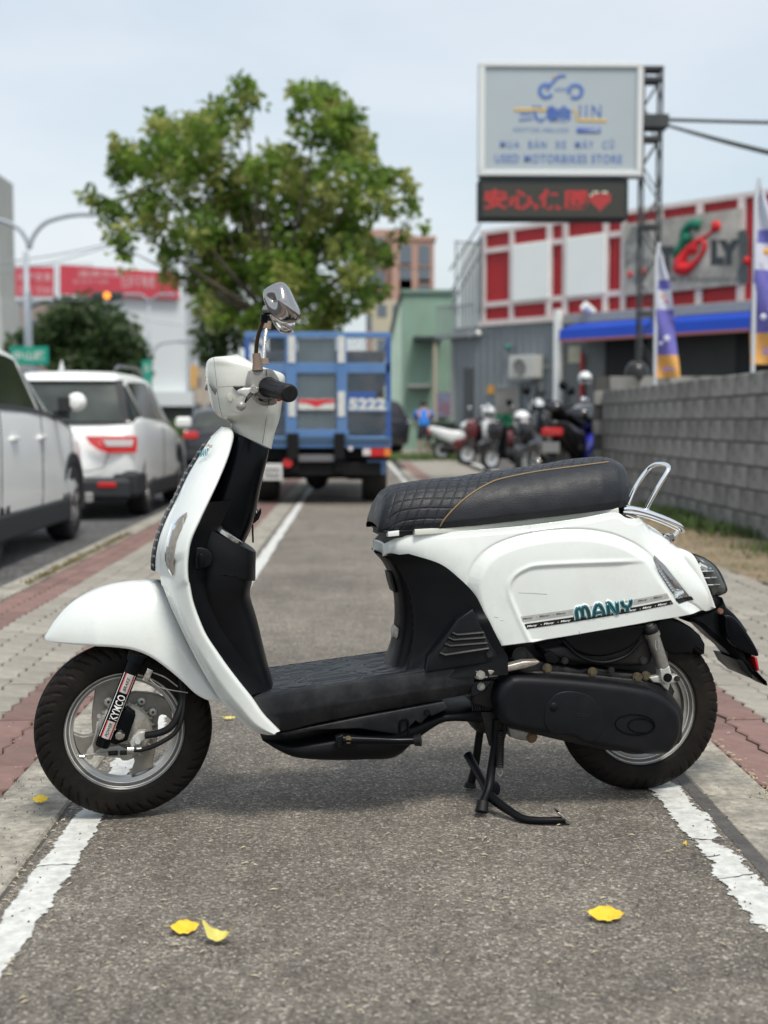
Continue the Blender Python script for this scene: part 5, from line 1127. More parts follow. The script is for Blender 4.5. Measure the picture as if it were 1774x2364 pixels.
def carwheels(root, hw, L, ys, r, arch=True, w=.22):
    for y in ys:
        for sg in (1, -1):
            c = Vector((sg*(hw-.11), y*L, r)); o = pt('wheel', wheel_mb(c, r, w), car_tyre, root); f = c.x+sg*w*.45
            pt('rim', MB().lathe([(r*.64, 0), (r*.60, -sg*.03), (r*.5, -sg*.045), (0, -sg*.03)], (f, c.y, c.z), 'x', 28), mat('rim_shade', (.10, .10, .10), .5, metal=.4), o)
            for k in range(5):
                a = 2*pi*k/5+.3; d_ = Vector((0, cos(a), sin(a))); e_ = Vector((0, -sin(a), cos(a)))
                mb = MB(); q0 = Vector((f+sg*.004, c.y, c.z)); V = [q0+e_*.045, q0-e_*.045, q0+d_*r*.62-e_*.035, q0+d_*r*.62+e_*.035]
                mb.add([v for v in V]+[v-Vector((sg*.03, 0, 0)) for v in V], [(0, 1, 2, 3), (7, 6, 5, 4), (0, 4, 5, 1), (1, 5, 6, 2), (2, 6, 7, 3), (3, 7, 4, 0)]); mb.build('spoke', car_rim, o)
            if arch:
                A_ = MB().lathe([(r*1.06, -.12*sg), (r*1.06, .014*sg), (r*1.30, .018*sg), (r*1.32, -.05*sg)], (sg*(hw*.985), c.y, c.z), 'x', 30, a0=radians(-12), a1=radians(192)); pt('wheel_arch', A_, car_dk, root)
                pt('arch_lining', MB().lathe([(0, 0), (r*1.07, 0)], (sg*(hw*.99), c.y, c.z), 'x', 24, a0=0, a1=pi), dark_in, root)
# --- nearest: pale SUV, only its right flank is in view
Pf = [(0, .42, 1.0, 1.04, .80, .86, .8), (.02, .32, 1.08, 1.28, .9, .95, .74), (.06, .28, 1.14, 1.60, .96, .98, .74), (.14, .26, 1.15, 1.68, .985, 1, .75), (.35, .25, 1.14, 1.73, 1, 1, .76), (.50, .25, 1.12, 1.70, 1, 1, .76), (.57, .25, 1.11, 1.60, 1, 1, .76), (.64, .26, 1.09, 1.34, 1, .985, .80), (.70, .26, 1.07, 1.14, 1, .97, .86), (.8, .27, 1.0, 1.06, .99, .96, .85), (.93, .28, .84, .92, .95, .92, .8), (.985, .32, .70, .80, .86, .84, .72), (1, .42, .60, .66, .74, .74, .6)]
rt, bo, sp, side, hw = suv(-2.56, 8.35, 4.5, 1.82, 1.66, -.12, 'silver white crossover cut off by the left edge, its dark windows and right flank showing', Pf)
side('side_window', [(t, 3.08, 3.90) for t in np.linspace(.10, .26, 8)], car_gl); side('side_window', [(t, 3.08, 3.92) for t in np.linspace(.275, .44, 8)], car_gl)
side('side_window', [(t, 3.10+max(0, (t-.60))*.0, 3.93) for t in np.linspace(.455, .66, 12)], car_gl)
side('window_trim', [(t, 3.92, 4.02) for t in np.linspace(.08, .68, 20)], car_dk, .014)
for t in (.27, .45, .665): pt('door_seam', MB().tube([tuple(sp(t, s)+np.array([.001, 0, 0])) for s in np.linspace(4.2, 7.4, 12)], .006, 6), car_dk, rt)
for t in (.30, .49): pt('door_handle', MB().box(hw-.0, hw+.035, t*4.5, t*4.5+.2, .93, .965, b=.008), carp, rt)
pt('sill_cladding', MB().box(hw-.10, hw+.015, .95, 3.35, .20, .40, b=.02), car_dk, rt); pt('sill_cladding', MB().box(-hw-.015, -hw+.10, .95, 3.35, .20, .40, b=.02), car_dk, rt)
carwheels(rt, hw, 4.5, (.195, .79), .345)
mr = MB().lathe([(0.001, -.08), (.05, -.07), (.078, -.03), (.082, .03), (.07, .06)], (hw+.17, 2.90, 1.245), 'y', 20); pt('wing_mirror', mr, carp, rt)
pt('wing_mirror_case', MB().box(hw+.03, hw+.13, 2.82, 2.87, 1.15, 1.30, b=.02).box(hw-.02, hw+.1, 2.85, 2.95, 1.10, 1.17), car_dk, rt)
# --- second: white SUV seen from behind
Pg = [(0, .42, .92, .96, .82, .90, .8), (.012, .36, 1.02, 1.06, .9, .95, .84), (.03, .30, 1.06, 1.28, .95, .97, .78), (.06, .28, 1.08, 1.52, .97, .98, .745), (.10, .27, 1.08, 1.62, .98, 1, .74), (.2, .26, 1.07, 1.66, 1, 1, .75), (.4, .25, 1.04, 1.68, 1, 1, .76), (.55, .25, 1.0, 1.62, 1, 1, .76), (.64, .26, .99, 1.36, 1, .98, .8), (.72, .26, .97, 1.06, 1, .97, .86), (.85, .27, .90, .98, .97, .94, .84), (.97, .3, .72, .82, .88, .86, .75), (1, .42, .6, .66, .75, .75, .6)]
rt, bo, sp, side, hw = suv(-2.38, 14.25, 4.4, 1.82, 1.68, -.12, 'white SUV seen from behind with red tail lamp and black lower bumper', Pg)
side('side_window', [(t, 3.10, 3.92) for t in np.linspace(.10, .20, 6)], car_gl); side('side_window', [(t, 3.08, 3.92) for t in np.linspace(.22, .42, 8)], car_gl); side('side_window', [(t, 3.1, 3.92) for t in np.linspace(.44, .67, 10)], car_gl)
def back(name, x0, x1, zz0, zz1, m, off, taper=0.0, n=10):
    """panel laid on the tail of the car"""
    Pp = []
    tz = [(.0, .44), (0.0, .95), (.012, 1.06), (.030, 1.28), (.055, 1.50), (.078, 1.6)]
    for z in np.linspace(zz0, zz1, n):
        t = np.interp(z, [q[1] for q in tz], [q[0] for q in tz]); k = (z-zz0)/(zz1-zz0); row = []
        for x in np.linspace(x0+taper*k*(1 if x0 < 0 and x0+x1 == 0 else 0), x1-taper*k, 12): row.append((x, t*4.4-off+.10*(abs(x)/hw)**4, z))
        Pp.append(row)
    return grid(name, Pp, m, bo)
back('rear_window', -.74, .74, 1.08, 1.50, car_gl2, .032, .10); back('window_surround', -.82, .82, 1.05, 1.54, car_dk, .022, .10)
back('roof_spoiler', -.66, .66, 1.53, 1.60, carp, .10)
Pp = []
for sg in (1, -1):
    Pp = [[(sg*(x0_+(x1_-x0_)*t), -.085+.19*max(0, (x0_+(x1_-x0_)*t)/hw-.62)**1.3*2.2, z) for t in np.linspace(0, 1, 10)] for (z, x0_, x1_) in [(.74, .62, .90), (.78, .50, .905), (.84, .42, .91), (.90, .38, .91), (.92, .37, .90)]]
    tl = grid('tail_lamp', Pp, mat('tail_red', (.62, .015, .02), .15, coat=.8, emit=0), bo)
    Pp = [[(sg*(x0_+(x1_-x0_)*t), -.098+.19*max(0, (x0_+(x1_-x0_)*t)/hw-.62)**1.3*2.2, z) for t in np.linspace(0, 1, 6)] for (z, x0_, x1_) in [(.81, .60, .86), (.885, .56, .88)]]
    grid('reverse_lamp', Pp, mat('lamp_pale', (.6, .55, .55), .2), bo)
pt('rear_bumper', MB().box(-hw*.93, hw*.93, -.10, .12, .22, .47, b=.05), car_dk, rt); pt('bumper_corner', MB().box(hw*.72, hw*1.0, .0, .55, .24, .52, b=.05).box(-hw*1.0, -hw*.72, .0, .55, .24, .52, b=.05), car_dk, rt) if False else None
for sg in (1, -1): pt('bumper_corner', MB().box(min(sg*hw*.72, sg*hw*1.005), max(sg*hw*.72, sg*hw*1.005), -.02, .50, .24, .54, b=.05), car_dk, rt)
pt('skid_plate', MB().box(-.45, .45, -.125, -.09, .20, .31, b=.012), mat('skid', (.35, .35, .33), .5, metal=.4), rt)
for sg in (1, -1): pt('fog_reflector', MB().box(min(sg*.50, sg*.70), max(sg*.50, sg*.70), -.112, -.09, .36, .42, b=.01), redl, rt)
pt('number_plate', MB().box(-.19, .19, -.05, -.035, .62, .76), mat('plate_white', (.6, .6, .58), .5), rt)
pt('tailgate_seam', MB().tube([(.60, -.045, .90), (.62, -.04, .75), (.55, -.04, .58), (.40, -.04, .54), (-.40, -.04, .54), (-.55, -.04, .58), (-.62, -.04, .75)], .005, 6), car_dk, rt)
for t in (.43, .66): pt('door_seam', MB().tube([tuple(sp(t, s)+np.array([.001, 0, 0])) for s in np.linspace(4.2, 7.4, 12)], .006, 6), car_dk, rt)
pt('sill_cladding', MB().box(hw-.1, hw+.015, .95, 3.3, .2, .40, b=.02), car_dk, rt)
for sg in (1, -1): pt('roof_rail', MB().tube([(sg*.60, .5, 1.66), (sg*.61, .65, 1.71), (sg*.62, 1.9, 1.73), (sg*.62, 2.3, 1.66)], .018, 8), mat('rail_grey', (.25, .25, .26), .4, metal=.6), rt)
carwheels(rt, hw, 4.4, (.19, .79), .34)
pt('wing_mirror', MB().box(hw+.02, hw+.22, 2.95, 3.07, 1.0, 1.14, b=.03), carp, rt)
pt('shark_fin', MB().add([(0, .3, 1.62), (.02, .55, 1.66), (-.02, .55, 1.66), (0, .5, 1.78)], [(0, 1, 3), (0, 3, 2), (1, 2, 3), (0, 2, 1)]), carp, rt)
# --- third: dark hatchback further on
Ph = [(0, .36, .80, .84, .84, .90, .8), (.02, .3, .9, 1.0, .93, .96, .76), (.07, .27, .93, 1.30, .97, .98, .73), (.15, .26, .93, 1.40, 1, 1, .74), (.4, .25, .9, 1.44, 1, 1, .74), (.55, .25, .88, 1.38, 1, 1, .74), (.68, .26, .86, 1.0, 1, .97, .8), (.85, .27, .78, .86, .97, .94, .8), (.97, .3, .64, .72, .88, .86, .7), (1, .4, .52, .58, .75, .75, .6)]
cdk = mat('car_charcoal', (.022, .024, .03), .3, coat=.7)
rt, bo, sp, side, hw = suv(-2.12, 29.4, 4.2, 1.78, 1.44, -.12, 'dark charcoal hatchback driving away beyond the white SUV, red tail lamps', Ph, body=cdk)
rt['group'] = 'cars on the road'
pt('rear_window', MB().add([(-.60, .04, .95), (.60, .04, .95), (.52, .27, 1.30), (-.52, .27, 1.30)], [(0, 1, 2, 3)]), car_gl2, rt)
for sg in (1, -1): pt('tail_lamp', MB().box(min(sg*.52, sg*.84), max(sg*.52, sg*.84), -.05, .1, .70, .86, b=.02), MC['tail_red'], rt)
pt('rear_bumper', MB().box(-.8, .8, -.06, .1, .22, .42, b=.03), car_dk, rt); pt('number_plate', MB().box(-.18, .18, -.075, -.06, .5, .62), MC['plate_white'], rt); carwheels(rt, hw, 4.2, (.19, .79), .31, arch=False)
# --- far: a car on the cross road
rt, bo, sp, side, hw = suv(-4.6, 52, 4.4, 1.8, 1.45, -.12, 'small dark car far down the road by the white building', Ph, body=cdk); rt['group'] = 'cars on the road'; carwheels(rt, hw, 4.4, (.19, .79), .31, arch=False)

# ------------------------------------------------------------------ blue stake truck on the path
blue = mat('truck_blue', (.075, .19, .42), .5, coat=.2, var=.15, vscale=3, dirt=(.12, .17, .24), dscale=6, damt=.5, bump=.2, bscale=60)
blue_d = mat('truck_deep_blue', (.02, .08, .30), .5, coat=.2); chs = mat('chassis_black', (.008, .008, .009), .7, spec=.2); wht = mat('tape_white', (.62, .63, .60), .6, dirt=(.3, .3, .28), dscale=20, damt=.4)
TY = 15.0
def tz(py): return at(800, py, TY).z
def tx(px): return at(px, 1000, TY).x
truck = empty('stake_truck', (tx(735), TY, 0), 0, 'blue stake bed truck standing on the path behind the scooter, mesh tailgate with number 5222', 'truck')
tx0 = tx(735)
def tb(name, px0, px1, py0, py1, y0, y1, m, parent=None, b=.006):
    return pt(name, MB().box(tx(px0)-tx0, tx(px1)-tx0, y0, y1, tz(py1), tz(py0), b=b), m, parent or truck)
for (a, b_) in ((566, 602), (676, 690), (795, 812), (893, 904)): pass
gate = tb('tailgate_frame', 566, 904, 766, 780, 0, .06, blue)
tb('tailgate_rail', 590, 900, 838, 862, .0, .05, blue, gate); tb('tailgate_rail', 660, 805, 992, 1010, -.01, .05, blue, gate)
for (a, b_) in ((660, 686), (778, 802)): tb('tailgate_post', a, b_, 781, 1004, -.02, .05, blue, gate)
for (a, b_) in ((566, 578), (892, 903)): tb('tailgate_post', a, b_, 781, 1010, 0, .05, blue_d, gate)
tb('side_post', 662, 676, 838, 1004, -.024, 0, blue, gate) if False else None
for (a, b_, c_, d_) in ((667, 683, 776, 838), (781, 797, 776, 838), (667, 683, 904, 962), (781, 797, 904, 962)): tb('reflective_strip', a, b_, c_, d_, -.032, -.020, wht, gate, .002)
tb('number_board', 804, 868, 905, 926, -.01, .0, blue_d, gate); tb('number_board', 804, 901, 926, 950, -.01, .0, blue, gate, .002)
mb = MB(); lettering(mb, '5222', lambda x, y, e: Vector((tx(806)-tx0+x, -.0125, tz(947)+y)), tx(891)-tx(806), tz(919)-tz(947), bold=.05); mb.build('lettering', wht, gate)
tb('warning_sign', 689, 773, 921, 946, -.012, .0, wht, gate, .002)
q = [(689, 922), (773, 922), (773, 929), (750, 932), (731, 940), (712, 932), (689, 929)]
pt('sign_stripe', MB().prism([(tx(a)-tx0, tz(b_)) for a, b_ in q], -.015, -.012), sticker_r, gate)
# expanded metal mesh
mesh_m = mat('mesh_blue', (.10, .16, .22), .6)
def lattice(name, px0, px1, py0, py1, y, stp, root, m):
    mb = MB(); x0_, x1_, zz0, zz1 = tx(px0)-tx0, tx(px1)-tx0, tz(py1), tz(py0); w = .0035
    for sg in (1, -1):
        k = x0_-(zz1-zz0)*.6
        while k < x1_+(zz1-zz0)*.6:
            p = []; 
            xa, xb = k, k+sg*(zz1-zz0)*.6; za, zb1 = zz0, zz1
            if xa > xb: lo, hi = xb, xa
            else: lo, hi = xa, xb
            if hi > x0_ and lo < x1_:
                def zat(x): return za+(x-xa)/(xb-xa)*(zb1-za)
                A, B = max(lo, x0_), min(hi, x1_); mb.box(-w, w, y-w, y+w, 0, 1, Matrix.Translation(Vector((A, 0, zat(A)))) @ Matrix(((1, 0, (B-A), 0), (0, 1, 0, 0), (0, 0, (zat(B)-zat(A)), 0), (0, 0, 0, 1))))
            k += stp
    o = mb.build(name, m, root); o['kind'] = 'stuff'; return o
for r in ((688, 776, 781, 838), (688, 776, 863, 920), (688, 776, 948, 992)): lattice('tailgate_mesh', *r, .02, .05, gate, mat('mesh_pale', (.28, .33, .34), .6))
for r in ((580, 660, 781, 838), (804, 892, 781, 838), (580, 660, 863, 905), (804, 892, 863, 905), (580, 660, 950, 1008), (804, 892, 950, 1008)): lattice('tailgate_mesh', *r, .02, .05, gate, mesh_m)
for r in ((688, 776, 781, 838), (688, 776, 863, 920), (688, 776, 948, 992)): tb('mesh_backing', *r, .04, .045, mat('board_grey', (.115, .165, .20), .8, var=.2, vscale=5), gate, 0)
# bed, sides, cab, load
pt('side_gate', MB().box(tx(566)-tx0, tx(566)-tx0+.04, .06, 3.2, tz(1010), tz(1000)).box(tx(566)-tx0, tx(566)-tx0+.04, .06, 3.2, tz(780), tz(768)).box(tx(566)-tx0, tx(566)-tx0+.04, .06, 3.2, tz(870), tz(840)), blue, truck)
pt('side_gate', MB().box(tx(903)-tx0-.04, tx(903)-tx0, .06, 3.2, tz(1010), tz(1000)).box(tx(903)-tx0-.04, tx(903)-tx0, .06, 3.2, tz(780), tz(768)).box(tx(903)-tx0-.04, tx(903)-tx0, .06, 3.2, tz(870), tz(840)), blue, truck)
tb('bed', 566, 904, 1008, 1034, .0, 3.2, blue, None, .01)
tb('bed_edge', 590, 902, 1012, 1022, -.02, -.001, mat('truck_grey_blue', (.04, .08, .13), .6), None, .002)
ld = tb('cargo_panel', 600, 890, 800, 1005, .9, 2.9, mat('cargo', (.05, .055, .06), .9, var=.5, vscale=3, dirt=(.2, .14, .08), dscale=4, damt=.5)); ld.name = 'cargo_board'
pt('cab', MB().box(tx(590)-tx0, tx(880)-tx0, 3.3, 4.9, .35, 1.95, b=.1), blue, truck)
# underside: frame rails, lift arms, bumper, lamps, wheels
tb('chassis_rail', 672, 690, 1030, 1090, .0, 4.4, chs); tb('chassis_rail', 775, 793, 1030, 1090, 0, 4.4, chs); tb('lift_arm', 664, 690, 1000, 1060, -.06, .0, chs); tb('lift_arm', 772, 796, 1000, 1060, -.06, .0, chs)
tb('cross_member', 590, 900, 1036, 1062, .15, .3, chs); tb('rear_bumper', 640, 880, 1068, 1098, .05, .2, chs); tb('bumper_plate', 690, 772, 1050, 1066, -.01, .04, mat('worn_grey', (.13, .13, .14), .6))
tb('number_plate', 606, 652, 1070, 1108, -.03, -.015, MC['plate_white'], None, .002)
mb = MB(); lettering(mb, '5222', lambda x, y, e: Vector((tx(612)-tx0+x, -.0325, tz(1102)+y)), tx(646)-tx(612), tz(1080)-tz(1102), bold=.02); mb.build('plate_lettering', sticker_k, truck)
for (a, b_, c_, d_, m_) in ((838, 856, 1036, 1052, MC['lamp_pale']), (856, 888, 1036, 1054, redl), (888, 902, 1036, 1054, mat('amber_lens', (.7, .2, .03), .3))): tb('lamp', a, b_, c_, d_, -.03, .03, m_, None, .006)
tb('mud_flap', 848, 892, 1062, 1096, .1, .12, blue, None, .003); pt('round_reflector', MB().cyl((tx(665)-tx0, -.02, tz(1068)), (tx(665)-tx0, -.04, tz(1068)), .055, 20), redl, truck)
pt('lamp', MB().cyl((tx(810)-tx0, -.02, tz(1035)), (tx(810)-tx0, -.04, tz(1035)), .028, 16), MC['lamp_pale'], truck)
for px in (606, 866): pt('wheel', wheel_mb(Vector((tx(px)-tx0, .75, .33)), .33, .30), car_tyre, truck)
pt('axle', MB().cyl((tx(600)-tx0, .75, .33), (tx(870)-tx0, .75, .33), .06, 12), chs, truck); pt('differential', MB().lathe([(.001, -.16), (.12, -.10), (.17, 0), (.12, .10), (.001, .16)], (tx(728)-tx0, .75, .30), 'x', 20), chs, truck)
tb('fuel_tank', 800, 850, 1060, 1120, 1.4, 2.2, chs); tb('spare_tray', 640, 800, 1075, 1110, 1.2, 2.0, chs)
# ================================================================== WALL, SHOP, SIGNS, TREES
# ---- block wall
wall = tag(empty('block_wall', (3.28, 6.4, 0)), 'weathered grey concrete block wall bordering the verge on the right', 'wall')
blockm = mat('block_grey', (0.31, 0.305, 0.285), .92, bump=1, bscale=90, var=.28, vscale=4, rnd=.2, dirt=(.07, .068, .062), dscale=1.9, damt=.9, dthr=.47)
BL, BH = .40, .196; me = MB().box(.0, .19, .004, BL-.010, .004, BH-.010, b=.008); bme = bpy.data.meshes.new('block'); bme.from_pydata(me.v, [], me.f); bme.materials.append(blockm)
me = MB().box(.0, .19, .004, BL/2-.006, .004, BH-.006, b=.006); bme2 = bpy.data.meshes.new('half_block'); bme2.from_pydata(me.v, [], me.f); bme2.materials.append(blockm)
for c in range(7):
    y = 0.0; first = c % 2
    while y < 10.79:
        half = first or y+BL > 10.81; o = bpy.data.objects.new('block', bme2 if half else bme); C.objects.link(o); o.parent = wall; o.location = (random.uniform(-.004, .004), y, c*BH); y += BL/2 if half else BL; first = 0
mortar = MB().box(.012, .18, 0, 10.8, 0, 7*BH-.01).build('mortar', mat('mortar', (.075, .075, .07), .95, bump=.5, bscale=120), wall)
wall2 = tag(empty('block_wall', (3.28, 17.25, 0)), 'short end wall of grey blocks returning behind the black motorbike', 'wall')
for c in range(8):
    for k in range(4):
        o = bpy.data.objects.new('block', bme); C.objects.link(o); o.parent = wall2; o.rotation_euler = (0, 0, -pi/2); o.location = (k*BL+(c % 2)*.2-.1, .19, c*BH)
MB().box(-.08, 1.6, .03, .17, 0, 8*BH-.01).build('mortar', MC['mortar'], wall2)
# ---- the shop facade, in its own frame
FP = Vector((at(1115, 1000, 40).x, 40, 0)); FE = Vector((.665, -.747, 0)).normalized(); FN = Vector((-FE.y, FE.x, 0))*-1
FN = Vector((FE.y, -FE.x, 0))                                       # towards the road
def FS(px, py, h=0.0):
    d = ray(px, py); t = (FP+FN*h-CAM).dot(FN)/d.dot(FN); q = CAM+d*t-FP; return q.dot(FE), q.z
shop = empty('shop_building', FP, atan2(FE.y, FE.x), 'two storey shop with red upper panels, white frames and a blue awning', 'building')
# in the shop frame: x along FE, y = into the building, z up  (FN = -y)
def fpoly(name, pts, h0, h1, m, parent=shop, auto=None):
    q = [FS(px, py, h1) for px, py in pts]; mb = MB().prism(q, -h0, -h1); o = mb.build(name, m, parent); return o
def fbox(name, px0, py0, px1, py1, h0, h1, m, parent=shop, b=.0):
    s0_, za = FS(px0, py0, h1); s1_, _ = FS(px1, py0, h1); _, zb1 = FS(px0, py1, h1); return MB().box(s0_, s1_, -h1, -h0, zb1, za, b=b).build(name, m, parent)
redp = mat('panel_red', (.40, .012, .018), .45, var=.08, vscale=1.5); framew = mat('frame_cream', (.70, .61, .59), .6, var=.1, vscale=3); panelw = mat('panel_white', (.88, .91, .88), .5, var=.03, vscale=.7)
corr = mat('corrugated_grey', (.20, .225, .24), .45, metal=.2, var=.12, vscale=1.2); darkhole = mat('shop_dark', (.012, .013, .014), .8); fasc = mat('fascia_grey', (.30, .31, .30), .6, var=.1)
def ribs(name, s0_, s1_, zb0, zt0, zb1, zt1, step, depth, h, m, parent=shop):
    """profiled sheet between two ends, its top and bottom may slope"""
    n = int((s1_-s0_)/step)*4; P = []
    for i in range(n+1):
        t = i/n; s = s0_+(s1_-s0_)*t; k = i % 4; y = -h-(depth if k in (1, 2) else 0); P.append([(s, y, zb0+(zb1-zb0)*t), (s, y, zt0+(zt1-zt0)*t)])
    return grid(name, P, m, parent, smooth=False)
sL, ztL = FS(1116, 545); sR = 13.5; zT = 6.66; _, zBm = FS(1115, 745)
ribs('red_cladding', sL, sR, zBm, zT, zBm, zT, .20, .03, 0, redp)
MB().box(sL+.02, sR, .05, 9, 0, zT-.05).build('wall', corr, shop)
MB().box(sL-.05, sR, -.10, .05, zT-.03, zT+.10).build('parapet', framew, shop)
MB().box(sL-.05, sR, -.12, .05, zBm-.12, zBm+.05).build('base_trim', framew, shop)
_, zh1 = FS(1150, 577); _, zh2 = FS(1150, 702)
for px, w in ((1120, .09), (1183, .16), (1270, .20), (1307, .18), (1400, .18), (1441, .16), (1524, .2), (1616, .2), (1712, .2), (1790, .2)):
    s = FS(px, 600, .06)[0]; MB().box(s-w/2, s+w/2, -.11, -.034, zBm+.05, zT-.03).build('frame_post', framew, shop)
for (pa, pb) in ((1120, 1441),):
    for z in (zh1, zh2): MB().box(FS(pa, 600)[0], FS(pb, 600)[0], -.105, -.036, z-.08, z+.08).build('frame_rail', framew, shop)
for (a, b_, c_, d_) in ((1185, 571, 1268, 694), (1309, 548, 1397, 682)): 
    s0_ = FS(a, 600, .15)[0]; s1_ = FS(b_ if 0 else c_, 600, .15)[0]; MB().box(s0_, s1_, -.17, -.112, zh2+.02, zh1+.05, b=.01).build('white_board', panelw, shop)
# sign board of the shop
board = fpoly('sign_board', [(1440, 517), (1525, 506), (1710, 480), (1708, 656), (1530, 675), (1440, 683)], .12, .2, mat('board_pale', (.50, .47, .42), .7, var=.15, vscale=1.4, dirt=(.20, .20, .18), dscale=1.1, damt=.8), shop)
ink = mat('letter_dark', (.035, .045, .05), .5); grn = mat('letter_green', (.0, .16, .09), .4); rdl = mat('letter_red', (.62, .01, .015), .35)
def fline(name, pts, r, m, parent, h=.235, samp=30):
    P = []; 
    for px, py in pts: s, z = FS(px, py, h); P.append((s, -h, z))
    P = cr_spline(P, samp) if samp else P; rr = [float(x) for x in np.interp(np.linspace(0, 1, len(P)), np.linspace(0, 1, len(r)), r)]
    return MB().tube(P, rr, 10).build(name, m, parent, smooth=True)
z7 = SZ(1250, 440, 3.168); zs = SZ(1420, 480, 4.689)
fline('sign_stroke', [zs(*p) for p in [(640, 545), (700, 440), (740, 360), (800, 320), (735, 290), (780, 210), (850, 175), (920, 190)]], [.05, .12, .10, .13, .10, .10, .12, .16], grn, board)
fline('sign_stroke', [zs(*p) for p in [(690, 640), (760, 660), (860, 600), (950, 480), (970, 390), (920, 345), (850, 380), (780, 460), (720, 560), (680, 640), (640, 620)]], [.20, .17, .08, .06, .07, .06, .05, .07, .12, .18, .06], rdl, board)
fline('sign_stroke', [zs(*p) for p in [(840, 440), (920, 340), (1010, 290), (1090, 200)]], [.09, .04, .035, .03], rdl, board)
for (x, y, r) in ((1090, 200, .15), (840, 445, .16), (280, 690, .13), (1425, 570, .10), (160, 720, .08)):
    s, z = FS(*zs(x, y), .24); MB().lathe([(0.001, -.07), (r*.7, -.05), (r, 0), (r*.7, .05), (.001, .07)], (s, -.24, z), 'y', 20).build('sign_dot', rdl, board, smooth=True)
def ftext(tx_, px0, py0, px1, py1, m, parent, h=.21, name='lettering', bold=.05):
    s0_, z0_ = FS(px0, py1, h); s1_, z1_ = FS(px1, py0, h); _, zz1 = FS(px0, py0, h); _, zr1 = FS(px1, py1, h); mb = MB(); w = s1_-s0_
    lettering(mb, tx_, lambda x, y, e: Vector((s0_+x, -h, z0_+(zr1-z0_)*x/w+y)), w, (zz1-z0_), bold=bold); return mb.build(name, m, parent)
ftext('LY', *zs(1035, 345), *zs(1360, 620), ink, board, bold=.10); ftext('T', *zs(490, 415), *zs(640, 690), ink, board, bold=.10); ftext('S', *zs(110, 440), *zs(350, 660), ink, board)
ftext('ART FASHION', *zs(520, 745), *zs(1320, 800), mat('letter_grey', (.16, .17, .15), .6), board, bold=.03)
fpoly('sign_figure', [zs(*p) for p in [(1330, 260), (1400, 230), (1440, 300), (1440, 820), (1350, 830), (1320, 700), (1360, 560), (1340, 400)]], .2, .23, mat('figure_grey', (.08, .095, .095), .6, var=.3, vscale=3), board)
fpoly('sign_figure', [zs(*p) for p in [(180, 200), (380, 150), (400, 380), (360, 700), (220, 830), (140, 700), (100, 400)]], .2, .22, mat('figure_pale', (.48, .48, .45), .6, dirt=(.1, .11, .11), dscale=2, damt=.8, dthr=.45), board)
fbox('fascia', 1300, 727, 1800, 748, .0, .35, fasc)
aw = [FS(1297, 751, 0), ]
s0_ = FS(1297, 770, 1.0)[0]; s1_ = sR; _, za = FS(1400, 742, .35); _, zb1 = FS(1297, 784, 1.1)
bl = mat('awning_blue', (.004, .06, .48), .55, var=.06, vscale=1); awn = MB().add([(s0_, -.30, za), (s1_, -.30, za), (s1_, -1.1, zb1+.28), (s0_, -1.1, zb1+.28), (s0_, -1.12, zb1), (s1_, -1.12, zb1), (s0_, -.30, zb1+.1), (s1_, -.30, zb1+.1)], [(0, 1, 2, 3), (3, 2, 5, 4), (0, 3, 4, 6), (1, 7, 5, 2)]).build('awning', bl, shop)
MB().box(s0_, s1_, -1.125, -1.10, zb1-.075, zb1+.0).build('awning_fringe', mat('fringe_red', (.36, .13, .12), .7), awn)
# ground floor
sA = FS(1047, 900)[0]; sB = FS(1294, 900)[0]
ribs('grey_cladding', sA, sB, 0, zBm-.1, 0, zBm-.1, .28, .035, .0, corr)
MB().box(sA+.01, sL+.05, .05, 6, 0, zBm-.1).build('wall', corr, shop)
fbox('door', 1071, 850, 1092, 1040, .02, .06, mat('door_dark', (.07, .075, .08), .6)); fbox('door_frame', 1247, 845, 1294, 850, .03, .08, fasc); fbox('door_frame', 1246, 845, 1249, 1040, .03, .08, fasc)
s = FS(1296, 900)[0]; MB().box(s-.09, s+.09, -.25, -.04, 0, zBm+.2).build('post', panelw, shop)
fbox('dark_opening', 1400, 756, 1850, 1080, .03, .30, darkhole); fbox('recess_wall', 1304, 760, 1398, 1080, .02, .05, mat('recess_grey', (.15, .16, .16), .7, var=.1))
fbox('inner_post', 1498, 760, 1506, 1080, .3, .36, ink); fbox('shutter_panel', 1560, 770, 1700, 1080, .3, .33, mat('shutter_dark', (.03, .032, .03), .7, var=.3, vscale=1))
win = fbox('window', 1148, 895, 1195, 955, .02, .07, mat('window_beige', (.27, .25, .22), .4, var=.1)); fbox('window_frame', 1144, 891, 1199, 896, .02, .10, fasc, win); fbox('window_frame', 1144, 895, 1148, 955, .02, .10, fasc, win); fbox('window_frame', 1195, 895, 1199, 955, .02, .10, fasc, win)
g1 = mat('notice_green', (.0, .22, .09), .5)
for i, (a, b_) in enumerate(((1144, 1165), (1168, 1190))): tag(fbox('notice_board', a, 957, b_, 985, .04, .08, g1), None)
fbox('orange_notice', 1126, 890, 1140, 910, .04, .07, mat('notice_orange', (.65, .32, .06), .6)); fbox('pale_banner', 1313, 800, 1340, 838, .04, .09, mat('banner_pale', (.5, .48, .36), .7, var=.2, vscale=3))
fbox('red_strut', 1340, 815, 1346, 1000, .1, .16, redp)
ac = fbox('air_conditioner', 1175, 822, 1231, 874, .05, .5, mat('ac_cream', (.52, .53, .50), .5, var=.08), b=.02); ac.name = 'air_conditioner'
s, z = FS(1200, 848, .51); MB().lathe([(.01, 0), (.22, 0), (.24, -.03), (.24, .02)], (s, -.51, z), 'y', 24).build('fan_grille', mat('ac_grille', (.2, .2, .19), .6), ac)
fbox('bracket', 1180, 874, 1226, 880, .02, .45, fasc, ac)
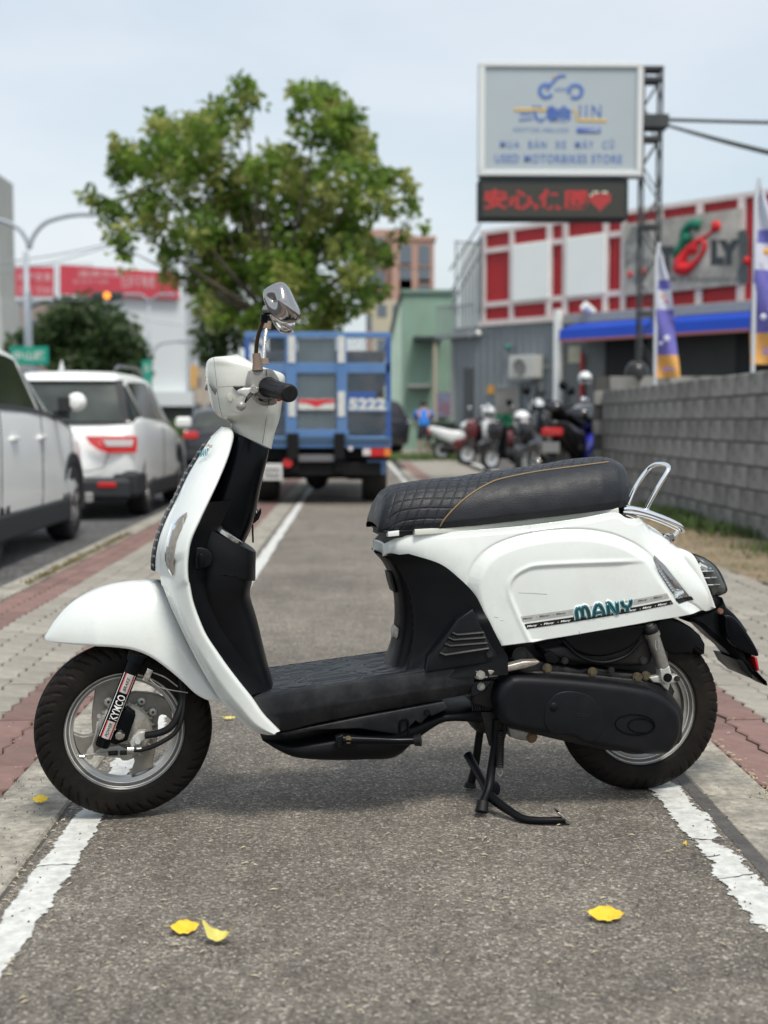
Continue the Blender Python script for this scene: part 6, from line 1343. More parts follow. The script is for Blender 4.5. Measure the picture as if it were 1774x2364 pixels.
for (px, py, r, m_) in ((1174, 802, .10, mat('disc_teal', (.03, .18, .17), .5)), (1247, 906, .10, ink), (1086, 773, .10, panelw), (1104, 770, .10, panelw)):
    s, z = FS(px, py, .15); MB().lathe([(.001, -.1), (r*.75, -.07), (r, 0), (r*.75, .07), (.001, .1)], (s, -.15, z), 'y', 20).build('wall_lamp', m_, shop, smooth=True)
s, z = FS(1356, 711, .5); MB().cyl((s, -.2, z-.1), (s-.12, -.5, z+.08), .09, 14, .14).build('spotlight', panelw, shop)
# outside stair at the left end of the shop
stair = empty('outdoor_stair', (0, 0, 0)); stair.parent = shop; stl_ = mat('stair_steel', (.30, .32, .33), .5, metal=.5)
sS, _ = FS(1024, 700); 
MB().box(FS(1046, 640)[0], sL-.02, .3, .5, zBm-.1, 6.5).build('stair_wall', panelw, stair)
for k in range(13):
    s = sS+(sL-sS-.1)*k/12; MB().tube([(s, -.3, zBm-.35), (s, -.3, zBm+.55)], .018, 6).build('baluster', stl_, stair)
for k in range(9):
    s = sS+.45+(sL-sS-.5)*k/8; MB().tube([(s, .0, zBm+.3), (s, .0, zBm+.9+k*.22)], .016, 6).build('baluster', stl_, stair)
for (za_, zb2) in ((.95, 2.6), (.5, 2.1), (1.7, 3.0)): MB().tube([(sS+.3, -.02, zBm+za_), (sL-.1, -.02, zBm+zb2)], .03, 6).build('handrail', stl_, stair)
MB().box(sS, sL, -.35, .3, zBm-.42, zBm-.30).build('landing', stl_, stair); MB().tube([(sS, -.3, zBm+.55), (sL-.1, -.3, zBm+.55)], .03, 6).build('handrail', stl_, stair)
for s_ in (sS+.55, sL-.1): MB().tube([(s_, 0, zBm-.3), (s_, 0, 6.6)], .035, 6).build('stair_post', stl_, stair)
MB().tube([(sS+.55, 0, 6.55), (sL, 0, 6.4)], .03, 6).build('stair_post', stl_, stair)
MB().tube([(sA+.02, -.05, 0), (sA+.02, -.05, zBm-.3)], .07, 8).build('down_pipe', fasc, shop)
wt = FS(1133, 529); MB().lathe([(.001, .45), (.35, .40), (.55, .2), (.6, -.3), (.6, -.9)], (wt[0], 3.0, wt[1]+.4), 'z', 24).build('roof_tank', mat('tank_steel', (.35, .33, .30), .5, metal=.5, var=.3, vscale=2), shop, smooth=True)
# ---- green corrugated shed
def plain(name, px0, py0, px1, py1, Y, depth, m, parent=None, **k):
    a = at(px0, py1, Y); b = at(px1, py0, Y); return MB().box(a.x, b.x, Y, Y+depth, a.z, b.z, **k).build(name, m, parent)
gs = mat('shed_green', (.42, .56, .47), .5, var=.12, vscale=.5); shed = empty('green_shed', (at(925, 900, 46).x, 46, 0), 0, 'pale green corrugated shed between the truck and the shop', 'building')
Y = 46; a = at(930, 683, Y); b = at(1050, 683, Y); x0 = a.x; P = []; n = 60
for i in range(n*2+1): x = (b.x-a.x)*i/(2*n); P.append([(x, -.03*(i % 2), 0), (x, -.03*(i % 2), a.z+.12-.0*x)])
sx_ = at(925, 900, Y).x
o = grid('wall', [[(x+a.x-sx_, y, z) for x, y, z in r] for r in P], gs, shed, smooth=False)
MB().prism([(a.x-sx_-.45, 3.6), (a.x-sx_, a.z+.1), (b.x-sx_, a.z+.1), (b.x-sx_, 0), (a.x-sx_-.45, 0)], .05, 9).build('gable', gs, shed)
MB().box(a.x-sx_-.05, b.x-sx_, -.12, 9, a.z+.1, a.z+.22).build('roof', mat('roof_green', (.20, .30, .25), .5), shed)
MB().add([(a.x-sx_-.06, -.1, a.z+.2), (a.x-sx_-.50, -.1, 3.55), (a.x-sx_-.50, 9, 3.55), (a.x-sx_-.06, 9, a.z+.2)], [(0, 1, 2, 3)]).build('roof', mat('roof_dark', (.05, .06, .055), .6), shed)
q = at(956, 776, Y-1); r_ = at(1022, 784, Y-1); MB().box(q.x-sx_, r_.x-sx_, -1.0, 0, r_.z, q.z).build('canopy', ink, shed); q = at(941, 887, Y-.6); r_ = at(998, 894, Y-.6); MB().box(q.x-sx_, r_.x-sx_, -.6, 0, r_.z, q.z).build('canopy', fasc, shed)
q = at(1001, 784, Y-1); r_ = at(1010, 900, Y-1); MB().box(q.x-sx_, r_.x-sx_, -.9, -.8, 0, q.z).build('post', mat('post_tan', (.4, .36, .28), .7), shed)
q = at(1008, 905, Y-1); r_ = at(1044, 962, Y-1); MB().box(q.x-sx_, r_.x-sx_, -.4, -.3, r_.z, q.z).build('poster', mat('poster', (.25, .12, .16), .6, dirt=(.15, .32, .5), dscale=1.6, damt=1, dthr=.45), shed)
# ---- pole sign
PY = 20.0; gal = mat('galvanised', (.05, .055, .057), .55, metal=.1, var=.2, vscale=6)
mast = empty('lattice_mast', (at(1507, 1000, PY).x, PY, 0), 0, 'dark steel lattice mast behind the block wall holding the shop sign', 'mast'); mx0 = at(1507, 1000, PY).x
xa, xb = at(1486, 300, PY).x-mx0, at(1528, 300, PY).x-mx0; zt = at(1500, 157, PY).z; dpt = .26
for x in (xa, xb):
    for y in (0, dpt): MB().box(x-.017, x+.017, y-.017, y+.017, 0, zt).build('chord', gal, mast)
lad = [157, 172]; k = 0; z = zt-.15; st_ = .44
while z > .1:
    for (y) in (0, dpt): MB().tube([(xa, y, z), (xb, y, z-st_)] if k % 2 else [(xb, y, z), (xa, y, z-st_)], .011, 6).build('brace', gal, mast)
    for x in (xa, xb): MB().tube([(x, 0, z), (x, dpt, z-st_)] if k % 2 else [(x, dpt, z), (x, 0, z-st_)], .010, 6).build('brace', gal, mast)
    if k % 3 == 2 or k == 0: MB().box(xa, xb, -.03, dpt+.03, z-.04, z+.02).build('plate', gal, mast)
    z -= st_; k += 1
MB().box(xa-.02, xb+.02, -.02, dpt+.02, zt-.02, zt+.03).build('cap', gal, mast)
zc = at(1500, 280, PY).z; MB().box(xa-.08, xb+.10, -.06, dpt+.06, zc-.09, zc+.10).build('clamp', gal, mast)
sgn = empty('billboard', (at(1290, 1000, PY).x, PY-.2, 0), 0, 'large pale sign with blue motorbike logo and USED MOTORBIKES STORE lettering, white frame', 'sign'); gx0 = at(1290, 1000, PY).x; SY = -.2
def gp(px, py): q = at(px, py, PY-.2); return q.x-gx0, q.z
gm = mat('sign_white', (.68, .70, .69), .4); face_m = mat('sign_face', (.40, .455, .48), .35, var=.04, vscale=.6)
xl, zt_ = gp(1106, 145); xr, zb_s = gp(1480, 409)
for (a, b_, c_, d_, nm) in ((xl, xr, zt_-.075, zt_, 'frame'), (xl, xr, zb_s, zb_s+.085, 'frame'), (xl, xl+.085, zb_s+.085, zt_-.075, 'frame'), (xr-.085, xr, zb_s+.085, zt_-.075, 'frame')): MB().box(a, b_, -.09, .18, c_, d_, b=.01).build(nm, gm, sgn)
face = MB().box(xl+.08, xr-.08, -.05, .15, zb_s+.08, zt_-.07).build('sign_face', face_m, sgn)
sb_ = mat('logo_blue', (.045, .12, .42), .5); sy = mat('logo_yellow', (.62, .42, .10), .5); zg = SZ(1100, 130, 4.15)
def gline(pts, r, m, samp=24, close=False, name='logo_stroke'):
    P = [(gp(*zg(*p))[0], -.056, gp(*zg(*p))[1]) for p in pts]; P = cr_spline(P+([P[0]] if close else []), samp) if samp else P
    mb = MB().tube(P, r, 8); mb.v = [(x, -.056+(y+.056)*.2, z) for x, y, z in mb.v]; return mb.build(name, m, face)
def arc_(cx, cy, r, a0, a1, n=20): return [(cx+r*cos(radians(a)), cy-r*sin(radians(a))) for a in np.linspace(a0, a1, n)]
lb = mat('logo_soft_blue', (.085, .17, .44), .5)
gline(arc_(665, 340, 62, 40, 330), .030, lb, None); gline(arc_(945, 345, 62, -130, 200), .030, lb, None); gline([(670, 330), (720, 270), (780, 205), (850, 195)], .026, lb); gline([(735, 210), (750, 195)], .030, sy, None)
for x in (760, 800, 840): gline([(x-10, 345), (x+15, 310)], .012, lb, None)
def gtext(tx_, x0_, y0_, x1_, y1_, m, bold=.02, sp_=1.0, nm='lettering'):
    a = gp(*zg(x0_, y1_)); b = gp(*zg(x1_, y0_)); mb = MB(); lettering(mb, tx_, lambda x, y, e: Vector((a[0]+x, -.056, a[1]+y)), b[0]-a[0], b[1]-a[1], bold=bold, spacing=sp_); return mb.build(nm, m, face)
gtext('弍輪', 400, 480, 915, 640, sb_, .015)['kind'] = 'stuff'; gtext('IIN', 980, 475, 1190, 600, sb_, .0, 1.35)['kind'] = 'stuff'; gline([(360, 520), (670, 520)], .022, sy, None); gline([(940, 515), (965, 620), (1240, 625)], .022, sy, None)
gtext('MOTTOR INKLUSO', 355, 695, 880, 735, lb, .0, 1.2); pill = gline([(958, 715), (1182, 715)], .046, sb_, None, name='logo_pill')
gtext('MUA  BÁN  XE  MÁY  CŨ', 225, 795, 1315, 890, lb, .01, 1.35); gtext('USED MOTORBIKES STORE', 175, 950, 1390, 1030, lb, .015, 1.15)
a = gp(*zg(975, 735)); b = gp(*zg(1165, 698)); mb = MB(); lettering(mb, '一二手車', lambda x, y, e: Vector((a[0]+x, -.07, a[1]+y)), b[0]-a[0], b[1]-a[1], bold=.01); mb.build('lettering', gm, face)
led = empty('led_display', (at(1280, 1000, PY).x, PY-.25, 0), 0, 'black LED display with red characters and a heart, hanging under the billboard', 'display'); lx0 = at(1280, 1000, PY).x
def lp(px, py): q = at(px, py, PY-.25); return q.x-lx0, q.z
xl, zt_ = lp(1106, 412); xr, zb_s = lp(1450, 507); MB().box(xl, xr, 0, .35, zb_s, zt_, b=.01).build('case', mat('led_case', (.008, .013, .016), .6), led)
zl = SZ(1100, 400, 4.368); a = lp(*zl(60, 440)); b = lp(*zl(1500, 110)); scr = MB().box(a[0], b[0], -.012, .0, a[1], b[1]).build('screen', mat('led_screen', (.035, .035, .028), .6), led)
ledr = mat('led_red', (.4, .02, .02), .5, emit=.5, ecol=(.75, .05, .06)); ledw = mat('led_white', (.5, .5, .4), .5, emit=.55, ecol=(.8, .75, .55))
V, Fc, sz = text_mesh('安心,保固', .03)
a = lp(*zl(75, 375)); b = lp(*zl(1120, 165)); wL, hL = b[0]-a[0], b[1]-a[1]
# dot matrix: keep only cells covered by the characters
tri = []
for f in Fc:
    for i in range(1, len(f)-1): tri.append((V[f[0]][:2], V[f[i]][:2], V[f[i+1]][:2]))
T = np.array(tri); nx_, ny_ = 92, 17; mb = MB()
for i in range(nx_):
    for j in range(ny_):
        p = np.array([(i+.5)/nx_*sz[0], (j+.5)/ny_*sz[1]]); d1 = (p[0]-T[:, 1, 0])*(T[:, 0, 1]-T[:, 1, 1])-(T[:, 0, 0]-T[:, 1, 0])*(p[1]-T[:, 1, 1]); d2 = (p[0]-T[:, 2, 0])*(T[:, 1, 1]-T[:, 2, 1])-(T[:, 1, 0]-T[:, 2, 0])*(p[1]-T[:, 2, 1]); d3 = (p[0]-T[:, 0, 0])*(T[:, 2, 1]-T[:, 0, 1])-(T[:, 2, 0]-T[:, 0, 0])*(p[1]-T[:, 0, 1])
        if np.any(~(((d1 < 0) | (d2 < 0) | (d3 < 0)) & ((d1 > 0) | (d2 > 0) | (d3 > 0)))):
            x = a[0]+(i+.5)/nx_*wL; z = a[1]+(j+.5)/ny_*hL; mb.box(x-.0062, x+.0062, -.016, -.0125, z-.006, z+.006)
mb.build('led_dots', ledr, scr)['kind'] = 'stuff'
hp = ['0110110', '1111111', '1111111', '1111111', '0111110', '0011100', '0001000']; a = lp(*zl(1140, 380)); b = lp(*zl(1355, 180)); mr_, mw_ = MB(), MB()
for j, rw in enumerate(hp):
    for i, ch in enumerate(rw):
        if ch == '1': x = a[0]+(i+.5)/7*(b[0]-a[0]); z = b[1]-(j+.5)/7*(b[1]-a[1]); (mw_ if (j == 0 or (i, j) == (0, 1)) else mr_).box(x-.017, x+.017, -.016, -.0125, z-.012, z+.012)
mr_.build('heart', ledr, scr); mw_.build('heart_highlight', ledw, scr)
# cables from the mast
wirem = mat('cable_black', (.03, .035, .035), .6)
for i, (q, lb_) in enumerate(((1774, 282), (1774, 342), (1774, 346))):
    a = Vector((mx0+xb+.05, PY+.1, zc+(.05 if i == 0 else -.02))); e = at(1774, lb_, PY-1.5) if 0 else at(2300, [287, 452, 440][i], PY); mb = MB().tube([a+(e-a)*t-Vector((0, 0, .25*[.1, .3, .6][i]*4*t*(1-t))) for t in np.linspace(0, 1, 24)], [.028, .020, .020][i], 6)
    tag(mb.build('overhead_cable', wirem), ['thick black cable running level from the mast to the right', 'upper of two black cables sagging down from the mast', 'lower of two black cables sagging down from the mast'][i], 'cable', 'cables from the lattice mast')
# ---- feather banners
def banner(px, pyt, pyb, Y, wpx, label, lean):
    b0 = at(px, pyb, Y); t0 = at(px, pyt, Y); root = empty('feather_banner', (b0.x, Y, 0), 0, label, 'banner', 'purple feather banners behind the block wall')
    MB().tube([(0, 0, 0), (0, 0, b0.z), (0, 0, t0.z-.2), (.03, 0, t0.z)], .022, 8).build('pole', mat('pole_white', (.6, .63, .66), .4), root)
    w = wpx/3000*Y; H_ = t0.z-b0.z-.15; P = []; z00 = b0.z+.1
    for i in range(41):
        t = i/40; ww = w*(1-.93*t**1.7)+.01; P.append([(.02+ww*s+lean*t*0, .06*sin(s*5+t*9)*(1-t*.5), z00+H_*t) for s in np.linspace(-.12, 1, 14)])
    pur = mat('banner_purple', (.15, .14, .45), .7, var=.2, vscale=2.0); org = mat('banner_orange', (.72, .38, .10), .7, var=.1); wh_ = mat('banner_white', (.60, .62, .72), .7)
    k = [0, 7, 21, 27, 30, 41]; ms = [org, pur, wh_, pur, wh_]
    for q in range(5): grid('banner_cloth', P[k[q]:k[q+1]+1], ms[q], root)
    for (t, s, r_, m_) in ((.30, .55, .09, MC['banner_white']), (.26, .2, .05, MC['banner_white']), (.62, .35, .06, MC['banner_orange']), (.58, .6, .05, redp)): MB().lathe([(.001, -.01), (w*r_*1.6, 0), (.001, .01)], (w*s*(1-.6*t), -.09, z00+H_*t), 'y', 14).build('banner_print', m_, root)
    mb = MB(); lettering(mb, '二手機車', lambda x, y, e: Vector((.06+y*.0+x, -.10, z00+H_*.44+y)), w*.55, w*.2, bold=.02); mb.build('banner_lettering', MC['banner_purple'], root)
    mb = MB(); lettering(mb, '24H', lambda x, y, e: Vector((.05+x, -.10, z00+H_*.05+y)), w*.6, w*.18, bold=.02); mb.build('banner_lettering', MC['banner_purple'], root)
banner(1512, 560, 892, 15.2, 50, 'slim purple and orange feather banner beside the lattice mast', 0)
banner(1738, 412, 865, 12.2, 92, 'tall purple and orange feather banner at the right edge on a white pole', 0)
hc = at(1467, 872, 17.6); tag(MB().lathe([(.001, .16), (.08, .15), (.145, .08), (.165, -.02), (.15, -.12), (.10, -.16)], (hc.x-.02, 17.40, 8*BH+.04), 'z', 24).build('helmet', mat('helmet_black', (.01, .01, .01), .3, dirt=(.25, .25, .25), dscale=6, damt=.6, dthr=.6), smooth=True), 'black helmet with grey crown on the end of the block wall', 'helmet')

# ---- motorcycles in front of the shop
def rings(pairs, m, name, root, n=16, samp=18, ex=2.6):
    rows = np.array(cr_spline(pairs, samp)); P = []
    for (xa_, za_, xb_, zb2, w) in rows:
        r = []
        for j in range(n):
            t = 2*pi*j/n; c, s_ = cos(t), sin(t); c2 = math.copysign(abs(c)**(2/ex), c); s2 = math.copysign(abs(s_)**(2/ex), s_); r.append(((xa_+xb_)/2+(xb_-xa_)/2*c2, w*s2, (za_+zb2)/2+(zb2-za_)/2*c2))
        P.append(r)
    P = [[tuple(np.mean(P[0], 0))]*n]+P+[[tuple(np.mean(P[-1], 0))]*n]; return grid(name, P, m, root, closev=True)
def bike(x, y, rz, body, acc, label, sport=False, sc_=1.0, col2=None):
    r = empty('parked_motorbike', (x, y, 0.0), rz, label, 'motorbike', 'motorbikes parked in front of the shop'); r.scale = (sc_,)*3; R = .24 if not sport else .29; X1, X2 = -.62, .62
    for X in (X1, X2):
        w = MB().lathe([(R*.68, -.05), (R*.92, -.055), (R, 0), (R*.92, .055), (R*.68, .05)], (X, 0, R), 'y', 28).build('wheel', car_tyre, r, smooth=True); MB().lathe([(0.02, -.03), (R*.3, -.02), (R*.66, -.045), (R*.68, .045), (R*.3, .02), (.02, .03)], (X, 0, R), 'y', 20).build('rim', car_rim, w)
    # front at -x
    rings([(-.95, .42, -.85, .30, .04), (-.92, .55, -.6, .52, .07), (-.7, .60, -.42, .50, .07), (-.5, .5, -.38, .38, .05)], body, 'front_fender', r)
    MB().tube([(X1, -.09, R), (X1+.16, -.09, .70)], .022, 8).tube([(X1, .09, R), (X1+.16, .09, .70)], .022, 8).build('fork', gal, r)
    rings([(-.62, .62, -.40, .55, .10), (-.66, .78, -.36, .72, .15), (-.62, .95, -.36, .92, .14), (-.52, 1.02, -.38, 1.03, .09)], body if not sport else acc, 'front_fairing', r)
    rings([(-.42, .30, -.30, .30, .15), (-.38, .75, -.28, .70, .17), (-.40, .9, -.3, .88, .12)], blk, 'inner_panel', r)
    rings([(-.35, .36, -.35, .22, .14), (0, .36, 0, .20, .16), (.15, .42, .15, .2, .15)], blk, 'floor', r)
    rings([(.02, .70, .12, .32, .08), (.15, .76, .2, .36, .15), (.45, .80, .45, .42, .17), (.75, .86, .78, .60, .14), (.98, .84, .96, .74, .06)], body, 'rear_body', r, 18, 26)
    rings([(0, .78, .02, .70, .07), (.12, .84, .12, .74, .13), (.40, .87, .40, .78, .15), (.68, .95, .70, .84, .13), (.86, .93, .84, .86, .07)], blk, 'seat', r)
    rings([(.1, .38, .1, .20, .10), (.4, .40, .4, .16, .13), (.68, .34, .68, .18, .12)], eng, 'engine', r); MB().tube([(.3, -.15, .2), (.6, -.18, .26), (.95, -.18, .38)], [.03, .05, .055], 10).build('exhaust', chs if not sport else chrome_old, r, smooth=True)
    MB().box(.93, .99, -.12, .12, .66, .76, b=.02).build('tail_lamp', redl, r); MB().box(1.0, 1.01, -.10, .10, .48, .60).build('number_plate', mat('plate_dull', (.25, .25, .25), .6), r); rings([(.85, .66, .9, .5, .05), (.95, .55, 1.02, .42, .05), (1.05, .36, 1.1, .34, .04)], blk, 'rear_mudguard', r)
    hb = MB().tube([(-.30, -.33, .98), (-.40, -.22, 1.02), (-.46, 0, 1.0), (-.40, .22, 1.02), (-.30, .33, .98)], .016, 8).build('handlebar', blk, r, smooth=True)
    for sg in (1, -1):
        MB().tube([(-.40, sg*.24, 1.02), (-.42, sg*.30, 1.18), (-.40, sg*.33, 1.24)], .008, 6).build('mirror_stem', blk, hb); MB().lathe([(.001, -.012), (.05, -.01), (.06, .01), (.001, .012)], (-.40, sg*.34, 1.27), 'x', 14).build('mirror', chrome if not sport else blk, hb, smooth=True)
    rings([(-.66, .98, -.56, .84, .05), (-.62, 1.0, -.5, .84, .09)], MC['lamp_pale'], 'headlight', r)
    if sport:
        MB().tube([(-.62, -.1, .95), (-.55, -.12, 1.2), (-.5, -.1, 1.35)], .012, 6).build('screen_frame', blk, r); rings([(.1, .98, .1, .80, .13), (-.2, 1.05, -.2, .74, .16), (-.4, 1.0, -.4, .8, .12)], acc, 'fuel_tank', r)
        rings([(-.45, .75, -.3, .35, .18), (-.2, .70, -.1, .32, .2), (.1, .5, .1, .3, .14)], col2, 'side_fairing', r); rings([(.70, .95, .75, .85, .12), (.95, 1.06, 1.0, .95, .10)], acc, 'rear_cowl', r)
    return r
bw = mat('bike_white', (.7, .72, .72), .3, coat=.5); bb = mat('bike_black', (.012, .012, .014), .25, coat=.5); bu = mat('bike_blue', (.03, .04, .42), .3, coat=.5); brd = mat('bike_dark_red', (.10, .012, .016), .35, coat=.4); bs = mat('bike_grey', (.05, .055, .06), .3, metal=.2)
q = at(1338, 1000, 17.9); bike(q.x, 17.9, radians(-118), bb, bb, 'black and blue motorbike nearest the block wall, tail lamp towards the path', True, 1.16, col2=bu)
q = at(1240, 1000, 21.5); bike(q.x, 21.5, radians(62), bs, bb, 'dark grey scooter with blue flank panel behind the black and blue motorbike', True, col2=bu)
q = at(1187, 1000, 26); bike(q.x, 26, radians(35), bb, bb, 'black scooter with blue seat cover beside the grey shop wall', col2=bu)
q = at(1135, 1000, 29.5); bike(q.x, 29.5, radians(20), brd, bb, 'dark red scooter between the white and black scooters')
q = at(1078, 1000, 33); bike(q.x, 33, radians(172), bw, bb, 'white scooter farthest left of the row, by the green bin')
bike(at(1300, 1000, 19.2).x, 19.2, radians(-70), bb, bb, 'black motorbike between the dark grey scooter and the black and blue one', True, 1.12, col2=bb); q = at(1400, 1000, 18.4); bike(q.x+.1, 18.6, radians(-95), bb, bb, 'dark scooter squeezed beside the end of the block wall')
hm = mat('helmet_white', (.72, .74, .74), .25, coat=.6)
def helmet(px, py, Y, label, m_=hm, r=.14):
    c = at(px, py, Y); o = MB().lathe([(.001, r), (r*.5, r*.88), (r*.88, r*.5), (r, 0), (r*.93, -r*.5), (r*.75, -r*.85), (.001, -r*.86)], c, 'z', 24).build('helmet', m_, smooth=True); tag(o, label, 'helmet', 'helmets left on the parked motorbikes')
    MB().box(c.x-r*.75, c.x+r*.75, c.y-r*1.02, c.y-r*.5, c.z-r*.45, c.z+r*.1, b=.02).build('visor', glassdk, o); return o
glassdk = mat('visor_dark', (.02, .02, .02), .1)
helmet(1240, 938, 22.9, 'white helmet on the dark grey scooter handlebar'); helmet(1205, 968, 27.2, 'white helmet above the blue seat cover', hm, .19); helmet(1128, 952, 30.2, 'white helmet on the dark red scooter mirror', hm, .16); helmet(1076, 986, 32.6, 'small white helmet on the leftmost white scooter', hm, .14); helmet(1351, 873, 19.6, 'round white helmet highest above the black motorbike', hm, .105)
jac = tag(rings([(at(1315, 950, 20.2).x, .95, at(1345, 950, 20.2).x, 1.0, .1)]*2, blk, 'x', None), None) if False else None
cl = mat('jacket_dark', (.03, .03, .035), .9)
# ---- person, bin, car by the shed
def person(px, pyf, label):
    g_ = gnd(px, pyf); Y = g_.y; r = empty('person', (g_.x, g_.y, 0), 0, label, 'person'); bm = bmesh.new()
    Vn = {'pel': (0, 0, .80), 'wa': (0, .04, .95), 'ch': (0, .14, 1.17), 'nk': (0, .20, 1.33), 'hd': (0, .25, 1.42), 'ht': (0, .27, 1.56), 'sl': (-.19, .15, 1.25), 'el': (-.25, .20, .99), 'hl': (-.22, .30, .78), 'sr': (.19, .15, 1.25), 'er': (.25, .20, .99), 'hr': (.22, .30, .78), 'kl': (-.10, .02, .44), 'fl': (-.11, -.02, .07), 'tl': (-.11, .14, .04), 'kr': (.10, .05, .44), 'fr': (.13, .03, .07), 'tr': (.13, .18, .04), 'il': (-.09, 0, .76), 'ir': (.09, 0, .76)}
    ed = [('pel', 'wa'), ('wa', 'ch'), ('ch', 'nk'), ('nk', 'hd'), ('hd', 'ht'), ('ch', 'sl'), ('sl', 'el'), ('el', 'hl'), ('ch', 'sr'), ('sr', 'er'), ('er', 'hr'), ('pel', 'il'), ('il', 'kl'), ('kl', 'fl'), ('fl', 'tl'), ('pel', 'ir'), ('ir', 'kr'), ('kr', 'fr'), ('fr', 'tr')]
    rd = {'pel': .13, 'wa': .13, 'ch': .15, 'nk': .055, 'hd': .095, 'ht': .075, 'sl': .075, 'el': .045, 'hl': .035, 'sr': .075, 'er': .045, 'hr': .035, 'kl': .06, 'fl': .04, 'tl': .035, 'kr': .06, 'fr': .04, 'tr': .035, 'il': .085, 'ir': .085}
    ks = list(Vn); me = bpy.data.meshes.new('body'); me.from_pydata([Vn[k] for k in ks], [(ks.index(a), ks.index(b)) for a, b in ed], []); o = link('body', me, mat('skin', (.35, .2, .14), .6), r)
    md = o.modifiers.new('skin', 'SKIN'); sv = me.skin_vertices[0].data
    for i, k in enumerate(ks): sv[i].radius = (rd[k], rd[k]*.85); sv[i].use_root = (k == 'pel')
    subsurf(o, 2)
    shirt = mat('shirt_blue', (.01, .17, .62), .8); rg = lambda rows, m, n: rings(rows, m, n, r, 18, 16)
    P = []
    for (z, yc, w, d_) in [(.84, .03, .155, .12), (.95, .05, .155, .125), (1.08, .10, .17, .135), (1.2, .16, .20, .135), (1.28, .18, .19, .11), (1.33, .20, .09, .08)]: P.append([(w*cos(t), yc+d_*sin(t), z) for t in np.linspace(0, 2*pi, 24)[:-1]])
    grid('shirt', P, shirt, r, closev=True)
    for sg in (1, -1): MB().tube([(sg*.15, .15, 1.27), (sg*.215, .165, 1.2), (sg*.245, .19, 1.06)], [.085, .075, .07], 14).build('sleeve', shirt, r, smooth=True)
    tr_ = mat('shorts_dark', (.02, .025, .035), .85)
    P = [[(.155*cos(t)*k, .03+.125*sin(t), z) for t in np.linspace(0, 2*pi, 24)[:-1]] for z, k in ((.88, 1), (.78, 1.08), (.70, 1.1))]; grid('shorts', P, tr_, r, closev=True)
    for sg in (1, -1): MB().tube([(sg*.085, .01, .78), (sg*.10, .03, .60), (sg*.105, .04, .46)], [.105, .092, .085], 14).build('shorts_leg', tr_, r, smooth=True)
    hr_ = MB().lathe([(.001, .10), (.06, .085), (.098, .03), (.102, -.03), (.085, -.07)], (0, .245, 1.50), 'z', 18).build('hair', mat('hair', (.015, .012, .01), .7), r, smooth=True)
person(979, 1050, 'person in a bright blue shirt and dark shorts bending by the dark car')
bn = mat('bin_green', (.022, .06, .035), .6); b0 = gnd(1026, 1050); a = at(1008, 985, b0.y)
tb_ = empty('wheelie_bin', (b0.x, b0.y, 0), 0, 'dark green waste bin right of the person in blue', 'bin'); rings([(-.27, .04, .27, .04, .26), (-.32, .9, .32, .9, .3)], bn, 'bin_body', tb_, 24, 8, 6); MB().box(-.35, .35, -.33, .33, .9, .97, b=.02).build('lid', bn, tb_)
for sg in (1, -1): MB().cyl((sg*.25, .28, .09), (sg*.33, .28, .09), .09, 14).build('wheel', car_tyre, tb_)
rt, bo, sp, side, hw = suv(at(975, 1000, 38.5).x+.0, 38.0, 4.1, 1.75, 1.5, -.0, 'dark car half hidden behind the truck and the person in blue', Pg, body=cdk); rt['group'] = 'cars by the green shed'; carwheels(rt, hw, 4.1, (.19, .79), .31, arch=False); rt.rotation_euler = (0, 0, radians(28)); rt.location.x -= .2

# ---- street furniture far left
polem = mat('pole_grey', (.34, .38, .42), .5, metal=.3)
def lamp(px, Y, ytop, label, arms, r=.11):
    b0 = at(px, 1000, Y); zt = at(px, ytop, Y).z; root = empty('street_lamp', (b0.x, Y, -.12), 0, label, 'street lamp', 'grey street lamps'); MB().tube([(0, 0, 0), (0, 0, zt*.5), (0, 0, zt)], [r*1.2, r, r*.7], 12).build('pole', polem, root, smooth=True)
    for pts in arms:
        P = [(at(px_, py_, Y).x-b0.x, 0, at(px_, py_, Y).z+.12) for px_, py_ in pts]; P2a = cr_spline(P, 20); MB().tube(P2a, r*.6, 8).build('arm', polem, root, smooth=True)
        e = P2a[-1]; d_ = -1 if P2a[-1][0] < 0 else 1; MB().box(min(e[0], e[0]+d_*.9), max(e[0], e[0]+d_*.9), -.15, .15, e[2]-.08, e[2]+.06, b=.03).build('lamp_head', polem, root)
    return root
lamp(68, 58, 575, 'tall double armed street lamp in front of the red banner', [[(68, 575), (78, 545), (105, 515), (150, 500), (186, 495)], [(68, 575), (60, 550), (40, 525), (5, 510), (-30, 505)]], .16)
lamp(347, 72, 700, 'thinner street lamp before the white building', [[(347, 700), (340, 690), (325, 680)], [(347, 700), (354, 690), (368, 680)], [(347, 850), (350, 820), (370, 795), (410, 788)]], .10)
tl_ = empty('traffic_light', (at(74, 1000, 57).x, 57, -.12), 0, 'horizontal traffic light showing amber on its long arm below the red banner', 'traffic light'); x0 = at(74, 1000, 57).x
za = at(100, 696, 57).z+.12; MB().tube([(0, 0, 0), (0, 0, za+.4)], .10, 10).build('pole', polem, tl_); MB().tube([(0, 0, za-.3), (at(100, 692, 57).x-x0, 0, za), (at(215, 690, 57).x-x0, 0, za+.05)], .06, 8).build('arm', gal, tl_)
q = at(215, 692, 57); r_ = at(283, 674, 57); MB().box(q.x-x0, r_.x-x0, -.15, .15, q.z+.12, r_.z+.12, b=.03).build('light_box', ink, tl_)
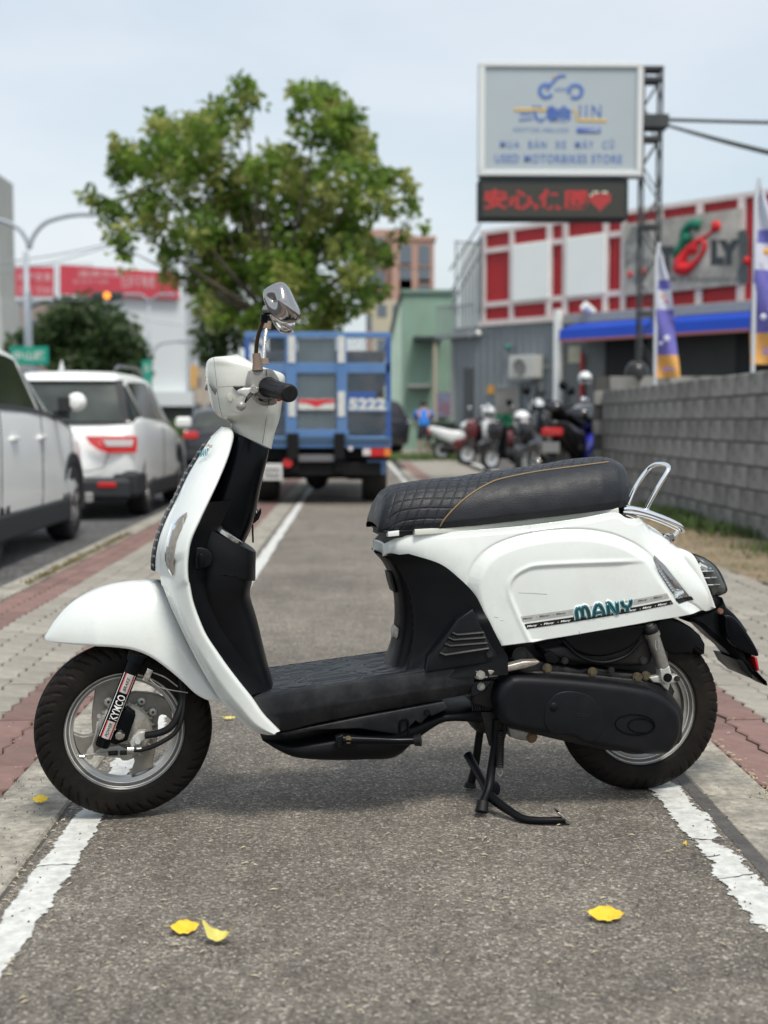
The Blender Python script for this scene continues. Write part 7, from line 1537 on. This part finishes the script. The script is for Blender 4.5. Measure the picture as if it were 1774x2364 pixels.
for k in range(3):
    cx = q.x-x0+(r_.x-q.x)*(k+.5)/3; m_ = [mat('lens_off', (.03, .05, .04), .3), mat('amber_lit', (.9, .3, .03), .3, emit=1.3, ecol=(1, .28, .03)), MC.get('lens_off')][k] or MC['lens_off']
    MB().lathe([(.001, -.02), (.15, 0), (.15, .02)], (cx, -.17, (q.z+r_.z)/2+.12), 'y', 20).build('lamp_lens', m_, tl_)
sgn_g = mat('sign_green', (.0, .28, .19), .5); 
def sign(px0, py0, px1, py1, Y, label, m_, txt=None, pole=True, nm='road_sign', cat='sign'):
    a = at(px0, py1, Y); b = at(px1, py0, Y); r = empty(nm, ((a.x+b.x)/2, Y, -.12), 0, label, cat); w = (b.x-a.x)/2
    o = MB().box(-w, w, -.04, .02, a.z+.12, b.z+.12, b=.01).build('panel', m_, r)
    if txt: mb = MB(); lettering(mb, txt[0], lambda x, y, e: Vector((-w*.85+x, -.045, a.z+.12+(b.z-a.z)*.25+y)), w*1.7, (b.z-a.z)*.5, bold=.02) if not txt[1] else [lettering(mb, c, lambda x, y, e: Vector((-w*.6+x, -.045, b.z+.12-(b.z-a.z)*(i+1)/len(txt[0])+.05+y)), w*1.2, (b.z-a.z)/len(txt[0])*.7) for i, c in enumerate(txt[0])]; mb.build('lettering', wht, r)
    if pole: MB().tube([(0, .08, 0), (0, .08, b.z+.1)], .05, 8).build('pole', polem, r)
    return r
sign(25, 800, 112, 842, 50, 'wide green road sign above the nearest car', sgn_g, ('中山路', False)); sign(329, 832, 351, 902, 50, 'narrow upright green road sign right of the white SUV', sgn_g, ('中山', True))
sign(440, 843, 456, 895, 80, 'upright orange signboard left of the scooter headlight', mat('board_orange', (.62, .36, .12), .6)); sign(463, 785, 478, 800, 80, 'small orange sign by the tree edge', MC['board_orange'])
# ---- buildings
def windows(root, xs, zs, w, h, y, m_, name='window'):
    for x in xs:
        for z in zs: MB().box(x-w/2, x+w/2, y-.02, y+.05, z-h/2, z+h/2).build(name, m_, root)
wg = mat('window_grey', (.13, .16, .19), .3); Y = 100
def P_(px, py, Y): q = at(px, py, Y); return q.x, q.z
wb = empty('white_building', (0, Y, 0), 0, 'white building with red banners along its roof edge, left of the tree', 'building')
pw = mat('wall_white', (.62, .66, .67), .7, var=.04, vscale=.2); x0, z1_ = P_(215, 690, Y); x1, _ = P_(428, 690, Y); _, zb2 = P_(300, 938, Y)
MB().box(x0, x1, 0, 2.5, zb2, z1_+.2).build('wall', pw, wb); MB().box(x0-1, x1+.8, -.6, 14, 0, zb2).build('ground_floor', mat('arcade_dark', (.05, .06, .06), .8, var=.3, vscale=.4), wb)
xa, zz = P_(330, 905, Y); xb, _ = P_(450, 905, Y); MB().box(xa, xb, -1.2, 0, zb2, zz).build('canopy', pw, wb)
red_b = mat('banner_red', (.52, .05, .075), .6, var=.08, vscale=.3)
for (a, b_, t0, t1, u0, u1, txts) in ((143, 415, 613, 632, 680, 692, (('選擇信義', 180, 285, 640, 625), ('02 2717 1234', 170, 250, 655, 646), ('住商不動產', 280, 358, 665, 635))), (36, 127, 618, 618, 686, 686, (('房屋買賣', 40, 120, 650, 630), ('2281 5566', 40, 120, 678, 660)))):
    A = [P_(a, t0, Y), P_(b_, t1, Y), P_(b_, u1, Y), P_(a, u0, Y)]; bn_ = MB().prism(A, -.5, -.2).build('banner_panel', red_b, wb)
    for (tx_, p0_, p1_, q0_, q1_) in txts:
        c0_ = P_(p0_, q0_, Y-.5); c1_ = P_(p1_, q1_, Y-.5); mb = MB(); lettering(mb, tx_, lambda x, y, e: Vector((c0_[0]+x, -.53, c0_[1]+y)), c1_[0]-c0_[0], c1_[1]-c0_[1], bold=.01); mb.build('lettering', mat('banner_pink', (.66, .36, .38), .6), bn_)
for k in range(16): x = P_(40+k*24, 600, Y)[0]; 
mb = MB(); [mb.tube([(P_(p, 700, Y)[0], -.1, P_(p, 700, Y)[1]), (P_(p, 608, Y)[0], -.1, P_(p, 608, Y)[1])], .05, 5) for p in range(36, 216, 8)]; mb.build('frame', polem, wb)['kind'] = 'stuff'
MB().box(P_(36, 695, Y)[0], P_(215, 695, Y)[0], -.3, 6, P_(36, 702, Y)[1], P_(36, 694, Y)[1]).build('beam', polem, wb)
gb2 = empty('grey_building', (0, 70, 0), 0, 'grey beige office block cut off by the left edge', 'building'); x1, zt = P_(-6, 400, 70); xq, _ = P_(-200, 300, 70)
MB().prism([(xq, 0), (x1, 0), (x1, zt), (xq, zt)], 0, 3.2).build('wall', mat('wall_beige', (.40, .41, .38), .8, var=.1, vscale=.3), gb2)
MB().box(xq, x1+.1, -.2, 3.3, P_(20, 775, 70)[1]-.2, P_(20, 745, 70)[1]).build('band', ink, gb2); MB().box(xq, x1+.15, -.3, 3.6, 0, P_(20, 690, 70)[1]).build('podium', mat('wall_beige2', (.45, .46, .43), .8, var=.1, vscale=.3), gb2); windows(gb2, [x1-1.3, x1-2.9], [P_(0, 760, 70)[1], P_(0, 715, 70)[1]], 1.0, .9, -.42, wg)
fr = tag(empty('shop_row', (0, 85, 0)), 'low row of shops behind the dark tree, left of the white building', 'building'); a = P_(30, 720, 85); b = P_(230, 720, 85); MB().box(a[0], b[0], 0, 8, 0, P_(0, 705, 85)[1]).build('wall', mat('wall_brown', (.30, .24, .21), .8, var=.2, vscale=.3), fr); windows(fr, [a[0]+1.2+k*1.5 for k in range(4)], [4.5, 7], .9, 1.1, 0, wg)
ap = empty('apartment_tower', (0, 165, 0), 0, 'grey apartment tower behind the tree, right of the white building', 'building'); a = P_(420, 590, 165); b = P_(498, 590, 165)
MB().box(a[0], b[0], 0, 12, 0, P_(450, 585, 165)[1]).build('wall', mat('wall_tower', (.30, .31, .33), .8), ap); windows(ap, [a[0]+.7+k*.95 for k in range(4)], [P_(0, p, 165)[1] for p in range(605, 880, 26)], .55, .8, 0, mat('window_pale', (.5, .53, .56), .4))
lowb = tag(empty('low_building', (0, 120, 0)), 'low beige and orange buildings seen through the gap under the tree', 'building'); a = P_(428, 800, 120); b = P_(640, 800, 120); MB().box(a[0], b[0], 0, 6, 0, P_(0, 850, 120)[1]).build('wall', mat('wall_sand', (.40, .33, .25), .8, var=.3, vscale=.2), lowb); windows(lowb, [a[0]+1+k*1.4 for k in range(5)], [2.2, 4.6], .8, 1.0, 0, wg)
bk = empty('brick_apartments', (0, 110, 0), 0, 'pinkish brick apartment block with grey windows behind the tree on the right', 'building'); brm = mat('brick_pink', (.44, .27, .21), .8, var=.12, vscale=.4, bump=.3, bscale=8)
x0, zt = P_(848, 540, 110); x1, zt2 = P_(1003, 555, 110); xm, zm = P_(905, 528, 110); MB().box(xm, x1, 0, 12, 0, zt2).build('wall', brm, bk); MB().box(x0, xm+1.6, 1, 12, 0, zm+.1).build('wall', brm, bk)
MB().box(xm-.1, x1+.15, -.15, 12, zt2, zt2+.35).build('parapet', brm, bk)
for px in (932, 975):
    for (py, h_) in ((590, 1.7), (633, 1.5) if px > 950 else (645, 2.6), (662, 1.2), (700, 1.6), (745, 1.6)):
        x, z = P_(px+5, py, 110); w_ = MB().box(x-.5, x+.5, -.05, .05, z-h_/2, z+h_/2).build('window', wg, bk); MB().box(x-.6, x+.6, -.12, .02, z-h_/2-.12, z-h_/2).build('sill', brm, w_)
for py in (560, 600, 640, 690, 740): x, z = P_(868, py, 110); MB().box(x-.8, x+.8, .9, 1.05, z-.6, z+.6).build('window', wg, bk)
yb = tag(empty('yellow_building', (0, 95, 0)), 'low cream building behind the tree crown above the truck', 'building'); a = P_(860, 700, 95); b = P_(935, 700, 95); MB().box(a[0], b[0], 0, 5, 0, P_(0, 690, 95)[1]).build('wall', mat('wall_cream', (.5, .45, .33), .8, var=.15, vscale=.4), yb); windows(yb, [a[0]+.7, a[0]+1.8], [6.5, 9], .7, .9, 0, wg)
fl_ = tag(empty('far_sheds', (0, 130, 0)), 'low grey sheds closing the end of the road behind the truck', 'building'); a = P_(100, 950, 130); b = P_(1250, 950, 130); MB().box(a[0]-30, b[0]+30, 0, 5, 0, 2.6).build('wall', mat('wall_far', (.14, .16, .15), .9, var=.4, vscale=.15), fl_); windows(fl_, [a[0]+k*3 for k in range(14)], [1.4], 1.2, 1, 0, wg)
for (pts, Y, r, lb_, z_) in (([(0, 606), (120, 590), (235, 567)], 60, .035, 'thin overhead cable rising behind the double armed lamp', 0), ([(0, 628), (120, 606), (240, 573)], 60, .03, 'second thin overhead cable below the first one at far left', 0), ([(225, 715), (330, 738), (430, 752)], 66, .03, 'sagging thin cable in front of the white building', 0)):
    tag(MB().tube(cr_spline([tuple(at(*p, Y)) for p in [(2*pts[0][0]-pts[1][0], 2*pts[0][1]-pts[1][1])]+pts+[(2*pts[-1][0]-pts[-2][0], 2*pts[-1][1]-pts[-2][1])]], 30), r, 5).build('overhead_cable', polem), lb_, 'cable', 'thin cables over the road')
# ---- trees
def leafmat(name, c1, c2, c3, sc1=1.2):
    m = bpy.data.materials.new(name); m.use_nodes = True; t = m.node_tree; b = t.nodes['Principled BSDF']; co = t.nodes.new('ShaderNodeTexCoord').outputs['Object']; L = t.links
    n1 = t.nodes.new('ShaderNodeTexNoise'); n1.inputs['Scale'].default_value = sc1; n1.inputs['Detail'].default_value = 5; n1.inputs['Roughness'].default_value = .75; L.new(co, n1.inputs[0])
    r = t.nodes.new('ShaderNodeValToRGB'); e = r.color_ramp.elements; e[0].position = .34; e[0].color = (*c1, 1); e[1].position = .66; e[1].color = (*c3, 1); q = e.new(.5); q.color = (*c2, 1); L.new(n1.outputs[0], r.inputs[0])
    L.new(r.outputs[0], b.inputs['Base Color']); b.inputs['Roughness'].default_value = .5; b.inputs['Specular IOR Level'].default_value = .3
    tr = t.nodes.new('ShaderNodeBsdfTranslucent'); L.new(r.outputs[0], tr.inputs[0]); mx = t.nodes.new('ShaderNodeMixShader'); mx.inputs[0].default_value = .45; L.new(b.outputs[0], mx.inputs[1]); L.new(tr.outputs[0], mx.inputs[2]); L.new(mx.outputs[0], t.nodes['Material Output'].inputs[0]); return m
def tree(px, Y, lobes, conv, dens, leaf, m_, label, tr_r, seedm=None, zfork=.35, limbs=9):
    base = at(px, 1000, Y); root = empty('tree', (base.x, Y, 0), 0, label, 'tree'); rnd = random.Random(int(px)); mb = MB(); V = []; Fc = []; V2 = []; F2 = []; cs = []
    k = Y/F
    for (lx, ly, lr) in lobes:
        p = conv(lx, ly); rr = lr*(conv(1, 0)[0]-conv(0, 0)[0])*k; dy = rnd.uniform(-1, 1)*max(.3, 1.4-rr); c = at(p[0], p[1], Y+dy)-Vector((base.x, Y, 0)); cs.append((c, rr))
        n = int(dens*rr*rr*(1 if rr > .3 else 1.3))
        for _ in range(n):
            while True:
                q = Vector((rnd.uniform(-1, 1), rnd.uniform(-1, 1), rnd.uniform(-1, 1)))
                if q.length < 1 and q.length > rnd.random()*.8: break
            q = Vector((q.x*rr*1.05, q.y*rr*1.5, q.z*rr*1.05)); o = c+q
            if noise.noise(o*1.9+Vector((px, 0, 0))) < -.24: continue
            s = leaf*rnd.uniform(.6, 1.35); dr = Vector((rnd.gauss(0, 1), rnd.gauss(0, 1), rnd.gauss(-.35, .7))).normalized(); sd = dr.cross(Vector((rnd.gauss(0, 1), rnd.gauss(0, 1), rnd.gauss(0, 1)))).normalized()*s*.28
            tip = o+dr*s; md = o+dr*s*.5; tgt = (V2, F2) if (seedm and noise.noise(o*2.3+Vector((9, 9, 9))) > .08) else (V, Fc); b_ = len(tgt[0]); tgt[0].extend([o, md+sd, tip, md-sd]); tgt[1].append((b_, b_+1, b_+2, b_+3))
    me = bpy.data.meshes.new('crown'); me.from_pydata([tuple(v) for v in V], [], Fc); link('crown', me, m_, root)
    if V2: me = bpy.data.meshes.new('seed_clusters'); me.from_pydata([tuple(v) for v in V2], [], F2); o = link('seed_clusters', me, seedm, root); o['kind'] = 'stuff'
    bark = mat('bark', (.10, .08, .06), .9, bump=1, bscale=20, var=.3, vscale=5); zmin = min(c.z for c, r in cs); zmx = max(c.z for c, r in cs); f = Vector((0, 0, zmin+(zmx-zmin)*.05))
    MB().tube([(0, 0, 0), (.03, 0, f.z*.5), tuple(f)], [tr_r*1.3, tr_r, tr_r*.85], 14).build('trunk', bark, root, smooth=True)
    big = sorted(cs, key=lambda q: -q[1])[:limbs*2]; 
    for c, r in big[::3]+[q for q in cs if (q[0]-f).length > 2.2][::6]:
        mid_ = f+(c-f)*.5+Vector((0, 0, -.15*(c-f).length*.3)); MB().tube(cr_spline([tuple(f-Vector((0, 0, .2))), tuple(mid_), tuple(c)], 8), [tr_r*.38, tr_r*.3, tr_r*.25, tr_r*.2, tr_r*.15, tr_r*.11, tr_r*.07, tr_r*.04], 7).build('limb', bark, root, smooth=True)
    return root
zt3 = SZ(180, 150, 2.0)
LB = [(755, 110, 60), (800, 150, 45), (870, 180, 35), (700, 200, 65), (640, 240, 80), (600, 290, 80), (730, 280, 60), (790, 260, 25), (400, 270, 70), (360, 290, 45), (460, 320, 80), (550, 320, 90), (260, 410, 80), (185, 360, 45), (210, 430, 60), (330, 400, 90), (430, 440, 110), (560, 440, 110), (670, 390, 80), (190, 500, 55), (290, 540, 100), (430, 560, 120), (580, 580, 130), (720, 540, 110), (850, 450, 80), (950, 440, 80), (800, 590, 130), (930, 570, 130), (1060, 470, 80), (1060, 130, 70), (1010, 120, 40), (1130, 130, 55), (1000, 220, 35), (1020, 300, 40), (1200, 200, 80), (1270, 240, 60), (1160, 280, 80), (1090, 330, 50), (1250, 330, 80), (1340, 350, 50), (1180, 420, 70), (1300, 420, 80), (1200, 520, 110), (1320, 510, 90), (1400, 530, 60), (1480, 530, 55), (1530, 560, 40), (1340, 610, 90), (1200, 640, 120), (1060, 640, 130), (1540, 640, 45), (1555, 710, 45), (1595, 745, 25), (1450, 690, 30), (1490, 780, 45), (1440, 640, 35),
      (45, 600, 30), (90, 625, 35), (140, 650, 40), (90, 710, 40), (180, 670, 45), (170, 780, 50), (240, 760, 45), (225, 850, 45), (215, 920, 30), (150, 860, 20), (300, 690, 60), (350, 660, 60), (430, 790, 90), (560, 740, 110), (700, 720, 130), (850, 760, 130), (1000, 780, 130), (1150, 780, 120), (1260, 740, 90), (430, 890, 60), (420, 980, 45), (560, 880, 60), (690, 870, 110), (820, 890, 120), (960, 920, 120), (1100, 920, 120), (1240, 870, 90), (1350, 860, 70), (1430, 880, 55), (1300, 980, 80), (1390, 1040, 50), (1180, 1020, 100), (1060, 1050, 110), (920, 1030, 90), (780, 1010, 90), (660, 1010, 70), (700, 1130, 70), (640, 1180, 45), (820, 1110, 60), (1090, 1150, 90), (1200, 1130, 60), (900, 1140, 90), (1000, 1180, 90), (1150, 1160, 80), (560, 990, 70), (570, 1100, 60), (1300, 1080, 60), (800, 1190, 55), (700, 960, 90), (880, 960, 100), (1020, 960, 100), (620, 820, 80)]
lf1 = leafmat('leaf_green', (.06, .115, .02), (.14, .24, .035), (.27, .39, .06)); lf2 = leafmat('leaf_seed', (.24, .29, .07), (.36, .40, .11), (.48, .48, .18))
tree(640, 22, LB, zt3, 3000, .135, lf1, 'broad leafy tree with pale green seed clusters behind the blue truck', .16, lf2)
rl = [(p, q, 40) for p, q in ((110, 760), (150, 730), (190, 715), (235, 730), (280, 760), (120, 800), (170, 780), (220, 770), (270, 800), (310, 815), (150, 835), (210, 830), (270, 845), (310, 850), (95, 790), (60, 800), (200, 870))]
lf3 = leafmat('leaf_dark', (.04, .07, .03), (.065, .11, .04), (.10, .15, .055), .5); tree(200, 66, rl, SZ(0, 0, 1), 420, .42, lf3, 'dark rounded tree beyond the white SUV under the traffic light', .3, None)
tree(505, 60, [(500, 720, 35), (490, 760, 35), (530, 740, 35), (480, 800, 30), (520, 790, 35), (550, 770, 30), (600, 740, 35), (500, 830, 25)], SZ(0, 0, 1), 420, .4, lf3, 'darker tree behind the left side of the broad leafy tree', .2, None)
for (px, Y, rr, lb_) in ((400, 70, 20, 'small roundish shrub on the far left kerb'), (430, 75, 18, 'smaller shrub next to the far kerb shrub')):
    b0 = at(px, 940, Y); sh_ = tag(empty('shrub', (b0.x, Y, 0)), lb_, 'shrub'); V = []; Fc = []
    for _ in range(900):
        q = Vector((random.gauss(0, .35), random.gauss(0, .3), abs(random.gauss(.5, .3)))); d_ = Vector((random.gauss(0, 1), random.gauss(0, 1), random.gauss(0, 1))).normalized()*.12; e = d_.cross(Vector((0, 0, 1)))*.4; b_ = len(V); V += [q, q+d_*.5+e, q+d_, q+d_*.5-e]; Fc.append((b_, b_+1, b_+2, b_+3))
    me = bpy.data.meshes.new('foliage'); me.from_pydata([tuple(v) for v in V], [], Fc); link('foliage', me, lf1, sh_); MB().tube([(0, 0, -.1), (0, 0, .6)], .03, 6).build('stem', mat('bark', (0, 0, 0)), sh_)

# ---- fallen leaves, seeds and grit on the ground
ly = mat('leaf_yellow', (.75, .52, .03), .45, spec=.4, var=.12, vscale=40, dirt=(.35, .14, .02), dscale=55, damt=.8, dthr=.6); lp_ = mat('leaf_pale', (.62, .55, .14), .5, var=.1, vscale=40)
def fallen(px, py, L, W, rot, curl, m_, label, fold=0.0, tilt=.42):
    g_ = gnd(px, py); P = []; nu, nv = 22, 9
    for i in range(nu):
        t = i/(nu-1); x = (t-.5)*L; w = W/2*(sin(pi*min(1, t*1.02))**.75)*(1-.25*(t-.4)) if 0 < t < 1 else .0004; row = []
        for j in range(nv): s = j/(nv-1)*2-1; row.append((x, s*w+.0015*sin(t*22+s), .003+curl*(abs(t-.5)*2)**2.2*L+fold*abs(s)*w+.0012*sin(t*9+s*3)+.002*(1-abs(s))*0))
        P.append(row)
    o = grid('fallen_leaf', P, m_); o.location = (g_.x, g_.y, .002+W/2*sin(tilt)*(1 if tilt else 0)); o.rotation_euler = (tilt, 0, rot); solid(o, .0004, 0); tag(o, label, 'leaf', 'yellow leaves fallen on the ground')
    st = MB().tube([(-L/2+.001, 0, .004+curl*L), (-L/2-.006, .001, .005+curl*L), (-L/2-.012, .003, .003+curl*L)], .0006, 5).build('stalk', lp_, o); return o
fallen(95, 1855, .040, .030, .2, .10, ly, 'ochre yellow leaf lying on the left kerb beside the front wheel', .15)
fallen(428, 2155, .054, .036, .25, .10, ly, 'flat bright yellow leaf on the path, left one of the near pair', .1)
fallen(508, 2178, .062, .034, -.35, .55, lp_, 'curled pale yellow leaf on the path, right one of the near pair', .35, .2)
fallen(1400, 2125, .070, .040, -.12, .06, ly, 'yellow leaf with brown spots lying alone on the right of the path', .1)
fallen(530, 1663, .045, .014, .3, .15, lp_, 'slender pale yellow leaf behind the front wheel', .3)
fallen(1580, 1955, .020, .008, 1.2, .3, ly, 'tiny orange yellow leaf at the right painted line', .3)
def scatter(name, n, area, m_, label, cat, kind=0):
    mb = MB()
    for _ in range(n):
        px, py = area(); g_ = gnd(px, py); a = random.uniform(0, pi); L = random.uniform(.004, .011) if kind == 0 else random.uniform(.0012, .0035)
        w = L*.22 if kind == 0 else L*.8; c_, s_ = cos(a), sin(a)
        V = [(g_.x+c_*L, g_.y+s_*L, .003), (g_.x-s_*w, g_.y+c_*w, .0045), (g_.x-c_*L, g_.y-s_*L, .003), (g_.x+s_*w, g_.y-c_*w, .0045), (g_.x, g_.y, .0065 if kind == 0 else .004+w)]
        mb.add(V, [(0, 1, 4), (1, 2, 4), (2, 3, 4), (3, 0, 4)])
    tag(mb.build(name, m_), label, cat, kind='stuff')
scatter('seeds', 230, lambda: (random.uniform(0, 1774), 1650+700*random.random()**1.0), mat('seed_husk', (.42, .36, .24), .7, var=.3, vscale=30), 'pale grass seeds and husks strewn over the path', 'seeds')
scatter('husks', 90, lambda: (lambda y: (820+(-.70+random.gauss(0, .012))/.95*(y-975), y))(random.uniform(1500, 2300)), MC['seed_husk'], 'husks gathered along the left joint of the path', 'seeds')
scatter('husks', 260, lambda: (lambda y: (820+(1.06+random.gauss(0, .02))/.95*(y-975), y))(random.uniform(1500, 1950)), MC['seed_husk'], 'husks gathered along the right kerb joint', 'seeds')
scatter('grit', 500, lambda: (random.uniform(0, 1774), 1600+760*random.random()), mat('grit_dark', (.05, .045, .04), .8), 'dark grit lying on kerb and path', 'grit', 1)
scatter('grit', 160, lambda: (lambda y: (820+(random.uniform(-.90, -.72))/.95*(y-975), y))(random.uniform(1600, 2150)), MC['grit_dark'], 'dark grit lying on the left kerb', 'grit', 1)
scatter('pebbles', 420, lambda: (random.uniform(0, 1774), 1600+760*random.random()), mat('pebble_pale', (.42, .39, .34), .8, var=.3, vscale=40), 'pale chips set in the asphalt', 'grit', 1)

# ---- cracks across the painted lines and the path
def crack(pts, w, name='crack'):
    P = cr_spline(pts, 60); mb = MB(); V = []
    for i, (x, y) in enumerate(P): q = w*(.4+.9*abs(noise.noise(Vector((x*40, y*40, 1)))+.3)); j = .006*noise.noise(Vector((x*60, y*60, 7))); V += [(x, y+j-q, .0045), (x, y+j+q, .0045)]
    struct(mb.add(V, [(2*i, 2*i+1, 2*i+3, 2*i+2) for i in range(len(P)-1)]).build(name, MC['crack_dark']))
mat('crack_dark', (.045, .04, .035), .95)
for (a, b_) in (((-.70, 2.72), (-.585, 2.74)), ((-.70, 3.72), (-.59, 3.70)), ((.74, 2.90), (.86, 2.87)), ((.745, 2.62), (.86, 2.66)), ((.74, 2.78), (.80, 2.775))):
    crack([a, ((a[0]+b_[0])/2, (a[1]+b_[1])/2+random.uniform(-.015, .015)), b_], .0022)
